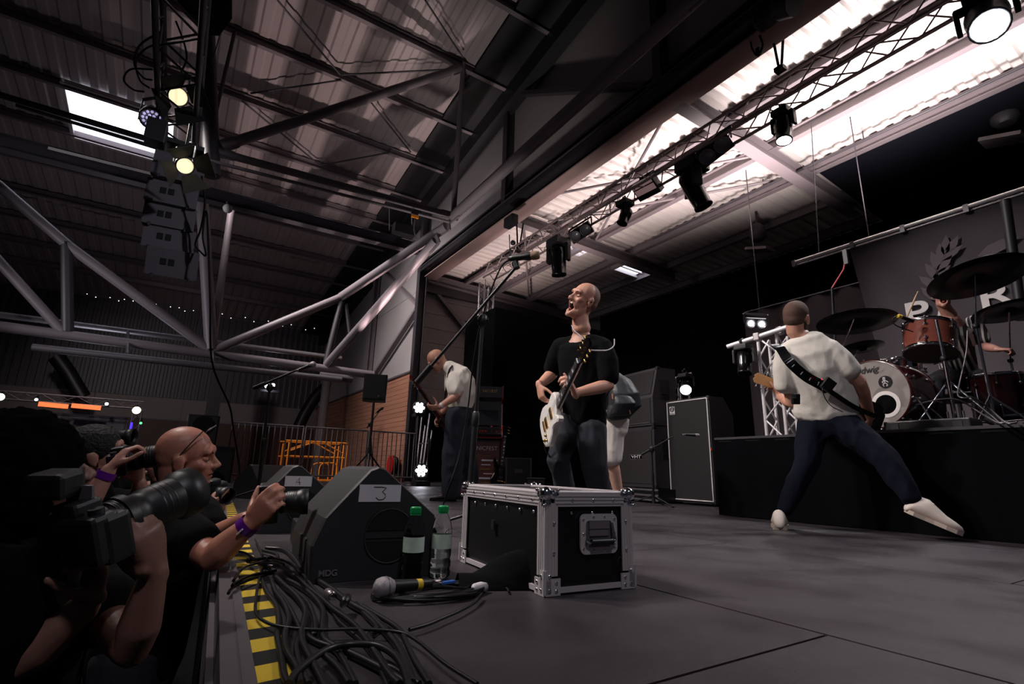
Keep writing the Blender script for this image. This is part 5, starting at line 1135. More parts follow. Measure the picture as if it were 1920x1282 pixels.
MB().lathe([(.24, -.07), (.24, .07)], hc-V((.1, 0, 0)), (1, 0, 0), 24).build('drum', 'black_matte', t, world=True); MB().lathe([(.27, -.02), (.27, .02)], hc-V((.19, 0, 0)), (1, 0, 0), 24).build('flange', 'red', t, world=True); MB().tube([hc+V((-.1, .25*math.cos(a), .25*math.sin(a))) for a in [k*.35 for k in range(40)]], .02).build('hose', 'rubber', t, world=True); MB().box(hc+V((.0, 0, 0)), (.16, .2, .3)).build('bracket', 'red', t, world=True)

# ------------------------------------------------------------------ guard rails, scissor lift, PA stack
mat('rail_zinc', (112, 103, 103), .45, metal=.3)
def railing(label, x0, x1, y, zt_=1.22, z0=0.0, m_='rail_zinc', step=.118):
    t = thing('guard_rail', label, 'railing', (x0, y, z0), group='guard rails at the far end of the stage'); L = x1-x0
    for zz in (zt_, z0+.12): MB().cyl((0, 0, zz-z0), (L, 0, zz-z0), .02, n=8).build('rail', m_, t)
    for xx in (0, L): MB().cyl((xx, 0, 0), (xx, 0, zt_-z0), .022, n=8).build('post', m_, t)
    me = MB().cyl((0, 0, .12), (0, 0, zt_-z0), .014, n=6).mesh('bar'); me.materials.append(MATS[m_]); n_ = int(L/step)
    for k in range(1, n_): o = link('bar', me, None, t); o.location = (k*L/n_, 0, 0)
    for xx in (.2, L-.2): MB().box((xx, 0, .01), (.05, .4, .02)).build('foot', m_, t)
railing('left guard rail behind the floor monitors', .98, 2.45, 12.75); railing('middle guard rail in front of the orange lift', 2.5, 3.95, 12.75); railing('right guard rail in front of the timber wall', 4.0, 5.3, 12.75)
lf = thing('scissor_lift', 'orange lift platform behind the guard rails', 'lift', (3.2, 15, -1.25))
x0, x1, z0, z1 = 2.42, 4.05, -.1, .98
for yy in (14.8, 15.7):
    for xx in (x0, x0+.1, x1-.1, x1): MB().cyl((xx, yy, z0), (xx, yy, z1-.05), .022, n=8).build('post', 'orange', lf, world=True)
    for zz in (z1, z1-.4): MB().cyl((x0, yy, zz), (x1, yy, zz), .022, n=8).build('rail', 'orange', lf, world=True)
    MB().cyl((x0+.1, yy, z1-.28), (x0+.75, yy, z1), .018, n=8).build('brace', 'orange', lf, world=True); MB().cyl((x1-.1, yy, z1-.28), (x0+.95, yy, z1), .018, n=8).build('brace', 'orange', lf, world=True)
    MB().tube(spline([(x0+.95, yy, z0), (x0+.95, yy, .3), (x0+1.05, yy, .42), (x1-.3, yy, .42), (x1-.22, yy, .3), (x1-.22, yy, z0)]), .018, n=6).build('gate_hoop', 'orange', lf, world=True)
MB().box((3.23, 15.25, z0), (1.7, 1.1, .16)).build('platform', 'orange', lf, world=True); MB().box((3.23, 15.25, -.75), (1.5, .8, .7)).build('scissor_stack', 'steel_dark', lf, world=True); MB().box((3.23, 15.25, -1.15), (1.7, .9, .2)).build('chassis', 'orange', lf, world=True)
for nm, lab, c, d in (('loudspeaker', 'upper black loudspeaker of the stack behind the bald photographer', (.40, 12.2, .98), (.55, .5, .58)), ('loudspeaker', 'lower tall black loudspeaker of the stack behind the bald photographer', (.60, 11.3, -.30), (.72, .6, 1.9))):
    t = thing(nm, lab, 'speaker', (c[0], c[1], c[2]-d[2]/2)); MB().box(c, d, None, .02).build('cabinet', 'black_plastic', t, world=True); MB().box((c[0], c[1]-d[1]/2-.006, c[2]), (d[0]*.88, .012, d[2]*.9)).build('grille', 'grille', t, world=True); MB().lathe([(.0, -.01), (d[0]*.3, 0), (d[0]*.33, .01)], (c[0], c[1]-d[1]/2-.012, c[2]+d[2]*.15), (0, -1, 0), 20).build('cone', 'black_matte', t, world=True)
t = thing('speaker_plinth', 'black plinth under the upper loudspeaker of the stack', 'plinth', (.4, 12.2, -1.25)); MB().box((.4, 12.2, -.28), (.6, .55, 1.94)).build('body', 'black_matte', t, world=True); MB().box((.4, 12.2, .68), (.64, .59, .02)).build('top_board', 'steel_black', t, world=True)

# ------------------------------------------------------------------ far stage in the left background
FY = 20
q0, q1 = onY(-30, 738, FY), onY(268, 760, FY); truss('lighting_truss', 'thin truss of the second stage far on the left', q0, V((q1.x, FY, q1.z)), .22, .4, .018, m_='alu_dull', rl=.008)
truss('truss_tower', 'upright truss of the second stage far on the left', V((q1.x-.1, FY, -1.25)), V((q1.x-.1, FY, q1.z-.15)), .22, .4, .018, side=(0, 1, 0), m_='alu_dull', rl=.008)
for lab, a, b in (('left orange glowing panel of the second stage', (72, 757), (128, 762)), ('right orange glowing panel of the second stage', (134, 760), (189, 766))):
    p, q = onY(*a, FY-.15), onY(*b, FY-.15); t = thing('led_screen', lab, 'light', p); MB().bar(p, V((q.x, q.y, p.z-.02)), .03, .13).build('lit_face', 'led_orange', t, world=True); MB().bar(p+V((0, .05, 0)), V((q.x, q.y+.05, p.z-.02)), .05, .16).build('housing', 'steel_black', t, world=True)
for lab, c, r, m_ in (('warm bright lamp at the far left edge', (0, 744), .10, 'led_warm'), ('small white lamp on the far truss', (68, 749), .04, 'led_soft'), ('small pinkish lamp on the far truss', (200, 757), .045, 'led_soft'), ('warm bright lamp at the corner of the far truss', (256, 769), .11, 'led_warm'), ('small green lamp beside the far truss tower', (264, 793), .035, 'led_green')):
    c = onY(*c, FY-.2); t = thing('stage_lamp', lab, 'stage light', c); MB().lathe([(0, .02), (r*.8, .01), (r, -.01)], c, cam_dir(c), 16, cap=False).build('lens', m_, t, world=True); MB().lathe([(r, -.0), (r*1.1, -.05), (r*.8, -.2), (0, -.2)], c, cam_dir(c), 16, cap=False).build('can', 'steel_black', t, world=True); MB().cyl(c-cam_dir(c)*.1, c-cam_dir(c)*.1+V((0, .1, .16)), .02, n=6).build('bracket', 'steel_black', t, world=True)
t = thing('light_tube', 'blue light tube leaning at the second stage', 'light', onY(240, 828, FY-.3)); MB().cyl(onY(247, 792, FY-.3), onY(240, 828, FY-.3), .03).build('tube', 'led_blue', t, world=True); MB().cyl(onY(240, 828, FY-.3), V((onY(238, 840, FY-.3).x, FY-.3, -1.25)), .025).build('stand', 'steel_black', t, world=True)
t = thing('far_banner', 'dim grey banner at the back of the second stage', 'banner', (-2.6, FY+.6, -1)); MB().box((-2.9, FY+.6, .35), (3.0, .03, 2.6)).build('cloth', 'far_metal', t, world=True); MB().cyl((-4.4, FY+.6, 1.65), (-1.4, FY+.6, 1.65), .03).build('batten', 'steel_dark', t, world=True)
for sx_ in (-4.35, -1.45): MB().cyl((sx_, FY+.6, -1.25), (sx_, FY+.6, 1.7), .03, n=8).build('pole', 'steel_dark', t, world=True)
wk = thing('work_light', 'cluster of dazzling lamps behind the far microphone stand', 'lamp', onY(506, 724, 16)); c = onY(506, 724, 16)
for px, py in ((500, 724), (506, 730), (512, 722)): MB().ell(onY(px, py, 16), .05).build('bulb', 'led_white', wk, world=True)
MB().cyl(V((c.x, 16, -1.25)), onY(506, 732, 16), .03).build('pole', 'steel_black', wk, world=True); MB().box(onY(506, 733, 16.1), (.5, .05, .06)).build('cross_arm', 'steel_black', wk, world=True)
sl_ = thing('string_lights', 'row of tiny sparkling lamps high across the far hall', 'lights', onY(430, 560, 22))
for k in range(26):
    u = (k*.618) % 1; MB().ell(onY(120+480*u, 545+75*u+3*math.sin(k*5), 22), .014, nu=6, nv=4).build('bulb', 'led_soft', sl_, world=True)
MB().tube([onY(120, 545, 22), onY(600, 620, 22)], .01).build('wire', 'steel_black', sl_, world=True)

# ------------------------------------------------------------------ flown front truss, lamps and line array over the pit
truss('lighting_truss', 'dark flown truss over the photo pit at the top left', (-.60, 8.3, 4.62), (-.60, 2.6, 4.62), .38, .38, .03, m_='steel_dark', rl=.013)
mat('array_grey', (74, 69, 74), .55, bump=.06, bscale=300)
arr = [((336, 314), 0, 50), ((323, 362), 0, 45), ((318, 405), 3, 43), ((317, 447), 8, 43), ((323, 494), 24, 52)]
names = ['topmost', 'second', 'third', 'fourth', 'lowest tilted']
for k, ((px, py), tilt, hp_) in enumerate(arr):
    c = dep(px, py, 6.7-.0*k); H = hp_*6.7/960; W_ = .58; fwd = V((-.10, -1, -.0)).normalized(); fwd = V((fwd.x, fwd.y, -math.sin(math.radians(tilt)))).normalized(); xx = V((0, 0, 1)).cross(fwd).normalized()*-1; zz = fwd.cross(xx); zz = zz if zz.z > 0 else -zz
    M = Matrix((xx, -fwd, zz)).transposed(); t = thing('line_array_speaker', names[k]+' grey box of the line array hanging over the pit', 'speaker', c, group='line array boxes')
    MB().prism([(-W_/2, 0), (W_/2, 0), (W_*.36, .40), (-W_*.36, .40)], -H*.5, H*.5, M, c).build('cabinet', 'array_grey', t, world=True)
    for s_ in (-.04, .05): MB().box(c+M @ V((s_+.05, -.004, .01)), (.065, .012, .085), M, .004).build('horn_slot', 'hole_black', t, world=True)
    for s_ in (-.2, .2): MB().box(c+M @ V((s_, -.006, -H*.5)), (.03, .02, .05), M).build('rigging_pin', 'steel_dark', t, world=True)
    MB().box(c+M @ V((W_*.5, .15, 0)), (.02, .2, H*.8), M).build('side_plate', 'steel_black', t, world=True)
c = dep(338, 290, 6.7); t = thing('array_bumper', 'black flying frame above the line array', 'frame', c); MB().bar(c+V((0, -.1, .12)), c+V((0, .5, .12)), .5, .06).build('frame', 'steel_black', t, world=True); MB().cyl(c+V((0, .2, .12)), V((c.x, c.y+.2, 4.45)), .02).build('chain', 'steel_dark', t, world=True)
tag(MB().tube(spline([dep(378, 330, 6.6), dep(384, 380, 6.6), dep(376, 430, 6.7), dep(366, 458, 6.75), dep(376, 472, 6.7), dep(386, 478, 6.6), dep(380, 440, 6.6), dep(388, 400, 6.6), dep(394, 560, 6.6), dep(398, 680, 6.8), dep(430, 760, 7.2), dep(437, 800, 7.4), dep(448, 870, 7.6), onZ(452, 914, .012), onZ(458, 913, .012)]), .012, n=6).build('cable', 'black_matte'), 'black cable hanging from the line array to the stage', 'cable')
mat('lamp_amber', (255, 236, 180), .4, emit=(255, 238, 190), estr=1.0); mat('door_brass', (44, 39, 31), .6)
def par(label, c, face, lens, doors=True, R=.11, L=.30, door_m='black_matte'):
    c, face = V(c), V(face).normalized(); t = thing('par_can', label, 'stage light', c); f = frame(face, RT)
    MB().lathe([(0, -L), (R*.7, -L*.97), (R*.8, -L*.5), (R, -L*.25), (R, 0), (R*.93, 0), (R*.9, -.03)], c, face, 20, cap=False).build('can', 'black_plastic', t, world=True); ln = MB().lathe([(0, -.022), (R*.5, -.026), (R*.9, -.03)], c, face, 20, cap=False).build('lens', lens, t, world=True)
    mb = MB(); [mb.bar(c-face*L*.4+f.col[0]*s_*R*1.1, c-face*L*.4+f.col[0]*s_*R*1.1+V((0, 0, .26)), .012, .04, face) for s_ in (-1, 1)]; mb.bar(c-face*L*.4-f.col[0]*R*1.1+V((0, 0, .26)), c-face*L*.4+f.col[0]*R*1.1+V((0, 0, .26)), .04, .012); mb.build('yoke', 'steel_black', t, world=True); q = c-face*L*.4+V((0, 0, .26)); MB().cyl(q, V((-.6+(.15 if q.x > -.6 else -.15), q.y, 4.42)), .018, n=8).build('drop_rod', 'steel_black', t, world=True)
    if doors:
        for k in range(4):
            a = k*math.pi/2; o = f @ V((math.cos(a), math.sin(a), 0)); tn = f @ V((-math.sin(a), math.cos(a), 0)); p0 = c+o*R; p1 = p0+(face*.8+o*.75)*.2
            MB().add([p0-tn*R*.8, p0+tn*R*.8, p1+tn*R*1.5, p1-tn*R*1.5, p0-tn*R*.8+o*.006, p0+tn*R*.8+o*.006, p1+tn*R*1.5+o*.006, p1-tn*R*1.5+o*.006], [(0, 1, 2, 3), (7, 6, 5, 4), (0, 4, 5, 1), (1, 5, 6, 2), (2, 6, 7, 3), (3, 7, 4, 0)]).build('barn_door', door_m, t, world=True)
    return t
par('upper spotlight with black barn doors on the flown truss', dep(335, 182, 6.1), cam_dir(dep(335, 182, 6.1))+RT*.35-UP*.25, 'lamp_amber')
par('lower spotlight with amber-lit barn doors above the line array', dep(348, 312, 6.1), cam_dir(dep(348, 312, 6.1))+RT*.35-UP*.3, 'lamp_amber', R=.10, door_m='door_brass')
t = par('LED par with a round cluster of lenses on the flown truss', dep(284, 224, 6.0), cam_dir(dep(284, 224, 6.0))-UP*.45, 'lens_grey', False, .125, .24); c = dep(284, 224, 6.0); fa = (cam_dir(c)-UP*.45).normalized(); f = frame(fa)
for ring, cnt in ((0, 1), (.042, 6), (.084, 12)):
    for k in range(cnt): a = 2*math.pi*k/cnt; MB().ell(c-fa*.018+f @ V((ring*math.cos(a), ring*math.sin(a), 0)), .016, nu=8, nv=5).build('led', mat('led_lilac', (190, 180, 220), .3, emit=(190, 180, 225), estr=.7), t, world=True)
t = thing('dimmer_box', 'dark box hanging under the LED par', 'box', dep(293, 258, 6.0)); MB().box(dep(293, 250, 6.0), (.2, .2, .28), None, .01).build('body', 'black_plastic', t, world=True); MB().cyl(dep(293, 240, 6.0), dep(300, 200, 6.05), .015).build('hook', 'steel_black', t, world=True)
t = thing('hanging_speaker', 'black speaker cut off at the top edge beside the flown truss', 'speaker', dep(378, 20, 6.0)); MB().prism([(-.26, .3), (.26, .3), (.26, 0), (.1, -.22), (-.08, -.2), (-.22, .05)], -.2, .2, basis(RT, UP), dep(378, 15, 6.2)).build('cabinet', 'black_matte', t, world=True); MB().box(dep(378, 10, 5.98), (.3, .01, .2)).build('grille', 'grille', t, world=True)
for k, pts in enumerate(([(300, 60), (262, 85), (252, 120), (268, 145), (285, 150)], [(310, 80), (275, 90), (255, 115), (262, 150), (280, 165)], [(285, 130), (245, 130), (232, 150), (250, 168), (270, 172)], [(330, 40), (345, 80), (350, 110), (340, 135)])):
    tag(MB().tube(spline([dep(*p, 6.0+.05*k) for p in pts]), .011, n=6).build('cable', 'black_matte'), ['big cable loop beside the flown truss', 'inner cable loop beside the flown truss', 'small cable loop left of the flown lamps', 'cable hanging inside the flown truss'][k], 'cable')
mb_ = thing('fixture_box', 'dark box hanging under the near truss chord left of the big node', 'box', onY(757, 432, 8.9)); MB().box(onY(757, 432, 8.9), (.42, .2, .2), None, .01).build('body', 'steel_black', mb_, world=True)
for px in (730, 772): MB().cyl(onY(px, 432, 8.9), onY(px, 400-(772-px)*.25, 8.7), .008, n=6).build('wire', 'alu_dull', mb_, world=True)
t = thing('orange_shackle', 'small orange shackle on the near truss chord', 'shackle', onY(778, 407, 8.4)); MB().box(onY(778, 406, 8.45), (.14, .04, .05)).build('strap', 'orange', t, world=True); MB().tube([onY(778, 410, 8.45), onY(776, 430, 8.45), onY(780, 448, 8.45)], .012, n=6).build('chain', 'alu_dull', t, world=True)
# ------------------------------------------------------------------ people
def organic(name, mb, material, parent=None, voxel=.008, smooth=6, fold=0, fscale=9, post=None, fstretch=(1, 1, .45), world=True):
    me = mb.mesh(name); o = bpy.data.objects.new(name, me); COL.objects.link(o)
    r = o.modifiers.new('r', 'REMESH'); r.mode = 'VOXEL'; r.voxel_size = voxel; r.adaptivity = 0
    s_ = o.modifiers.new('s', 'SMOOTH'); s_.factor = .5; s_.iterations = smooth
    bpy.context.view_layer.update(); dg = bpy.context.evaluated_depsgraph_get()
    nm = bpy.data.meshes.new_from_object(o.evaluated_get(dg)); bpy.data.objects.remove(o); bpy.data.meshes.remove(me); nm.name = name
    n = len(nm.vertices); co_ = np.empty(n*3); nm.vertices.foreach_get('co', co_); co_ = co_.reshape(-1, 3)
    if fold:
        nr = np.empty(n*3); nm.vertices.foreach_get('normal', nr); nr = nr.reshape(-1, 3); d = np.empty(n)
        for i in range(n):
            p = V((co_[i, 0]*fscale*fstretch[0], co_[i, 1]*fscale*fstretch[1], co_[i, 2]*fscale*fstretch[2])); a = noise.noise(p); b = noise.noise(p*2.3+V((3, 1, 7))); d[i] = fold*((1-2*abs(a))*.9-.4+.5*b)
        co_ += nr*d[:, None]
    if post: co_ = post(co_)
    nm.vertices.foreach_set('co', co_.reshape(-1)); nm.polygons.foreach_set('use_smooth', [True]*len(nm.polygons)); nm.materials.clear(); nm.update()
    return link(name, nm, material, parent, world)
def skin_mat(name, rgb): return mat(name, rgb, .48, var=.10, scale=22, bump=.04, bscale=180)
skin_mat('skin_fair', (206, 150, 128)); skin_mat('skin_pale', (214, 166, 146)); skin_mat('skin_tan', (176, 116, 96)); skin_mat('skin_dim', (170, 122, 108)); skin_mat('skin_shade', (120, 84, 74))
mat('cloth_tee', (7, 7, 9), .95, bump=.1, bscale=40, spec=.15); mat('cloth_white', (226, 218, 208), .85, bump=.08, bscale=50, var=.04, scale=5); mat('denim', (24, 30, 48), .85, var=.25, scale=14, bump=.15, bscale=120); mat('denim_black', (32, 33, 42), .85, var=.2, scale=14, bump=.12, bscale=120)
mat('denim_blue', (9, 13, 28), .9, spec=.2, var=.25, scale=14, bump=.15, bscale=120); mat('canvas_white', (222, 208, 198), .7, bump=.06, bscale=80); mat('sole', (186, 168, 156), .7); mat('leather_black', (14, 13, 14), .25); mat('shorts', (220, 210, 202), .85, bump=.1, bscale=30)
mat('hair_dark', (14, 12, 13), .7, bump=.6, bscale=90); mat('stubble', (92, 70, 62), .8, bump=.2, bscale=300); mat('mouth_dark', (22, 6, 6), .95, spec=.05); mat('tongue', (150, 66, 62), .35); mat('teeth', (226, 216, 204), .3); mat('eye_white', (150, 138, 132), .3); mat('eye_dark', (22, 16, 14), .15); mat('wristband', (92, 20, 130), .4)
mat('cap_grey', (40, 36, 36), .85)

def ortho(f, u): f = V(f).normalized(); u = V(u); u = (u-f*u.dot(f)).normalized(); return f, u, f.cross(u)
def head(mb, c, f, u, s=1., open_mouth=0., neck=None, nr=.056, slim=1.):
    f, u, r = ortho(f, u); M = Matrix((r, f, u)).transposed(); c = V(c); jd = open_mouth*.030
    P = lambda x, y, z: c+(r*x+f*y+u*z)*s
    E_ = lambda x, y, z, a, b, d: mb.ell(P(x, y, z), (a*s, b*s, d*s), M, 18, 12)
    E_(0, -.012, .036, .077, .097, .086); E_(0, -.030, .01, .070, .075, .07); E_(0, .030, -.030, .060*slim, .064, .080)
    E_(0, .036, -.076-jd, .048*slim, .050, .036); E_(0, .070, -.100-jd, .022, .019, .019)
    for q in (-1, 1):
        E_(q*.040, .055, -.022, .024, .028, .024); E_(q*.044*slim, .010, -.066-jd*.55, .014, .036, .036)
        E_(q*.079, -.006, -.008, .010, .022, .034); E_(q*.083, -.012, .008, .008, .016, .016); E_(q*.080, -.002, -.036, .008, .011, .012)
        E_(q*.012, .104, -.034, .009, .011, .009); E_(q*.030, .080, .024, .022, .016, .010)
    E_(0, .082, .030, .05, .018, .02)
    mb.limb([(P(0, .086, .012), .009*s), (P(0, .098, -.010), .010*s), (P(0, .112, -.030), .0125*s)])
    E_(0, .088, -.054, .024, .010, .008); E_(0, .084-jd*.3, -.072-jd*1.2, .022, .010, .009)
    if neck is not None:
        neck = V(neck); mb.limb([(P(0, -.030, -.03), nr*s), (P(0, -.024, -.095), nr*.97*s), (neck.lerp(P(0, -.02, -.1), .4), nr*s), (neck, nr*1.12*s)], 16)
    eyes = [P(q*.032, .083, .002) for q in (-1, 1)]; mouth = P(0, .090, -.062-jd*.6)
    def post(co_):
        for e in eyes:
            d = np.linalg.norm((co_-np.array(e)), axis=1); co_ = co_-np.array(f)*(.012*s*np.exp(-(d/(.016*s))**2))[:, None]
        if open_mouth:
            q = co_-np.array(mouth); dx = q@np.array(r); dz = q@np.array(u); dy = q@np.array(f); w = np.exp(-((dx/(.020*s))**2+(dz/((.012+jd*.55)*s))**2)**2)*(dy > -.03)
            co_ = co_-np.array(f)*(w*.046*s)[:, None]
        return co_
    return dict(P=P, M=M, f=f, u=u, r=r, post=post, s=s, jd=jd)
def face_parts(body, H, eyes='open', mouth=False, brow='stubble', iris=True, skin='skin_fair'):
    P, s, M, jd = H['P'], H['s'], H['M'], H['jd']
    for q in (-1, 1):
        if eyes == 'open':
            e = MB().ell(P(q*.032, .066, .001), .0120*s, None, 12, 8).build('eye', 'eye_white', body, world=True); MB().ell(P(q*.032, .0745, .000), .0062*s, None, 10, 6).build('iris', 'eye_dark', e, world=True)
        else: MB().ell(P(q*.032, .0695, .001), (.0145*s, .0135*s, .011*s), M, 12, 8).build('eyelid', skin, body, world=True)
        MB().tube([P(q*.018, .083, -.003), P(q*.032, .0845 if eyes != 'open' else .080, -.006 if eyes != 'open' else .010), P(q*.045, .076, -.003)], .0014*s, n=5).build('eyelid', 'stubble', body, world=True)
        if brow: MB().tube([P(q*.014, .094, .020), P(q*.032, .093, .027), P(q*.050, .078, .020)], [.003*s, .0042*s, .002*s], n=6).build('eyebrow', brow, body, world=True)
    if mouth:
        MB().ell(P(0, .060, -.060-jd*.62), (.023*s, .015*s, (.011+jd*.56)*s), M, 14, 10).build('mouth', 'mouth_dark', body, world=True)
        MB().ell(P(0, .070, -.062-jd*1.0), (.014*s, .012*s, .008*s), M, 10, 8).build('tongue', 'tongue', body, world=True); MB().ell(P(0, .080, -.057), (.017*s, .006*s, .006*s), M, 10, 6).build('teeth', 'teeth', body, world=True)
    else: MB().tube([P(-.022, .086, -.064), P(0, .0965, -.062), P(.022, .086, -.064)], .0022*s, n=5).build('lip_line', 'mouth_dark', body, world=True)
def hand(mb, wrist, d, palm, thumb, curl=(.5, .6, .5), s=1., spread=.0, tdir=None, curls=None):
    """d: wrist to knuckles, palm: where the palm looks, thumb: towards the thumb edge"""
    d = V(d).normalized(); n = V(palm); n = (n-d*n.dot(d)).normalized(); t = V(thumb); t = (t-d*t.dot(d)-n*t.dot(n)).normalized(); w_ = V(wrist)
    mb.loft([(w_-d*.02*s, t*.026*s, n*.020*s), (w_+d*.015*s, t*.030*s, n*.018*s), (w_+d*.05*s, t*.040*s, n*.016*s), (w_+d*.085*s, t*.041*s, n*.0125*s)], 14)
    for k, (off, L, r) in enumerate(((.031, .074, .0088), (.0105, .082, .0090), (-.0105, .076, .0086), (-.030, .060, .0078))):
        cu = curls[k] if curls else curl; p = w_+(d*(.088-.005*abs(k-1))+t*off)*s; a = 0; pts = [(p-d*.015*s, r*s*1.05)]; dd = d+t*spread*(1.5-k)
        for seg, c_ in zip((.46, .30, .24), cu):
            a += c_; e = dd*math.cos(a)+n*math.sin(a); p2 = p+e*L*seg*s; pts.append((p.lerp(p2, .08), r*s)); p = p2
        pts.append((p, r*.85*s)); mb.limb(pts, 8)
    b = w_+(d*.028+t*.026+n*.006)*s; td = V(tdir).normalized() if tdir is not None else (d*.62+t*.62+n*.45).normalized()
    td2 = (td*.8+d*.4).normalized(); mb.limb([(b-td*.012*s, .0155*s), (b+td*.030*s, .0125*s), (b+td*.045*s, .0100*s), (b+td*.045*s+td2*.030*s, .0098*s), (b+td*.045*s+td2*.048*s, .0080*s)], 8)
def arm(mb, sh, el, wr, k=1.):
    sh, el, wr = V(sh), V(el), V(wr)
    mb.limb([(sh, .042*k), (sh.lerp(el, .3), .047*k), (sh.lerp(el, .8), .043*k), (el, .040*k), (el.lerp(wr, .25), .043*k), (el.lerp(wr, .6), .036*k), (wr, .026*k)], 14)
def torso(mb, secs, side, n=22):
    """secs: (centre, half width, half depth)"""
    out = []; side = V(side)
    for i, (c, a, b) in enumerate(secs):
        c = V(c); ax = (V(secs[min(i+1, len(secs)-1)][0])-V(secs[max(i-1, 0)][0])).normalized(); sd_ = (side-ax*side.dot(ax)).normalized(); out.append((c, sd_*a, ax.cross(sd_)*b))
    mb.loft(out, n)
def legs(mb, pts, rs, n=14): mb.limb([(p, r) for p, r in zip(pts, rs)], n)
def shoe(parent, heel, toe, upm='canvas_white', solem='sole', up=(0, 0, 1), w=.045, ankle=None, h=.075):
    heel, toe = V(heel), V(toe); y = (toe-heel).normalized(); L = (toe-heel).length; up = V(up); up = (up-y*up.dot(y)).normalized(); x = y.cross(up)
    mb = MB(); secs = []
    for f_, hh, ww in ((.02, .62, .62), (.10, .95, .78), (.30, .98, .80), (.45, .80, .86), (.65, .55, 1.0), (.82, .44, .98), (.95, .32, .75), (.99, .22, .45)): secs.append((heel+y*L*f_+up*(h*hh*.5+.012), x*w*ww, up*h*hh*.5))
    mb.loft(secs, 16); sh_ = mb.build('shoe', upm, parent, world=True)
    prof = [(-.62, .01), (-.8, .08), (-.74, .3), (-.78, .45), (-1.0, .66), (-.95, .85), (-.6, .985), (0, 1.01)]; poly = [(a*w*1.06, b*L) for a, b in prof]+[(-a*w*1.06, b*L) for a, b in prof[-2::-1]]
    MB().prism(poly, 0, .024, Matrix((x, y, up)).transposed(), heel-up*.002).build('sole', solem, sh_, world=True)
    mb = MB()
    for q in (.36, .44, .52): c = heel+y*L*q+up*(h*(1.02-.55*(q-.3)/.35)+.004); mb.cyl(c-x*w*.45, c+x*w*.45, .0035, n=6)
    mb.build('laces', upm, sh_, world=True); return sh_
def person(label, loc, name='person', group=None): return thing(name, label, 'person', loc, group=group)
RTv, UPv, FWv = RT.copy(), UP.copy(), FW.copy()

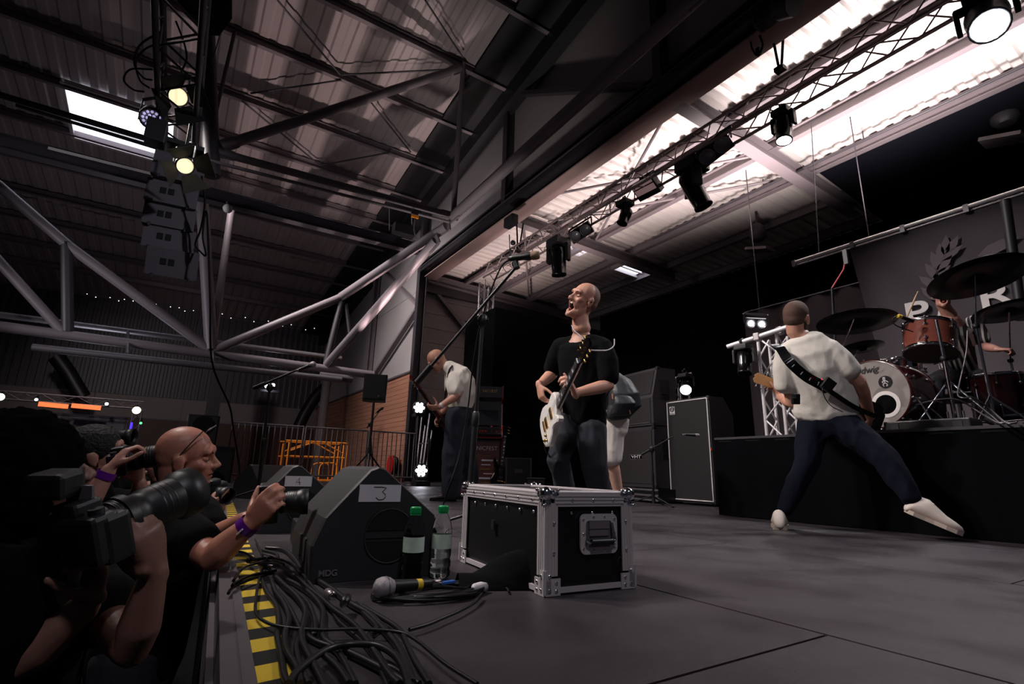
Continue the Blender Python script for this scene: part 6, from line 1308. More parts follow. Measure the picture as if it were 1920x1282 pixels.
# ---- the singer
def singer():
    J = dep; root = person('bald singer in a black T-shirt shouting upwards and playing a white guitar', onZ(1098, 978, 0))
    b = MB(); nk = J(1090, 616, 3.50); H = head(b, J(1094, 562, 3.50), -RTv*.76+UPv*.36-FWv*.50, UPv*.93+RTv*.36, 1.0, 1.2, nk, .058)
    sR, sL = J(1050, 640, 3.62), J(1134, 640, 3.42); side = (sR-sL).normalized()
    eR, wR = J(1036, 700, 3.66), J(1011, 722, 3.44); eL, wL = J(1141, 722, 3.32), J(1078, 737, 3.13)
    hip = J(1086, 790, 3.52); hR, hL = J(1064, 800, 3.58), J(1108, 802, 3.45); kR, kL = J(1046, 862, 3.46), J(1114, 872, 3.36); aR, aL = J(1070, 955, 3.58), J(1133, 962, 3.42)
    sR, sL = J(1054, 654, 3.61), J(1130, 656, 3.43)
    torso(b, [(hip, .13, .09), (J(1088, 740, 3.51), .13, .09), (J(1089, 690, 3.5), .155, .10), (J(1090, 650, 3.5), .14, .08), (J(1090, 630, 3.5), .07, .05)], side)
    arm(b, sR, eR, wR); arm(b, sL, eL, wL)
    tail = J(1020, 816, 3.40); hd = J(1106, 634, 2.80)
    gt, W, Mg = guitar('electric_guitar', 'white single-cut electric guitar with gold hardware held by the singer', tail, hd, -RTv*.93-FWv*.36+UPv*.2, 'guitar_white', head_m='black_gloss', fret_m='guitar_white', loc=tail)
    gx, gy, gz_ = Mg.col[0].copy(), Mg.col[1].copy(), Mg.col[2].copy()
    # fretting hand: palm behind the neck, fingers over the strings; strumming hand over the body
    hp = W((-.03, .56, -.05)); wL2 = hp+(wL-hp).normalized()*.10
    hand(b, wL, (hp-wL)+gz_*.02, gz_*.7-RTv*.6, UPv*.7+gy*.6, s=1.05, curls=[(.5, .9, .7), (.6, .9, .7), (.7, .9, .6), (.8, .8, .6)], tdir=UPv*.8-RTv*.45)
    hand(b, wR, J(1016, 748, 3.40)-wR, RTv*.8+FWv*.4, -FWv*.5+RTv*.5+UPv*.2, s=1.0, curls=[(.5, .8, .6), (.5, .9, .6), (.6, .9, .6), (.7, .9, .6)])
    for h_, k_, a_ in ((hR, kR, aR), (hL, kL, aL)): legs(b, [h_, h_.lerp(k_, .5), k_, k_.lerp(a_, .35), a_], [.085, .075, .055, .052, .036])
    body = organic('body', b, 'skin_fair', root, .0055, 4, post=H['post']); face_parts(body, H, 'closed', True, skin='skin_fair')
    P = H['P']; M = H['M']; hr = MB(); hr.ell(P(0, -.022, .037), (.0772, .092, .0855), M, 20, 14); hr.ell(P(0, -.048, .0), (.068, .062, .062), M, 18, 12); organic('hair', hr, mat('hair_shaved', (138, 104, 92), .7, var=.15, scale=60, bump=.2, bscale=260), root, .006, 4)
    P = H['P']; st = MB()
    # shadowed stubble over scalp back and jaw
    em = MB().ell(P(.082, -.002, -.006), (.008, .009, .012), H['M'], 10, 8).build('ear_piece', 'black_gloss', body, world=True)
    em = MB().ell(P(-.082, -.002, -.006), (.008, .009, .012), H['M'], 10, 8).build('ear_piece', 'black_gloss', body, world=True)
    t = MB(); torso(t, [(J(1096, 792, 3.5), .155, .115), (J(1095, 760, 3.5), .158, .12), (J(1093, 715, 3.5), .165, .125), (J(1092, 670, 3.5), .178, .122), (J(1091, 648, 3.5), .172, .105), (J(1090, 638, 3.5), .13, .06)], side)
    t.limb([(J(1070, 641, 3.55), .045), (J(1053, 648, 3.60), .064), (J(1044, 668, 3.62), .070), (J(1036, 690, 3.64), .066)], 14); t.limb([(J(1112, 639, 3.47), .046), (J(1130, 649, 3.43), .068), (J(1138, 678, 3.38), .075), (J(1141, 708, 3.34), .070)], 14)
    organic('tshirt', t, 'cloth_tee', root, .009, 6, .007, 10)
    t = MB(); torso(t, [(J(1086, 808, 3.52), .165, .12), (J(1087, 785, 3.52), .16, .115)], side)
    legs(t, [hR, hR.lerp(kR, .5), kR, kR.lerp(aR, .4), kR.lerp(aR, .93)], [.10, .092, .078, .070, .062]); legs(t, [hL, hL.lerp(kL, .5), kL, kL.lerp(aL, .4), kL.lerp(aL, .95)], [.105, .098, .085, .078, .070])
    organic('jeans', t, 'denim_black', root, .009, 6, .008, 11)
    for a_, dr_ in ((aR, -RTv*.7-FWv*.5), (aL, -RTv*.4-FWv*.8)):
        dr_ = V((dr_.x, dr_.y, 0)).normalized(); h_ = V((a_.x, a_.y, 0))-dr_*.06; shoe(root, h_, h_+dr_*.29)
    # beaded cord strap: from the headstock over the shoulder and round the back
    chn = []
    for pts in ([J(1072, 610, 3.45), J(1077, 620, 3.36), W((.0, .93, -.03)).lerp(J(1072, 612, 3.40), .45), W((-.0, .93, -.02))], [W((.02, .92, -.03)), J(1120, 657, 3.05), J(1140, 656, 3.20), J(1151, 648, 3.30), J(1152, 636, 3.36)]):
        c = spline(pts, 11); mb = MB(); [mb.ell(p, .0042, nu=6, nv=5) for p in c]; chn.append(mb)
    for mb in chn: mb.build('bead_strap', 'paper', gt, world=True)
    MB().tube(spline([J(1152, 690, 3.30), J(1150, 720, 3.30), J(1136, 745, 3.28), J(1134, 765, 3.3), J(1138, 780, 3.33)]), .004, n=5).build('cable', 'rubber', gt, world=True)
    MB().tube(spline([tail-gy*.02, J(1022, 840, 3.42), J(1026, 850, 3.45), J(1033, 846, 3.48), J(1034, 820, 3.5)]), .006, n=6).build('cable', 'black_gloss', gt, world=True)
singer()

# ---- guitarist seen from behind on the right
def guitarist():
    J = dep; root = person('guitarist seen from behind in a white T-shirt, legs wide apart', onZ(1560, 990, 0))
    b = MB(); nk = J(1502, 632, 3.60); H = head(b, J(1494, 597, 3.62), RTv*.80+FWv*.58, UPv+RTv*.02, .97, 0, nk, .06)
    sL, sR = J(1468, 650, 3.64), J(1560, 645, 3.50); side = (sR-sL).normalized()
    eL, wL = J(1484, 756, 3.66), J(1462, 744, 3.86); eR, wR = J(1611, 716, 3.46), J(1632, 782, 3.62)
    hip = J(1548, 782, 3.58); hL, hR = J(1525, 795, 3.62), J(1574, 792, 3.52); kL, kR = J(1512, 866, 3.56), J(1662, 862, 3.26); aL, aR = J(1470, 958, 3.56), J(1712, 938, 3.12)
    sL, sR = J(1474, 666, 3.63), J(1555, 662, 3.51)
    torso(b, [(hip, .13, .09), (J(1538, 735, 3.59), .13, .09), (J(1522, 690, 3.58), .15, .10), (J(1513, 660, 3.58), .135, .08), (J(1504, 640, 3.59), .07, .05)], side)
    arm(b, sL, eL, wL); arm(b, sR, eR, wR, 1.08)
    tail, hd = J(1652, 796, 3.74), J(1411, 705, 3.92)
    gt, W, Mg = guitar('electric_guitar', 'electric guitar with a pale maple neck held by the white-shirted guitarist', tail, hd, FWv+RTv*.1, 'guitar_black', head_m='maple', fret_m='maple', style='double', hw='chrome', loc=tail)
    gy = Mg.col[1].copy()
    hand(b, wL, J(1452, 728, 3.92)-wL, FWv*.4-RTv*.5+UPv*.3, UPv, curls=[(.5, .8, .6)]*4); hand(b, wR, J(1630, 800, 3.68)-wR, -RTv*.5+FWv*.7, UPv*.2-RTv, curls=[(.4, .6, .5)]*4)
    for h_, k_, a_ in ((hL, kL, aL), (hR, kR, aR)): legs(b, [h_, h_.lerp(k_, .5), k_, k_.lerp(a_, .35), a_], [.085, .075, .055, .052, .036])
    body = organic('body', b, 'skin_fair', root, .006, 4, post=H['post']); face_parts(body, H, 'open'); P = H['P']
    hr = MB(); M = H['M']; hr.ell(P(0, -.018, .040), (.0795, .097, .088), M, 20, 14); hr.ell(P(0, -.045, .0), (.070, .066, .066), M, 18, 12); organic('hair', hr, mat('hair_short', (96, 68, 58), .75, var=.2, scale=60, bump=.4, bscale=260), root, .007, 4)
    br = MB(); br.ell(P(0, .045, -.085), (.052, .050, .034), M, 16, 10); [br.ell(P(q*.056, .012, -.055), (.013, .03, .045), M, 10, 8) for q in (-1, 1)]; organic('beard', br, mat('beard', (70, 48, 40), .8, bump=.5, bscale=200), root, .007, 3)
    t = MB(); torso(t, [(J(1546, 772, 3.58), .205, .125), (J(1545, 752, 3.58), .205, .13), (J(1536, 720, 3.58), .195, .135), (J(1524, 690, 3.58), .195, .135), (J(1515, 660, 3.58), .195, .115), (J(1507, 642, 3.585), .14, .08)], side)
    t.limb([(J(1488, 646, 3.62), .05), (J(1473, 660, 3.63), .070), (J(1470, 690, 3.64), .078), (J(1473, 722, 3.64), .076)], 14); t.limb([(J(1530, 640, 3.55), .052), (J(1554, 654, 3.51), .072), (J(1576, 675, 3.48), .078), (J(1592, 694, 3.46), .076)], 14)
    organic('tshirt', t, 'cloth_white', root, .008, 6, .0038, 12, fstretch=(1, 1, .6))
    t = MB(); torso(t, [(J(1550, 800, 3.58), .165, .12), (J(1548, 770, 3.58), .165, .115)], side)
    legs(t, [hL, hL.lerp(kL, .5), kL, kL.lerp(aL, .4), kL.lerp(aL, .95)], [.105, .094, .078, .068, .055]); legs(t, [hR, hR.lerp(kR, .5), kR, kR.lerp(aR, .4), kR.lerp(aR, .92)], [.11, .098, .082, .076, .058])
    organic('jeans', t, 'denim_blue', root, .009, 6, .009, 11)
    h_ = onZ(1463, 993, 0); dr_ = ray(1462, 960); dr_ = V((dr_.x, dr_.y, 0)).normalized(); shoe(root, h_, h_+dr_*.29, w=.054, h=.115)
    heel, toe = J(1698, 960, 3.13), J(1801, 1003, 3.02); shoe(root, heel, toe, up=UPv*.75+RTv*.35-FWv*.05+V((0, 0, .2)), w=.062, h=.115)
    # strap with transmitter pack
    S = [J(1450, 645, 3.60), J(1462, 652, 3.52), J(1480, 678, 3.45), J(1510, 705, 3.43), J(1540, 722, 3.43), J(1560, 736, 3.42), J(1600, 762, 3.42), J(1640, 780, 3.55)]
    sp_ = spline(S, 8); mb = MB(); P_ = []
    for i, p in enumerate(sp_):
        q = (sp_[min(i+1, len(sp_)-1)]-sp_[max(0, i-1)]).normalized(); o = q.cross(FWv).normalized(); w_ = .034 if i < 38 else .016; P_ += [p-o*w_, p+o*w_, p+o*w_-FWv*.005, p-o*w_-FWv*.005]
    mb.add(P_, [(4*i+a, 4*i+(a+1) % 4, 4*i+4+(a+1) % 4, 4*i+4+a) for i in range(len(sp_)-1) for a in range(4)]+[(3, 2, 1, 0)]); stp = mb.build('strap', 'leather_black', gt, world=True)
    for k in range(5): p = sp_[18+k*4]; q = (sp_[19+k*4]-sp_[17+k*4]).normalized(); o = q.cross(FWv).normalized(); MB().bar(p-o*.014-FWv*.008, p+o*.010-FWv*.008, .005, .002, FWv).build('stitch', 'paper', stp, world=True)
    c = J(1553, 706+24, 3.385)+UPv*.03; MB().box(c, (.075, .085, .022), basis(RTv*.8-UPv*.6, UPv*.8+RTv*.6), .005).build('transmitter', 'black_plastic', gt, world=True)
    MB().ell(J(1541, 711, 3.37), .004, nu=6, nv=5).build('red_led', mat('led_red', (255, 40, 60), .4, emit=(255, 30, 50), estr=3), gt, world=True)
    MB().tube(spline([J(1548, 722, 3.39), J(1542, 730, 3.36), J(1548, 748, 3.35), J(1560, 762, 3.36), J(1580, 772, 3.4)]), .003, n=5).build('cable', 'rubber', gt, world=True)
    pk = MB().box(J(1492, 748, 3.44), (.05, .07, .025), basis(RTv, UPv), .006); pk.build('belt_pack', 'black_plastic', body, world=True); MB().box(J(1489, 742, 3.425), (.03, .03, .01), basis(RTv, UPv), .004).build('clip', 'chrome', body, world=True)
guitarist()

# ---- bent guitarist on the left
def bassist():
    J = dep; root = person('bald guitarist in a white shirt bending over a dark red guitar', onZ(848, 940, 0))
    b = MB(); nk = J(841, 690, 5.70); H = head(b, J(819, 676, 5.72), -RTv*.72-UPv*.66-FWv*.15, UPv*.72-RTv*.62, 1.02, 0, nk, .058)
    sL, sR = J(851, 706, 5.56), J(846, 700, 5.86); side = (sR-sL).normalized()
    eL, wL = J(858, 740, 5.46), J(824, 763, 5.42); eR, wR = J(846, 750, 5.98), J(822, 782, 5.80)
    hip = J(862, 768, 5.70)
    torso(b, [(hip, .14, .10), (J(868, 740, 5.7), .14, .10), (J(867, 715, 5.7), .16, .11), (J(856, 700, 5.7), .16, .10), (J(846, 692, 5.7), .09, .07)], side)
    arm(b, sL, eL, wL, 1.05); arm(b, sR, eR, wR, 1.05)
    tail, hd = J(846, 812, 5.85), J(768, 704, 5.35)
    gt, W, Mg = guitar('electric_guitar', 'dark red guitar held by the bent guitarist on the left', tail, hd, -RTv*.85-FWv*.3+UPv*.1, 'guitar_red', head_m='guitar_red', fret_m='guitar_red', hw='chrome', loc=tail)
    hand(b, wL, J(806, 765, 5.38)-wL, UPv*.2-FWv*.1-RTv*.4+FWv*.3, UPv, curls=[(.5, .9, .6)]*4, tdir=UPv*.9-RTv*.2); hand(b, wR, J(818, 790, 5.76)-wR, -FWv*.2+RTv, UPv*.3-RTv, curls=[(.5, .7, .6)]*4)
    hL, hR = J(858, 778, 5.60), J(868, 778, 5.82); kL, kR = J(850, 846, 5.58), J(874, 846, 5.88); aL, aR = J(846, 925, 5.62), J(884, 918, 6.05)
    for h_, k_, a_ in ((hL, kL, aL), (hR, kR, aR)): legs(b, [h_, h_.lerp(k_, .5), k_, a_], [.085, .075, .055, .036])
    body = organic('body', b, 'skin_fair', root, .007, 4, post=H['post']); face_parts(body, H, 'closed')
    MB().tube(spline([J(848, 686, 5.60), J(842, 696, 5.52), J(838, 722, 5.52), J(834, 752, 5.55)]), .012, n=6).build('strap', 'leather_black', gt, world=True)
    MB().lathe([(.034, -.012), (.034, .012)], wL.lerp(eL, .12), wL-eL, 14, cap=False).build('wristband', 'paper', body, world=True)
    P = H['P']; MB().tube(spline([P(-.085, -.03, .01), P(-.08, .03, .005), P(-.06, .085, .0)]), .003, n=5).build('ear_lead', 'ink', body, world=True)
    t = MB(); torso(t, [(J(863, 756, 5.7), .165, .145), (J(867, 738, 5.7), .175, .15), (J(866, 718, 5.7), .195, .155), (J(857, 702, 5.7), .195, .135), (J(848, 693, 5.7), .12, .09), (J(842, 688, 5.7), .08, .075)], side)
    t.limb([(J(852, 707, 5.57), .09), (J(851, 720, 5.52), .09), (J(854, 733, 5.48), .084)], 14); t.limb([(sR, .08), (sR.lerp(eR, .6), .078)], 14); organic('shirt', t, 'cloth_white', root, .010, 5, .010, 9)
    t = MB(); torso(t, [(J(862, 775, 5.7), .165, .135), (J(864, 752, 5.7), .160, .13)], side)
    legs(t, [hL, hL.lerp(kL, .5), kL, kL.lerp(aL, .5), kL.lerp(aL, .98)], [.125, .125, .12, .115, .105]); legs(t, [hR, hR.lerp(kR, .5), kR, kR.lerp(aR, .5), kR.lerp(aR, .95)], [.12, .12, .115, .11, .10]); organic('trousers', t, mat('trousers_navy', (38, 40, 52), .85, var=.2, scale=12), root, .010, 5, .012, 9)
    for a_ in (aL, aR): dr_ = V((-RTv.x, -RTv.y, 0)).normalized(); h_ = V((a_.x, a_.y, 0))-dr_*.06; shoe(root, h_, h_+dr_*.29, 'leather_black', 'black_matte')
bassist()

# ---- man with a backpack behind the singer
def crew():
    J = dep; root = person('man in white shorts with a black backpack bending behind the singer', onZ(1160, 945, 0)); b = MB()
    nk = J(1128, 712, 5.05); H = head(b, J(1118, 705, 5.2), FWv*.7-RTv*.5-UPv*.4, UPv*.7+FWv*.4, 1.0, 0, nk)
    sR, sL = J(1152, 712, 4.75), J(1112, 715, 4.95); side = (sR-sL).normalized(); hip = J(1150, 788, 4.62)
    torso(b, [(hip, .14, .10), (J(1148, 755, 4.7), .14, .10), (J(1140, 725, 4.85), .16, .10), (J(1132, 714, 4.98), .1, .07)], side)
    arm(b, sR, J(1147, 760, 4.95), J(1120, 790, 5.1)); arm(b, sL, J(1105, 760, 5.1), J(1100, 790, 5.2)); hand(b, J(1120, 790, 5.1), (0, 0, -1), FWv, -RTv); hand(b, J(1100, 790, 5.2), (0, 0, -1), FWv, RTv)
    hR, hL = J(1148, 795, 4.6), J(1122, 795, 4.75); kR, kL = J(1146, 858, 4.56), J(1112, 858, 4.7); aR, aL = J(1163, 940, 4.62), J(1120, 940, 4.78)
    for h_, k_, a_ in ((hR, kR, aR), (hL, kL, aL)): legs(b, [h_, h_.lerp(k_, .5), k_, k_.lerp(a_, .3), a_], [.09, .08, .058, .058, .038])
    organic('body', b, 'skin_pale', root, .008, 4, post=H['post'])
    t = MB(); torso(t, [(J(1150, 785, 4.62), .16, .12), (J(1148, 755, 4.7), .165, .125), (J(1140, 726, 4.85), .18, .12), (J(1132, 716, 4.96), .1, .08)], side); t.limb([(sR, .07), (sR.lerp(J(1147, 760, 4.95), .5), .066)], 12); organic('shirt', t, 'cloth_tee', root, .01, 5, .006)
    t = MB(); torso(t, [(J(1146, 800, 4.63), .165, .12), (J(1149, 780, 4.62), .16, .12)], side); legs(t, [hR, hR.lerp(kR, .5), kR], [.115, .108, .098]); legs(t, [hL, hL.lerp(kL, .5), kL], [.115, .108, .098]); organic('shorts', t, 'shorts', root, .01, 5, .007)
    for a_ in (aR, aL): dr_ = V((FWv.x, FWv.y, 0)).normalized(); h_ = V((a_.x, a_.y, 0))-dr_*.05; shoe(root, h_, h_+dr_*.28, 'leather_black')
    bp = thing('backpack', 'black backpack worn by the man behind the singer', 'backpack', J(1165, 745, 4.5)); t = MB(); c = J(1168, 742, 4.52); t.loft([(J(1160, 778, 4.5), RTv*.12, FWv*.07), (J(1172, 760, 4.5), RTv*.145, FWv*.10), (J(1170, 735, 4.52), RTv*.135, FWv*.11), (J(1160, 712, 4.58), RTv*.105, FWv*.09), (J(1153, 702, 4.62), RTv*.06, FWv*.05)], 18); organic('pack', t, mat('pack_black', (28, 29, 34), .5, bump=.2, bscale=30), bp, .009, 4, .006)
    t = MB(); t.loft([(J(1166, 774, 4.40), RTv*.085, FWv*.035), (J(1172, 755, 4.39), RTv*.095, FWv*.045), (J(1168, 745, 4.41), RTv*.08, FWv*.035)], 14); organic('front_pocket', t, 'pack_black', bp, .008, 3, .003)
    MB().tube(spline([J(1152, 700, 4.6), J(1148, 692, 4.62), J(1156, 692, 4.6), J(1160, 700, 4.58)]), .008, n=6).build('grab_loop', 'black_matte', bp, world=True); MB().tube([J(1148, 738, 4.41), J(1149, 748, 4.40)], .006, n=6).build('zip_pull', mat('zip_orange', (190, 120, 90), .5), bp, world=True); MB().tube([J(1180, 768, 4.37), J(1182, 776, 4.37)], .005, n=6).build('zip_pull', 'zip_orange', bp, world=True)
crew()

# ---- drummer
def drummer():
    J = dep; root = person('drummer in a striped open shirt behind the drum kit', V((*J(1800, 700, 5.0).xy, RZ))); b = MB()
    nk = J(1780, 590, 5.0); H = head(b, J(1768, 552, 4.98), -FWv*.75-RTv*.55+UPv*.15, UPv, 1.0, .8, nk)
    sR, sL = J(1738, 608, 5.0), J(1826, 602, 5.05); side = (sL-sR).normalized(); hip = J(1800, 700, 5.05)
    torso(b, [(hip, .14, .1), (J(1792, 660, 5.03), .14, .1), (J(1785, 625, 5.02), .16, .1), (J(1781, 600, 5.0), .1, .07)], side)
    eR, wR = J(1722, 650, 4.92), J(1708, 618, 4.7); eL, wL = J(1848, 650, 4.92), J(1872, 655, 4.65); arm(b, sR, eR, wR); arm(b, sL, eL, wL); hand(b, wR, UPv-RTv*.2, -FWv*.3+RTv, -RTv+UPv*.1, curls=[(1., 1.1, .8)]*4); hand(b, wL, RTv*.5-FWv*.8, -UPv, RTv, curls=[(1., 1.1, .8)]*4)
    kR, kL = J(1750, 718, 4.62), J(1860, 722, 4.66); aR, aL = J(1762, 790, 4.45), J(1862, 790, 4.5)
    for h_, k_, a_ in ((J(1780, 706, 5.05), kR, aR), (J(1822, 706, 5.05), kL, aL)): legs(b, [h_, h_.lerp(k_, .5), k_, a_], [.085, .075, .055, .036])
    body = organic('body', b, 'skin_dim', root, .008, 4, post=H['post']); face_parts(body, H, 'open', True); P = H['P']; hr = MB(); hr.ell(P(0, -.02, .045), (.083, .10, .088), H['M'], 16, 12); organic('hair', hr, 'hair_dark', root, .009, 3, .006, 30)
    sm = bpy.data.materials.new('striped'); sm.use_nodes = True; MATS['striped'] = sm; nt = sm.node_tree; bs = nt.nodes['Principled BSDF']; bs.inputs['Roughness'].default_value = .8
    tc = nt.nodes.new('ShaderNodeTexCoord'); wv = nt.nodes.new('ShaderNodeTexWave'); wv.wave_type = 'BANDS'; wv.bands_direction = 'Y'; wv.inputs['Scale'].default_value = 9; wv.inputs['Distortion'].default_value = .6; rp = nt.nodes.new('ShaderNodeValToRGB'); rp.color_ramp.interpolation = 'CONSTANT'; rp.color_ramp.elements[0].color = (.012, .012, .014, 1); rp.color_ramp.elements[1].color = (.45, .42, .40, 1); rp.color_ramp.elements[1].position = .62
    nt.links.new(tc.outputs['Object'], wv.inputs[0]); nt.links.new(wv.outputs['Color'], rp.inputs[0]); nt.links.new(rp.outputs[0], bs.inputs['Base Color'])
    t = MB(); torso(t, [(J(1800, 702, 5.05), .165, .12), (J(1793, 665, 5.03), .165, .12), (J(1786, 628, 5.02), .18, .12), (J(1783, 607, 5.02), .12, .08)], side); t.limb([(sR, .072), (sR.lerp(eR, .75), .066)], 12); t.limb([(sL, .072), (sL.lerp(eL, .75), .066)], 12); organic('shirt', t, 'striped', root, .01, 5, .006)
    t = MB(); torso(t, [(J(1800, 715, 5.03), .165, .12), (J(1800, 698, 5.05), .16, .12)], side)
    for h_, k_, a_ in ((J(1780, 706, 5.05), kR, aR), (J(1822, 706, 5.05), kL, aL)): legs(t, [h_, h_.lerp(k_, .5), k_, k_.lerp(a_, .95)], [.10, .092, .078, .06])
    organic('trousers', t, 'denim_black', root, .01, 5, .006)
    for a_ in (aR, aL): dr_ = V((-FWv.x, -FWv.y, 0)).normalized(); h_ = V((a_.x, a_.y, RZ+.03))-dr_*.06; shoe(root, h_, h_+dr_*.28, 'leather_black')
drummer()

# ---- cameras
def dslr(label, c, fwd, up, lensL=.14, lensR=.040, hoodR=.048, hoodL=.05, s=1.):
    f, u, r = ortho(fwd, up); c = V(c); M = Matrix((r, f, u)).transposed(); t = thing('camera', label, 'camera', c); P = lambda x, y, z: c+(r*x+f*y+u*z)*s
    MB().box(c, (.135*s, .050*s, .085*s), M, .010).build('camera_body', 'black_plastic', t, world=True); MB().box(P(.052, .018, -.006), (.035*s, .05*s, .085*s), M, .010).build('grip', 'rubber', t, world=True); MB().box(P(0, .004, .050), (.055*s, .05*s, .03*s), M, .008).build('prism', 'black_plastic', t, world=True)
    MB().cyl(P(.048, .0, .042), P(.048, .0, .052), .012*s).build('dial', 'steel_black', t, world=True); MB().box(P(0, -.027, -.005), (.075*s, .004, .05*s), M).build('screen', 'glass_dark', t, world=True)
    o = P(0, .022, 0); lb = MB().lathe([(lensR*.86, 0), (lensR*.86, .02*s), (lensR, .03*s), (lensR, lensL*.4), (lensR*.93, lensL*.42), (lensR*.93, lensL*.55), (lensR*1.02, lensL*.58), (lensR*1.02, lensL)], o, f, 28).build('lens_barrel', 'black_plastic', t, world=True)
    for q in (.16, .22, .66, .74, .82): MB().lathe([(lensR*1.02, lensL*q), (lensR*1.04, lensL*(q+.015)), (lensR*1.02, lensL*(q+.03))], o, f, 28, cap=False).build('ring', 'rubber', lb, world=True)
    MB().lathe([(lensR*1.0, lensL*.96), (hoodR, lensL+.01), (hoodR, lensL+hoodL), (hoodR*.95, lensL+hoodL), (hoodR*.93, lensL+.01)], o, f, 28, cap=False).build('lens_hood', 'black_plastic', t, world=True); MB().lathe([(lensR*.85, lensL*1.002), (0, lensL+.008)], o, f, 20).build('front_glass', 'glass_dark', t, world=True)
    return t, P

# ---- bald photographer at the stage edge
def photographer_bald():
    J = dep; root = person('bald photographer with glasses on his head aiming a camera at the stage', V((*J(330, 1000, 1.85).xy, -1.25))); b = MB()
    nk = J(318, 930, 1.90); H = head(b, J(350, 858, 1.86), RTv*.93+FWv*.30-UPv*.06, UPv-RTv*.08, .93, 0, nk, .064)
    sR, sL = J(318, 985, 1.72), J(372, 965, 2.08); side = (sR-sL).normalized()
    eR, wR = J(398, 1046, 1.58), J(468, 982, 1.60); eL, wL = J(400, 1010, 2.0), J(462, 972, 1.86)
    hip = V((*J(300, 1000, 1.9).xy, -.30))
    torso(b, [(hip, .15, .11), (hip.lerp(nk, .35), .15, .11), (hip.lerp(nk, .7), .18, .12), (nk-V((0, 0, .05)), .12, .08)], side)
    arm(b, sR, eR, wR, 1.05); arm(b, sL, eL, wL, 1.05)
    cc = J(498, 944, 1.70); cf = RTv*.92+FWv*.35-UPv*.05
    hand(b, wR, J(500, 944, 1.60)-wR, FWv*.8+RTv*.2, UPv-RTv*.1, s=1., curls=[(.4, .7, .6), (.5, .8, .6), (.6, .8, .6), (.7, .8, .6)], tdir=UPv*.35+FWv*.6-RTv*.2); hand(b, wL, J(505, 966, 1.80)-wL, UPv*.7-FWv*.2, -FWv*.6+RTv*.3, curls=[(.4, .6, .5)]*4, tdir=RTv*.8+UPv*.3)
    hR, hL = hip-side*-.09, hip-side*.09
    for h_ in (hR, hL): legs(b, [h_, h_-V((0, 0, .45)), h_-V((0, 0, .86))], [.09, .06, .04])
    body = organic('body', b, 'skin_tan', root, .0055, 4, post=H['post']); face_parts(body, H, 'closed', brow='hair_dark', skin='skin_tan'); P = H['P']; M = H['M']
    br = MB(); br.ell(P(0, .066, -.104), (.026, .022, .020), M, 12, 8); br.ell(P(0, .098, -.048), (.020, .006, .005), M, 10, 6); organic('beard', br, 'hair_dark', root, .004, 2)
    gl = thing('glasses', 'thin glasses pushed up on the bald photographer head', 'glasses', P(.05, .05, .1)); MB().tube(spline([P(.080, -.005, .022), P(.078, .03, .07), P(.055, .062, .112)]), .0022, n=6).build('temple_arm', 'ink', gl, world=True); MB().tube(spline([P(-.080, -.005, .022), P(-.078, .03, .07), P(-.055, .062, .112)]), .0022, n=6).build('temple_arm', 'ink', gl, world=True)
    for q in (-1, 1): MB().tube([P(q*.030+.022*math.cos(a), .075+.012*math.sin(a), .112+.010*math.sin(a)) for a in [k*.5 for k in range(14)]], .002, n=5).build('rim', 'alu_dull', gl, world=True)
    MB().lathe([(.034, -.014), (.034, .014)], wR.lerp(eR, .06), wR-eR, 16, cap=False).build('wristband', 'wristband', body, world=True); MB().box(wR.lerp(eR, .10)-FWv*.034, (.022, .004, .018), basis((wR-eR), UPv)).build('band_tag', 'paper', body, world=True)
    t = MB(); torso(t, [(hip-V((0, 0, .05)), .18, .14), (hip.lerp(nk, .35), .19, .15), (hip.lerp(nk, .7), .215, .155), (nk-V((0, 0, .07)), .17, .115), (nk-V((0, 0, .01)), .085, .08)], side); t.limb([(sR, .088), (sR.lerp(eR, .35), .085), (sR.lerp(eR, .62), .078)], 14); t.limb([(sL, .085), (sL.lerp(eL, .6), .075)], 14); organic('tshirt', t, 'cloth_tee', root, .008, 6, .006)
    em = MB().lathe([(0, .002), (.024, 0)], J(366, 948, 1.93)-FWv*.02, -FWv*.5+RTv*.6, 18).build('emblem', 'far_white', root, world=True)
    t = MB(); torso(t, [(hip-V((0, 0, .1)), .17, .13), (hip, .17, .13)], side); [legs(t, [h_, h_-V((0, 0, .45)), h_-V((0, 0, .84))], [.11, .085, .07]) for h_ in (hR, hL)]; organic('trousers', t, 'denim_black', root, .011, 5, .006)
    for h_ in (hR, hL): dr_ = V((RTv.x, RTv.y, 0)).normalized(); q = V((h_.x, h_.y, -1.25))-dr_*.08; shoe(root, q, q+dr_*.29, 'leather_black', 'black_matte')
    dslr('black camera held by the bald photographer over the stage edge', cc, cf, UPv, .075, .036, .042, .035)
photographer_bald()

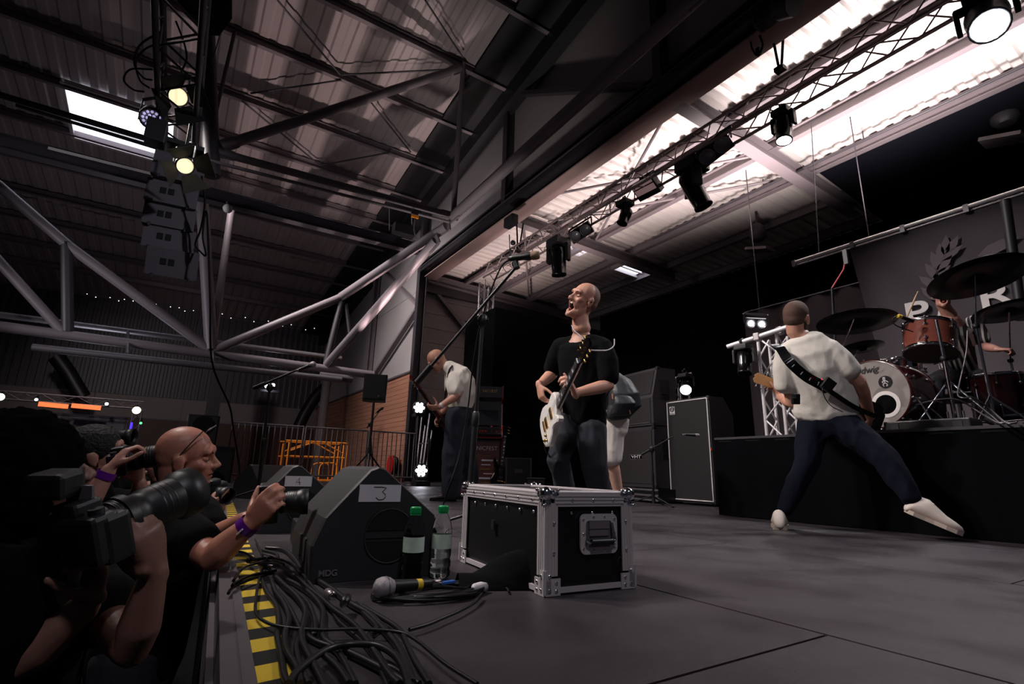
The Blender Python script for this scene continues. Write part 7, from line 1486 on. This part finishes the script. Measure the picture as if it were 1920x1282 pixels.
# ---- dark-haired photographer closest to the lens
def photographer_near():
    J = dep; root = person('dark silhouette of a curly-haired photographer at the left edge', V((*J(60, 1100, 1.05).xy, -1.25))); b = MB()
    nk = J(40, 1010, 1.08); H = head(b, J(45, 890, 1.06), RTv*.75+FWv*.6+UPv*.1, UPv, .95, 0, nk)
    sR, sL = J(-30, 1075, .98), J(110, 1060, 1.25); side = (sR-sL).normalized(); hip = V((*J(20, 1100, 1.12).xy, -.33)); cc = J(150, 1008, .98); cf = (J(345, 925, 1.2)-cc)
    torso(b, [(hip, .14, .1), (hip.lerp(nk, .4), .14, .1), (hip.lerp(nk, .75), .17, .11), (nk-V((0, 0, .05)), .1, .07)], side)
    eR, wR = J(30, 1250, .98), J(165, 1130, 1.04); eL, wL = J(250, 1215, 1.06), J(290, 1068, 1.07); arm(b, sR, eR, wR); arm(b, sL, eL, wL, .95)
    hand(b, wR, J(185, 1050, 1.04)-wR, -RTv*.3-FWv*.6+UPv*.2, RTv*.5, curls=[(.9, 1.0, .7)]*4, tdir=-FWv*.4+UPv*.3-RTv*.4); hand(b, wL, J(276, 1005, 1.05)-wL, UPv*.5-RTv*.8, -FWv*.7+UPv*.1, s=1.05, curls=[(.6, .8, .5), (.6, .8, .5), (.6, .8, .5), (.6, .8, .5)], tdir=UPv*.6-RTv*.5)
    hs = [hip+side*.09, hip-side*.09]; [legs(b, [h_, h_-V((0, 0, .43)), h_-V((0, 0, .84))], [.09, .06, .04]) for h_ in hs]
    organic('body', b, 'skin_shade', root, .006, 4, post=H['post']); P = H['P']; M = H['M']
    hr = MB(); hr.ell(P(0, -.02, .03), (.108, .118, .112), M, 20, 14); hr.ell(P(0, -.075, -.05), (.098, .070, .10), M, 16, 12); [hr.ell(P(q*.080, -.01, -.03), (.032, .055, .085), M, 14, 10) for q in (-1, 1)]; organic('hair', hr, mat('hair_black', (5, 5, 6), 1., spec=.05), root, .006, 3, .010, 30, fstretch=(1, 1, 1))
    t = MB(); torso(t, [(hip-V((0, 0, .05)), .17, .13), (hip.lerp(nk, .4), .18, .14), (hip.lerp(nk, .75), .21, .15), (nk-V((0, 0, .06)), .15, .10), (nk, .08, .075)], side); t.limb([(sR, .08), (sR.lerp(eR, .6), .072)], 12); t.limb([(sL, .08), (sL.lerp(eL, .6), .078)], 12); organic('tshirt', t, 'cloth_tee', root, .009, 6, .006)
    t = MB(); torso(t, [(hip-V((0, 0, .1)), .17, .13), (hip, .165, .13)], side); [legs(t, [h_, h_-V((0, 0, .43)), h_-V((0, 0, .82))], [.11, .085, .07]) for h_ in hs]; organic('jeans', t, 'denim', root, .011, 5, .006)
    for h_ in hs: dr_ = V((RTv.x, RTv.y, 0)).normalized(); q = V((h_.x, h_.y, -1.25))-dr_*.08; shoe(root, q, q+dr_*.28, 'leather_black', 'black_matte')
    L = cf.length; c, P2 = dslr('large black telephoto camera in front of the curly-haired photographer', cc, cf, UPv-RTv*.1, L*.78, .046, .056, L*.2, 1.1)
    MB().box(P2(-.02, -.01, .10), (.07, .05, .06), basis(RTv, UPv), .01).build('flash_shoe', 'black_plastic', c, world=True); MB().box(P2(.0, .012, .075), (.05, .03, .006), basis(RTv, UPv)).build('top_plate', 'alu_dull', c, world=True); MB().lathe([(.052, L*.30), (.052, L*.38)], P2(0, 0, 0), cf, 24, cap=False).build('tripod_collar', 'rubber', c, world=True)
photographer_near()

# ---- two photographers further along the pit, and one hidden behind the bald man
def photographer_far(label, camlabel, Dp, hc, f, nk, sh, el, wr, hd_, cam, cl, cam_f, skin='skin_dim', hair='hair_dark', band=False, cap=False, lensL=.14, lensR=.04):
    J = dep; root = person(label, V((*J(*hc, Dp).xy, -1.25))); b = MB(); nk = J(*nk, Dp); H = head(b, J(*hc, Dp), f, UPv+RTv*.02, .97, 0, nk)
    sR, sL = J(*sh[0]), J(*sh[1]); side = (sR-sL).normalized(); hip = V((nk.x, nk.y, -.32))-V((RTv.x, RTv.y, 0))*.05
    torso(b, [(hip, .14, .1), (hip.lerp(nk, .4), .14, .1), (hip.lerp(nk, .75), .17, .11), (nk-V((0, 0, .05)), .1, .07)], side)
    for s0, e, w_, h_, pn, tn in ((sR, el[0], wr[0], hd_[0], FWv*.6+RTv*.5, UPv-RTv*.2), (sL, el[1], wr[1], hd_[1], UPv*.7-RTv*.2, -FWv*.4-RTv*.2)):
        e, w_, h_ = J(*e), J(*w_), J(*h_); arm(b, s0, e, w_); hand(b, w_, h_-w_, pn, tn, curls=[(.6, .9, .6)]*4)
    hs = [hip+side*.09, hip-side*.09]; [legs(b, [q, q-V((0, 0, .45)), q-V((0, 0, .85))], [.09, .06, .04]) for q in hs]
    body = organic('body', b, skin, root, .0065, 4, post=H['post']); face_parts(body, H, 'closed', brow='hair_dark', skin='skin_tan'); P = H['P']; M = H['M']
    hr = MB(); hr.ell(P(0, -.018, .044), (.086, .105, .090), M, 18, 12); hr.ell(P(0, -.05, .0), (.076, .066, .07), M, 16, 10); organic('hair' if not cap else 'cap', hr, hair, root, .007, 3, .004, 40)
    if band: e, w_ = J(*el[0]), J(*wr[0]); MB().lathe([(.034, -.014), (.034, .014)], w_.lerp(e, .10), w_-e, 16, cap=False).build('wristband', 'wristband', body, world=True)
    t = MB(); torso(t, [(hip-V((0, 0, .05)), .17, .13), (hip.lerp(nk, .4), .18, .14), (hip.lerp(nk, .75), .205, .15), (nk-V((0, 0, .06)), .15, .10), (nk, .08, .075)], side); t.limb([(sR, .078), (sR.lerp(J(*el[0]), .5), .072)], 12); t.limb([(sL, .078), (sL.lerp(J(*el[1]), .5), .072)], 12); organic('tshirt', t, 'cloth_tee', root, .010, 6, .006)
    t = MB(); torso(t, [(hip-V((0, 0, .1)), .17, .13), (hip, .165, .13)], side); [legs(t, [q, q-V((0, 0, .45)), q-V((0, 0, .83))], [.11, .085, .07]) for q in hs]; organic('trousers', t, 'denim_black', root, .013, 5, .006)
    for q in hs: dr_ = V((RTv.x, RTv.y, 0)).normalized(); a_ = V((q.x, q.y, -1.25))-dr_*.08; shoe(root, a_, a_+dr_*.28, 'leather_black', 'black_matte')
    dslr(camlabel, J(*cam), cam_f, UPv+RTv*.02, lensL, lensR, lensR*1.2, .04)
photographer_far('photographer with a purple wristband shooting over the pit', 'black camera with a long lens raised by the photographer with the wristband', 2.25, (183, 850), RTv*.85+FWv*.5+UPv*.1, (175, 925), ((150, 955, 2.1), (215, 945, 2.4)), ((140, 985, 1.95), (262, 950, 2.35)), ((205, 880, 2.02), (262, 905, 2.2)), ((228, 853, 2.06), (258, 882, 2.2)), (225, 866, 2.15), .2, RTv*.9+FWv*.3+UPv*.12, band=True, lensL=.12, lensR=.045)
photographer_far('photographer in a dark cap half hidden at the back of the pit', 'black camera held high at the back of the pit', 3.0, (200, 848), RTv*.9+FWv*.4+UPv*.05, (190, 900), ((165, 920, 2.9), (235, 915, 3.15)), ((130, 880, 2.8), (300, 915, 3.1)), ((150, 812, 2.85), (292, 895, 2.95)), ((178, 803, 2.9), (290, 868, 2.9)), (196, 820, 2.95), .2, RTv*.95+FWv*.2-UPv*.02, hair='cap_grey', cap=True, lensL=.09, lensR=.04)
photographer_far('photographer almost hidden behind the bald one', 'small camera peeping out right of the bald photographer chest', 2.6, (340, 880), RTv*.9+FWv*.4, (330, 940), ((310, 965, 2.5), (370, 960, 2.75)), ((370, 1010, 2.4), (395, 990, 2.7)), ((388, 958, 2.45), (412, 950, 2.65)), ((398, 935, 2.5), (412, 925, 2.6)), (398, 922, 2.55), .2, RTv*.85+FWv*.1-UPv*.05-FWv*.5, lensL=.06, lensR=.034)
